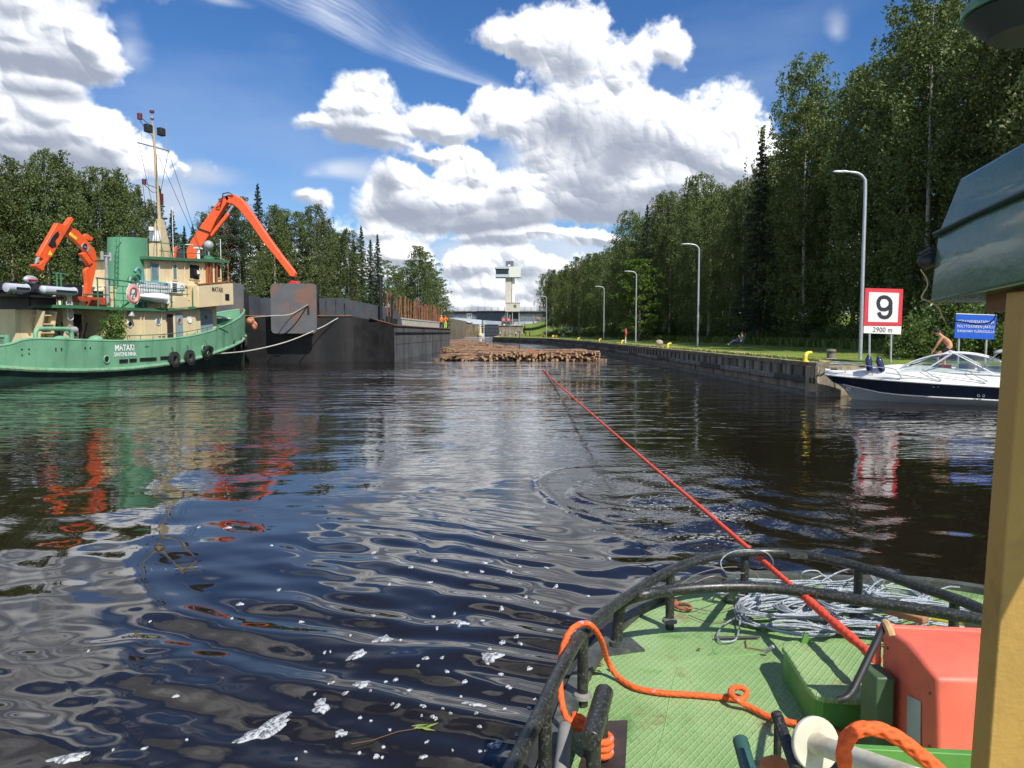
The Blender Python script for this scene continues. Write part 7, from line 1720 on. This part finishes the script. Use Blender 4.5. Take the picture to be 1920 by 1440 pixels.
# ---- wire rope heap ----
MWIRE = mat('galvanised_wire', (.40, .44, .48), .38, metal=.55, var=.12, scale=30, bump=.5, bump_scale=150)
MWIRE2 = mat('brown_wire', (.20, .165, .11), .5, metal=.3, var=.2)
r_ = random.Random(55)
def coil(cx, cy, rx, ry, ang, z0, loops, label, r=.0062, m=MWIRE, spread=.035, tail=True):
    c = onz(cx, cy, z0); pts = []; n = 18; tilt = r_.uniform(-.10, .10)
    for i in range(loops*n+1):
        t = 2*math.pi*i/n; L = i//n; k1 = 1+spread*math.sin(L*2.3+1)*2.2+.05*math.sin(2*t+L*.8)
        x = rx*k1*math.cos(t); y = ry*k1*math.sin(t)+spread*.5*math.sin(L*1.7)
        z = .014*math.sin(L*2.9+t)+.05*math.sin(t+ang)*abs(tilt)*8+abs(math.sin(t*.5+L))*.03
        pts.append(Vector((x*math.cos(ang)-y*math.sin(ang), x*math.sin(ang)+y*math.cos(ang), max(-.0, z))))
    if tail: pts += [pts[-1]+Vector((.12*k*math.cos(ang), .10*k*math.sin(ang+1), .015*k*(3-k))) for k in range(1, 4)]
    mb = MB(); mb.tube(pts, r, n=6); o = mb.build('wire_coil', m); o.location = c; tag(o, label, 'wire rope', 'wire rope coils heaped inside the stern rail')
for cx, cy, rx, ry, an, z0, lp_, lb in ((1480,1160,.36,.16,.1,.53,11,'silver wire coil at the front left of the heap with its eye pulled out'),(1450,1140,.30,.13,.3,.56,9,'silver wire coil half under the towing arch at the left of the heap'),(1590,1172,.30,.13,-.1,.53,10,'silver wire coil lying right behind the green hatch'),
  (1570,1150,.40,.15,-.2,.57,10,'broad silver wire coil in the middle of the heap'),(1640,1160,.30,.15,-.3,.60,9,'silver wire coil just left of the black bar'),(1420,1108,.34,.12,.1,.58,8,'silver wire coil at the back left beneath the rail'),(1540,1112,.42,.13,0,.62,10,'wide silver wire coil at the back middle of the heap'),
  (1640,1118,.36,.13,-.2,.60,9,'silver wire coil at the back right of the heap'),(1700,1142,.34,.14,-.4,.60,10,'bluish wire coil right of the tow rope'),(1770,1160,.34,.12,-.4,.58,9,'bluish wire coil at the far right beside the yellow tool'),(1500,1185,.20,.06,-.2,.54,6,'short wire coil tucked between deck and hatch corner'),(1590,1130,.25,.18,.6,.66,7,'topmost silver wire coil crossed by the tow rope'),(1630,1185,.26,.07,-.1,.60,8,'tight wire hank lying along the back edge of the hatch'),(1490,1140,.42,.17,.2,.60,8,'loose silver wire coil overlapping the front left coil')):
    coil(cx, cy, rx, ry, an, z0, lp_, lb)
def wire(pts, label, r=.0065, m=MWIRE, close=False):
    o = MB().tube(catmull([onz(x, y, z) for x, y, z in pts], 7), r, n=6).build('wire_loop', m); tag(o, label, 'wire rope')
wire([(1450,1140,.60),(1400,1150,.56),(1362,1168,.53),(1345,1190,.52),(1352,1203,.52),(1378,1200,.52),(1386,1178,.53),(1392,1150,.58),(1430,1130,.62)], 'white wire eye pulled out leftwards from the heap onto the deck')
wire([(1540,1090,.68),(1570,1074,.74),(1596,1067,.78),(1606,1076,.76),(1590,1088,.72),(1545,1092,.68),(1500,1100,.64)], 'raised silver wire eye at the back of the heap right of the tow rope')
wire([(1500,1092,.62),(1505,1073,.72),(1530,1070,.72),(1542,1078,.68),(1560,1090,.64)], 'small silver wire bight beside the raised eye')
wire([(1650,1105,.62),(1632,1078,.74),(1638,1082,.72),(1660,1110,.60)], 'stiff upright wire end right of the raised eyes')
wire([(1700,1130,.60),(1660,1100,.68),(1662,1088,.70),(1700,1092,.66),(1740,1108,.60),(1770,1125,.56)], 'thin brown wire arching behind the right half of the arch', .004, MWIRE2)
wire([(1395,1075,.80),(1360,1072,.90),(1352,1052,.97),(1370,1036,1.00),(1400,1031,1.0),(1436,1036,.99),(1450,1055,.90),(1440,1070,.78)], 'thin grey wire ring hooked around the stern rail', .004)
wire([(1270,1100,.62),(1310,1075,.66),(1370,1063,.70),(1410,1070,.66),(1425,1090,.60),(1420,1110,.56)], 'thin brown wire bow along the inside of the rail, upper one', .004, MWIRE2)
wire([(1300,1140,.53),(1340,1146,.53),(1380,1135,.54),(1400,1115,.56),(1380,1095,.62),(1340,1080,.64),(1290,1098,.6)], 'thin brown wire loop round the rusty shackle', .004, MWIRE2)
wire([(1290,1153,.52),(1330,1166,.52),(1380,1160,.52),(1420,1140,.56)], 'thin brown wire lying lowest on the green deck', .004, MWIRE2)
wire([(1255,1102,.60),(1300,1098,.60),(1345,1100,.60),(1400,1112,.58)], 'pale wire end along the inside of the gunwale', .006)
RUSTM = mat('rusty_iron', (.26, .095, .045), .85, var=.35, scale=12)
p = onz(1283, 1140, DZ+.02); q = thing('shackle', 'rusty orange shackle lying on the deck below the arch', 'shackle', tuple(p), R(-60))
MB().tube(catmull([(-.10, .035, 0), (0, .05, .01), (.06, .0, .01), (0, -.05, .01), (-.10, -.035, 0)], 6), .014, n=8).build('bow', RUSTM, q); mb = MB(); mb.cyl((-.10, -.06, 0), (-.10, .06, 0), .013, n=8); mb.torus((-.14, 0, .01), .035, .012, 'Z', 16, 6); mb.torus((-.20, 0, .01), .035, .012, 'Y', 16, 6); mb.build('pin', RUSTM, q)
def smallrod(name, pts, r, m, lb, cat): tag(MB().tube([onz(*p) for p in pts], r, n=8).build(name, m), lb, cat)
smallrod('iron_pin', [(1340,1196,.52), (1424,1194,.52)], .010, mat('dark_iron', (.05, .045, .04), .6), 'dark iron pin through the white wire eye', 'pin')
smallrod('steel_peg', [(1434,1222,.53), (1450,1212,.58)], .012, GREYM, 'short grey steel peg left of the green hatch', 'peg')
smallrod('bent_wire', [(1398,1200,.51), (1400,1214,.51), (1430,1219,.51), (1445,1222,.52)], .004, RUSTM, 'rusty bent wire beside the grey peg', 'wire')
p = onz(1700, 1152, .68); o = MB().box((0, 0, 0), (.26, .09, .05), rz=-.9).build('wood_block', mat('brown_wood', (.30, .13, .06), .8, var=.2), bevel=.01); o.location = p; tag(o, 'brown wooden handle lying on the wire heap', 'wood')
p = onz(1775, 1160, .66); q = thing('yellow_tool', 'dirty yellow clamp tool at the right end of the wire heap', 'tool', tuple(p), R(-35))
MB().box((0, 0, 0), (.22, .05, .05)).build('handle', M_YELLOW, q, bevel=.01); mb = MB(); mb.box((.20, 0, .0), (.18, .09, .06)); mb.cyl((.30, -.06, 0), (.30, .06, 0), .02); mb.build('jaw', mat('dark_steel_tool', (.06, .06, .055), .5), q)
for k, (x, y) in enumerate(((1125,1247),(1143,1255),(1122,1260),(1312,1218))):
    p = onz(x, y, DZ+.01); o = MB().add([(-.02, -.008, 0), (0, -.014, .006), (.025, 0, .003), (.002, .012, .010)], [(0, 1, 2, 3)]).build('dead_leaf', mat('dead_leaf', (.24, .11, .05), .9, var=.3), solid=.002); o.location = p; o.rotation_euler = (0, 0, k*1.3)
    tag(o, ('curled brown leaf nearest the rail on the deck edge', 'brown leaf right of the curled one on the deck edge', 'lowest brown leaf by the deck edge', 'dark scrap lying alone on the open green deck')[k], 'leaf')
# leaf and twig afloat
p = onz(790, 1365); q = thing('floating_leaf', 'green-yellow willow leaf sprig floating in the near water', 'leaf', (p.x, p.y, wz(p.x, p.y)+.006)); mb = MB()
for k, (dx_, dy_, a_) in enumerate(((0, 0, .1), (.06, .03, .6), (-.02, .03, .2), (.04, -.02, -.3))): mb.prism([(dx_+(x*math.cos(a_)-y*math.sin(a_)), dy_+(x*math.sin(a_)+y*math.cos(a_)), 0) for x, y in ((-.05, 0), (0, .012), (.06, 0), (0, -.012))], (0, 0, .003))
mb.build('leaves', mat('willow_leaf', (.20, .26, .05), .6), q); MB().tube([(0, 0, 0), (-.15, -.05, 0), (-.30, -.16, 0), (-.42, -.2, 0)], .003, n=5).build('twig', mat('twig_brown', (.12, .07, .03), .8), q)

# ---- hatch ----
HZ = .70
hp_ = [onz(x, y, HZ) for x, y in ((1470,1203),(1485,1200),(1560,1204),(1655,1212),(1655,1312),(1600,1311),(1545,1307),(1527,1301),(1514,1288),(1500,1265),(1484,1238),(1466,1213))]
ha = tag(bpy.data.objects.new('deck_hatch', None), None); COL.objects.link(ha); ha.parent = wbt
cen = sum(hp_, Vector())/len(hp_)
MB().prism([p-Vector((0, 0, .035)) for p in hp_], (0, 0, .035)).build('lid', TREAD, ha, bevel=.008)
MB().prism([cen+(p-cen)*.95-Vector((0, 0, HZ-DZ)) for p in hp_], (0, 0, HZ-DZ-.036)).build('coaming', G_DECK, ha)
p = onz(1512, 1206, HZ+.0); MB().prism([(p.x-.03, p.y, HZ), (p.x+.035, p.y-.01, HZ), (p.x-.01, p.y, HZ+.07)], (0, .012, 0)).build('lug', G_DECK, ha)
# ---- orange moulded case ----
CASE = mat('faded_orange_plastic', (.74, .135, .080), .55, var=.10, scale=2.5, dirt=(.40, .10, .07), dirt_amt=.5, dirt_scale=4, bump=.1, bump_scale=60)
oc = thing('storage_case', 'faded orange moulded plastic case with a grey sticker beside the cabin post', 'case', (0,0,0))
Y1, Y2 = 3.72, 3.27
R1 = [at(1650,1420,Y1), at(1655,1177,Y1), at(1880,1188,Y1), at(1900,1430,Y1)]; R2 = [at(1760,1440,Y2), at(1757,1273,Y2), at(1890,1277,Y2), at(1900,1440,Y2)]
R15 = [R1[i].lerp(R2[i], .32)+Vector((0, .0, .0)) for i in range(4)]; R15[1] += Vector((-.0, -.06, .035)); R15[0] += Vector((0, -.06, 0)); R15[2] += Vector((0, -.06, .035))
for L_ in (R1, R15, R2):
    L_[0].z = DZ+.02; L_[3].z = DZ+.02
back = [p+Vector((.06, .05, -.01)) for p in R1]
mb = MB(); mb.loft([back, R1, R15, R2], closed_sec=True, cap0=True, cap1=True); mb.build('shell', CASE, oc, bevel=.018, angle=60)
def onfacet(x, y):
    f = (x-1655)/(1757-1655); a_ = R15[0].lerp(R2[0], 0.0)
    # plane through R15[0], R15[1], R2[1]
    n = (R15[1]-R15[0]).cross(R2[1]-R15[0]).normalized(); d = ray(x, y); o_ = Vector((0, 0, CAM_H)); k = (R15[0]-o_).dot(n)/d.dot(n); return o_+d*k
for (x, y) in ((1664,1215),(1664,1330),(1744,1300),(1742,1400)):
    c_ = onfacet(x, y); nf = (R15[1]-R15[0]).cross(R2[1]-R15[0]).normalized(); nf = nf if nf.dot(Vector((0, 0, CAM_H))-c_) > 0 else -nf
    MB().cyl(c_-nf*.002, c_+nf*.005, .007, n=10).build('bolt', mat('rusty_bolt', (.22, .11, .06), .7), oc)
mb = MB(); mb.tube([R1[0]+Vector((-.01, .02, 0)), R1[1]+Vector((-.01, .02, .0)), R1[2]+Vector((0, .02, 0))], .016, n=8); mb.build('lip', CASE, oc)
q4 = [onfacet(*p) for p in ((1703,1303),(1728,1315),(1727,1425),(1702,1415))]; nn = (q4[1]-q4[0]).cross(q4[3]-q4[0]).normalized()
if nn.dot(Vector((0, 0, CAM_H))-q4[0]) < 0: nn = -nn
MB().prism([p+nn*.003 for p in q4], nn*.003).build('sticker', mat('grey_sticker', (.40, .40, .39), .5), oc)
mb = MB(); p = at(1648, 1330, 3.62); mb.box((p.x-.01, p.y, .74), (.09, .16, .48)); mb.build('case_bracket', mat('bracket_green', (.055, .10, .045), .5, var=.2), wbt, bevel=.01)
tag(MB().tube(catmull([at(1662,1166,3.55), at(1654,1180,3.45), at(1634,1222,3.35), at(1608,1276,3.25), at(1597,1297,3.22), at(1586,1308,3.2), at(1570,1313,3.2)], 6), .0165, n=12).build('black_bar', mat('black_rubber_bar', (.012, .012, .013), .5)), 'black bent bar hooked over the orange case', 'bar')
tag(MB().tube(catmull([at(1660,1168,3.5), at(1666,1178,3.42), at(1671,1192,3.4)], 4), [.020]*9, n=8).build('rope_end', mat('tan_rope', (.42, .26, .12), .9, var=.3)), 'tan rope end tied over the corner of the orange case', 'rope')
# ---- winch and roller at the bottom right ----
wn = thing('winch', 'green-framed winch with black lever at the bottom edge of the picture', 'winch', (0,0,0))
OLV = mat('olive_tray', (.26, .22, .06), .6, var=.35, scale=4, dirt=(.10, .16, .05), dirt_amt=.6, dirt_scale=3)
a = at(1388, 1388, 2.75); b = at(1412, 1475, 2.55); MB().cyl(a, b, .028, n=14).build('side_tube', mat('teal_tube', (.03, .09, .075), .4, var=.2), wn)
zt_ = a.z
q1, q2 = at(1400, 1388, 2.78), at(1590, 1402, 2.74)
mb = MB(); mb.box(((q1.x+q2.x)/2+.04, 2.66, zt_-.30), (q2.x-q1.x+.05, .30, .38)); mb.build('dark_tray', mat('oily_tray', (.022, .028, .018), .45, var=.5, scale=8, dirt=(.16, .07, .03), dirt_amt=.6, dirt_scale=9), wn)
c1, c2 = at(1575, 1401, 2.72), at(1900, 1418, 2.72)
mb = MB(); mb.box(((c1.x+c2.x)/2, 2.72, (c1.z+c2.z)/2-.03), (c2.x-c1.x, .035, .075), ry=math.atan2(c1.z-c2.z, c2.x-c1.x)); mb.build('frame_edge', G_DECK, wn, bevel=.004)
mb = MB(); mb.box(((c1.x+c2.x)/2, 2.45, c1.z-.14), (c2.x-c1.x, .5, .04)); mb.build('tray', OLV, wn)
a = at(1456, 1340, 2.55); b = at(1500, 1460, 2.30); MB().cyl(a, b, .020, n=10).build('lever', PIPE, wn); a = at(1459, 1350, 2.62); MB().cyl(a, (a.x, a.y, a.z-.35), .014, n=10).build('lever_post', PIPE, wn)
mb = MB(); p = at(1454, 1432, 2.5); mb.lathe(tuple(p), [(.05, -.05), (.05, 0), (.02, .02)], 14); mb.build('orange_hub', mat('orange_hub', (.50, .16, .03), .6, var=.3), wn)
BEI = mat('beige_roller_paint', (.52, .50, .39), .5, var=.12, scale=5, dirt=(.30, .15, .06), dirt_amt=.45, dirt_scale=7)
ro = thing('roller', 'beige steel roller with a round end disc under the thick rope loop', 'roller', (0,0,0))
a = at(1530, 1395, 2.35); b = at(1722, 1462, 1.95); dv = (b-a).normalized()
MB().cyl(a, b, .030, n=20).build('pipe', BEI, ro); MB().cyl(a-dv*.012, a+dv*.006, .082, n=30).build('disc', BEI, ro, bevel=.004); MB().cyl(a+dv*.006, a+dv*.05, .036, .030, n=20).build('collar', BEI, ro)

# ---- cabin post, wall and roof eave on the right ----
OCHRE = mat('ochre_post_paint', (.38, .23, .055), .5, var=.10, scale=3, dirt=(.20, .12, .04), dirt_amt=.5, dirt_scale=6, bump=.15, bump_scale=40)
a = at(1886, 560, 1.33); b = at(1819, 1440, 1.33)
mb = MB(); w_ = .062; mb.prism([at(1886,548,1.33), at(1948,548,1.33), at(1886,1480,1.33), at(1815,1480,1.33)], (0, -.05, 0)); mb.build('cabin_post', OCHRE, wbt, bevel=.003)
mb = MB(); mb.prism([at(1945,540,1.38), at(2010,540,1.38), at(2010,1500,1.38), at(1880,1500,1.38)], (0, .03, 0)); mb.build('cabin_wall', mat('dark_cabin', (.012, .010, .010), .6), wbt)
mb = MB(); mb.box((.93, 1.36, 2.665), (.14, .10, .055)); mb.build('cabin_beam', mat('brown_beam', (.14, .060, .018), .5), wbt)
EAV = mat('green_eave_paint', (.045, .105, .062), .22, var=.14, scale=3, bump=.12, bump_scale=14, coat=.5)
A_ = at(1742, 568, 1.52); Bs = at(1757, 440, 1.52); C_ = at(1780, 335, 1.52)
def eprof(Y, dz, dxx): return [Vector((A_.x+dxx, Y, A_.z+dz*.6)), Vector((Bs.x+dxx, Y, Bs.z+dz)), Vector((C_.x+dxx+.02, Y, C_.z+dz)), Vector((C_.x+.28+dxx, Y, C_.z+.05+dz)), Vector((A_.x+.28+dxx, Y, A_.z+dz*.3))]
mb = MB(); mb.loft([eprof(1.52, 0, 0), eprof(1.25, .035, 0), eprof(.9, .07, .0), eprof(.3, .1, .02), eprof(-.8, .1, .05)], closed_sec=True, cap0=True, cap1=True); ev = mb.build('roof_eave', EAV, wbt, bevel=.006, angle=30)
mb = MB(); mb.tube([eprof(y, d, 0)[1]+Vector((-.004, 0, 0)) for y, d in ((1.52, 0), (1.4, .018), (1.25, .035), (1.1, .05), (.9, .07), (.5, .09))], [.006, .0045, .006, .005, .006, .006], n=8); mb.build('eave_seam', mat('seam_black', (.010, .022, .016), .35), ev)
mb = MB(); c = at(1935, 20, 1.5); mb.lathe((c.x+.0, 1.5, c.z+.0), [(.02, .06), (.09, .05), (.118, .01), (.118, .0)], 28); f = mb.build('lamp_hood', mat('hood_green', (.05, .16, .07), .35), wbt); MB().lathe((c.x+.0, 1.5, c.z-.0), [(.02, -.05), (.07, -.045), (.112, -.003)], 20).build('hood_inside', mat('hood_dark', (.03, .035, .035), .5), f)
mb = MB(); mb.box((c.x+.30, 1.5, c.z+.02), (.5, .05, .05)); mb.build('hood_arm', EAV, wbt)
p = at(1738, 490, 1.54); mb = MB(); mb.ball((p.x, p.y, p.z), (.017, .02, .015)); [mb.tube([(p.x-.016, p.y, p.z+.006*k), (p.x+.0, p.y-.01, p.z+.010+.007*k), (p.x+.03, p.y, p.z+.008+.006*k)], .004, n=6) for k in range(3)]; mb.build('cable_clamp', M_BLACKM, wbt)
MB().tube(catmull([at(x, y, 1.54) for x, y in ((1726,505),(1737,522),(1739,536),(1730,552),(1729,560),(1745,566),(1760,578),(1766,592),(1772,602))], 6), .0014, n=6).build('loose_wire', mat('tan_wire', (.50, .38, .17), .5), wbt)
MB().tube(catmull([at(x, y, 1.5) for x, y in ((1772,602),(1800,603),(1835,608),(1860,602),(1868,585),(1868,560))], 6), .0013, n=6).build('dark_wire', M_BLACKM, wbt)
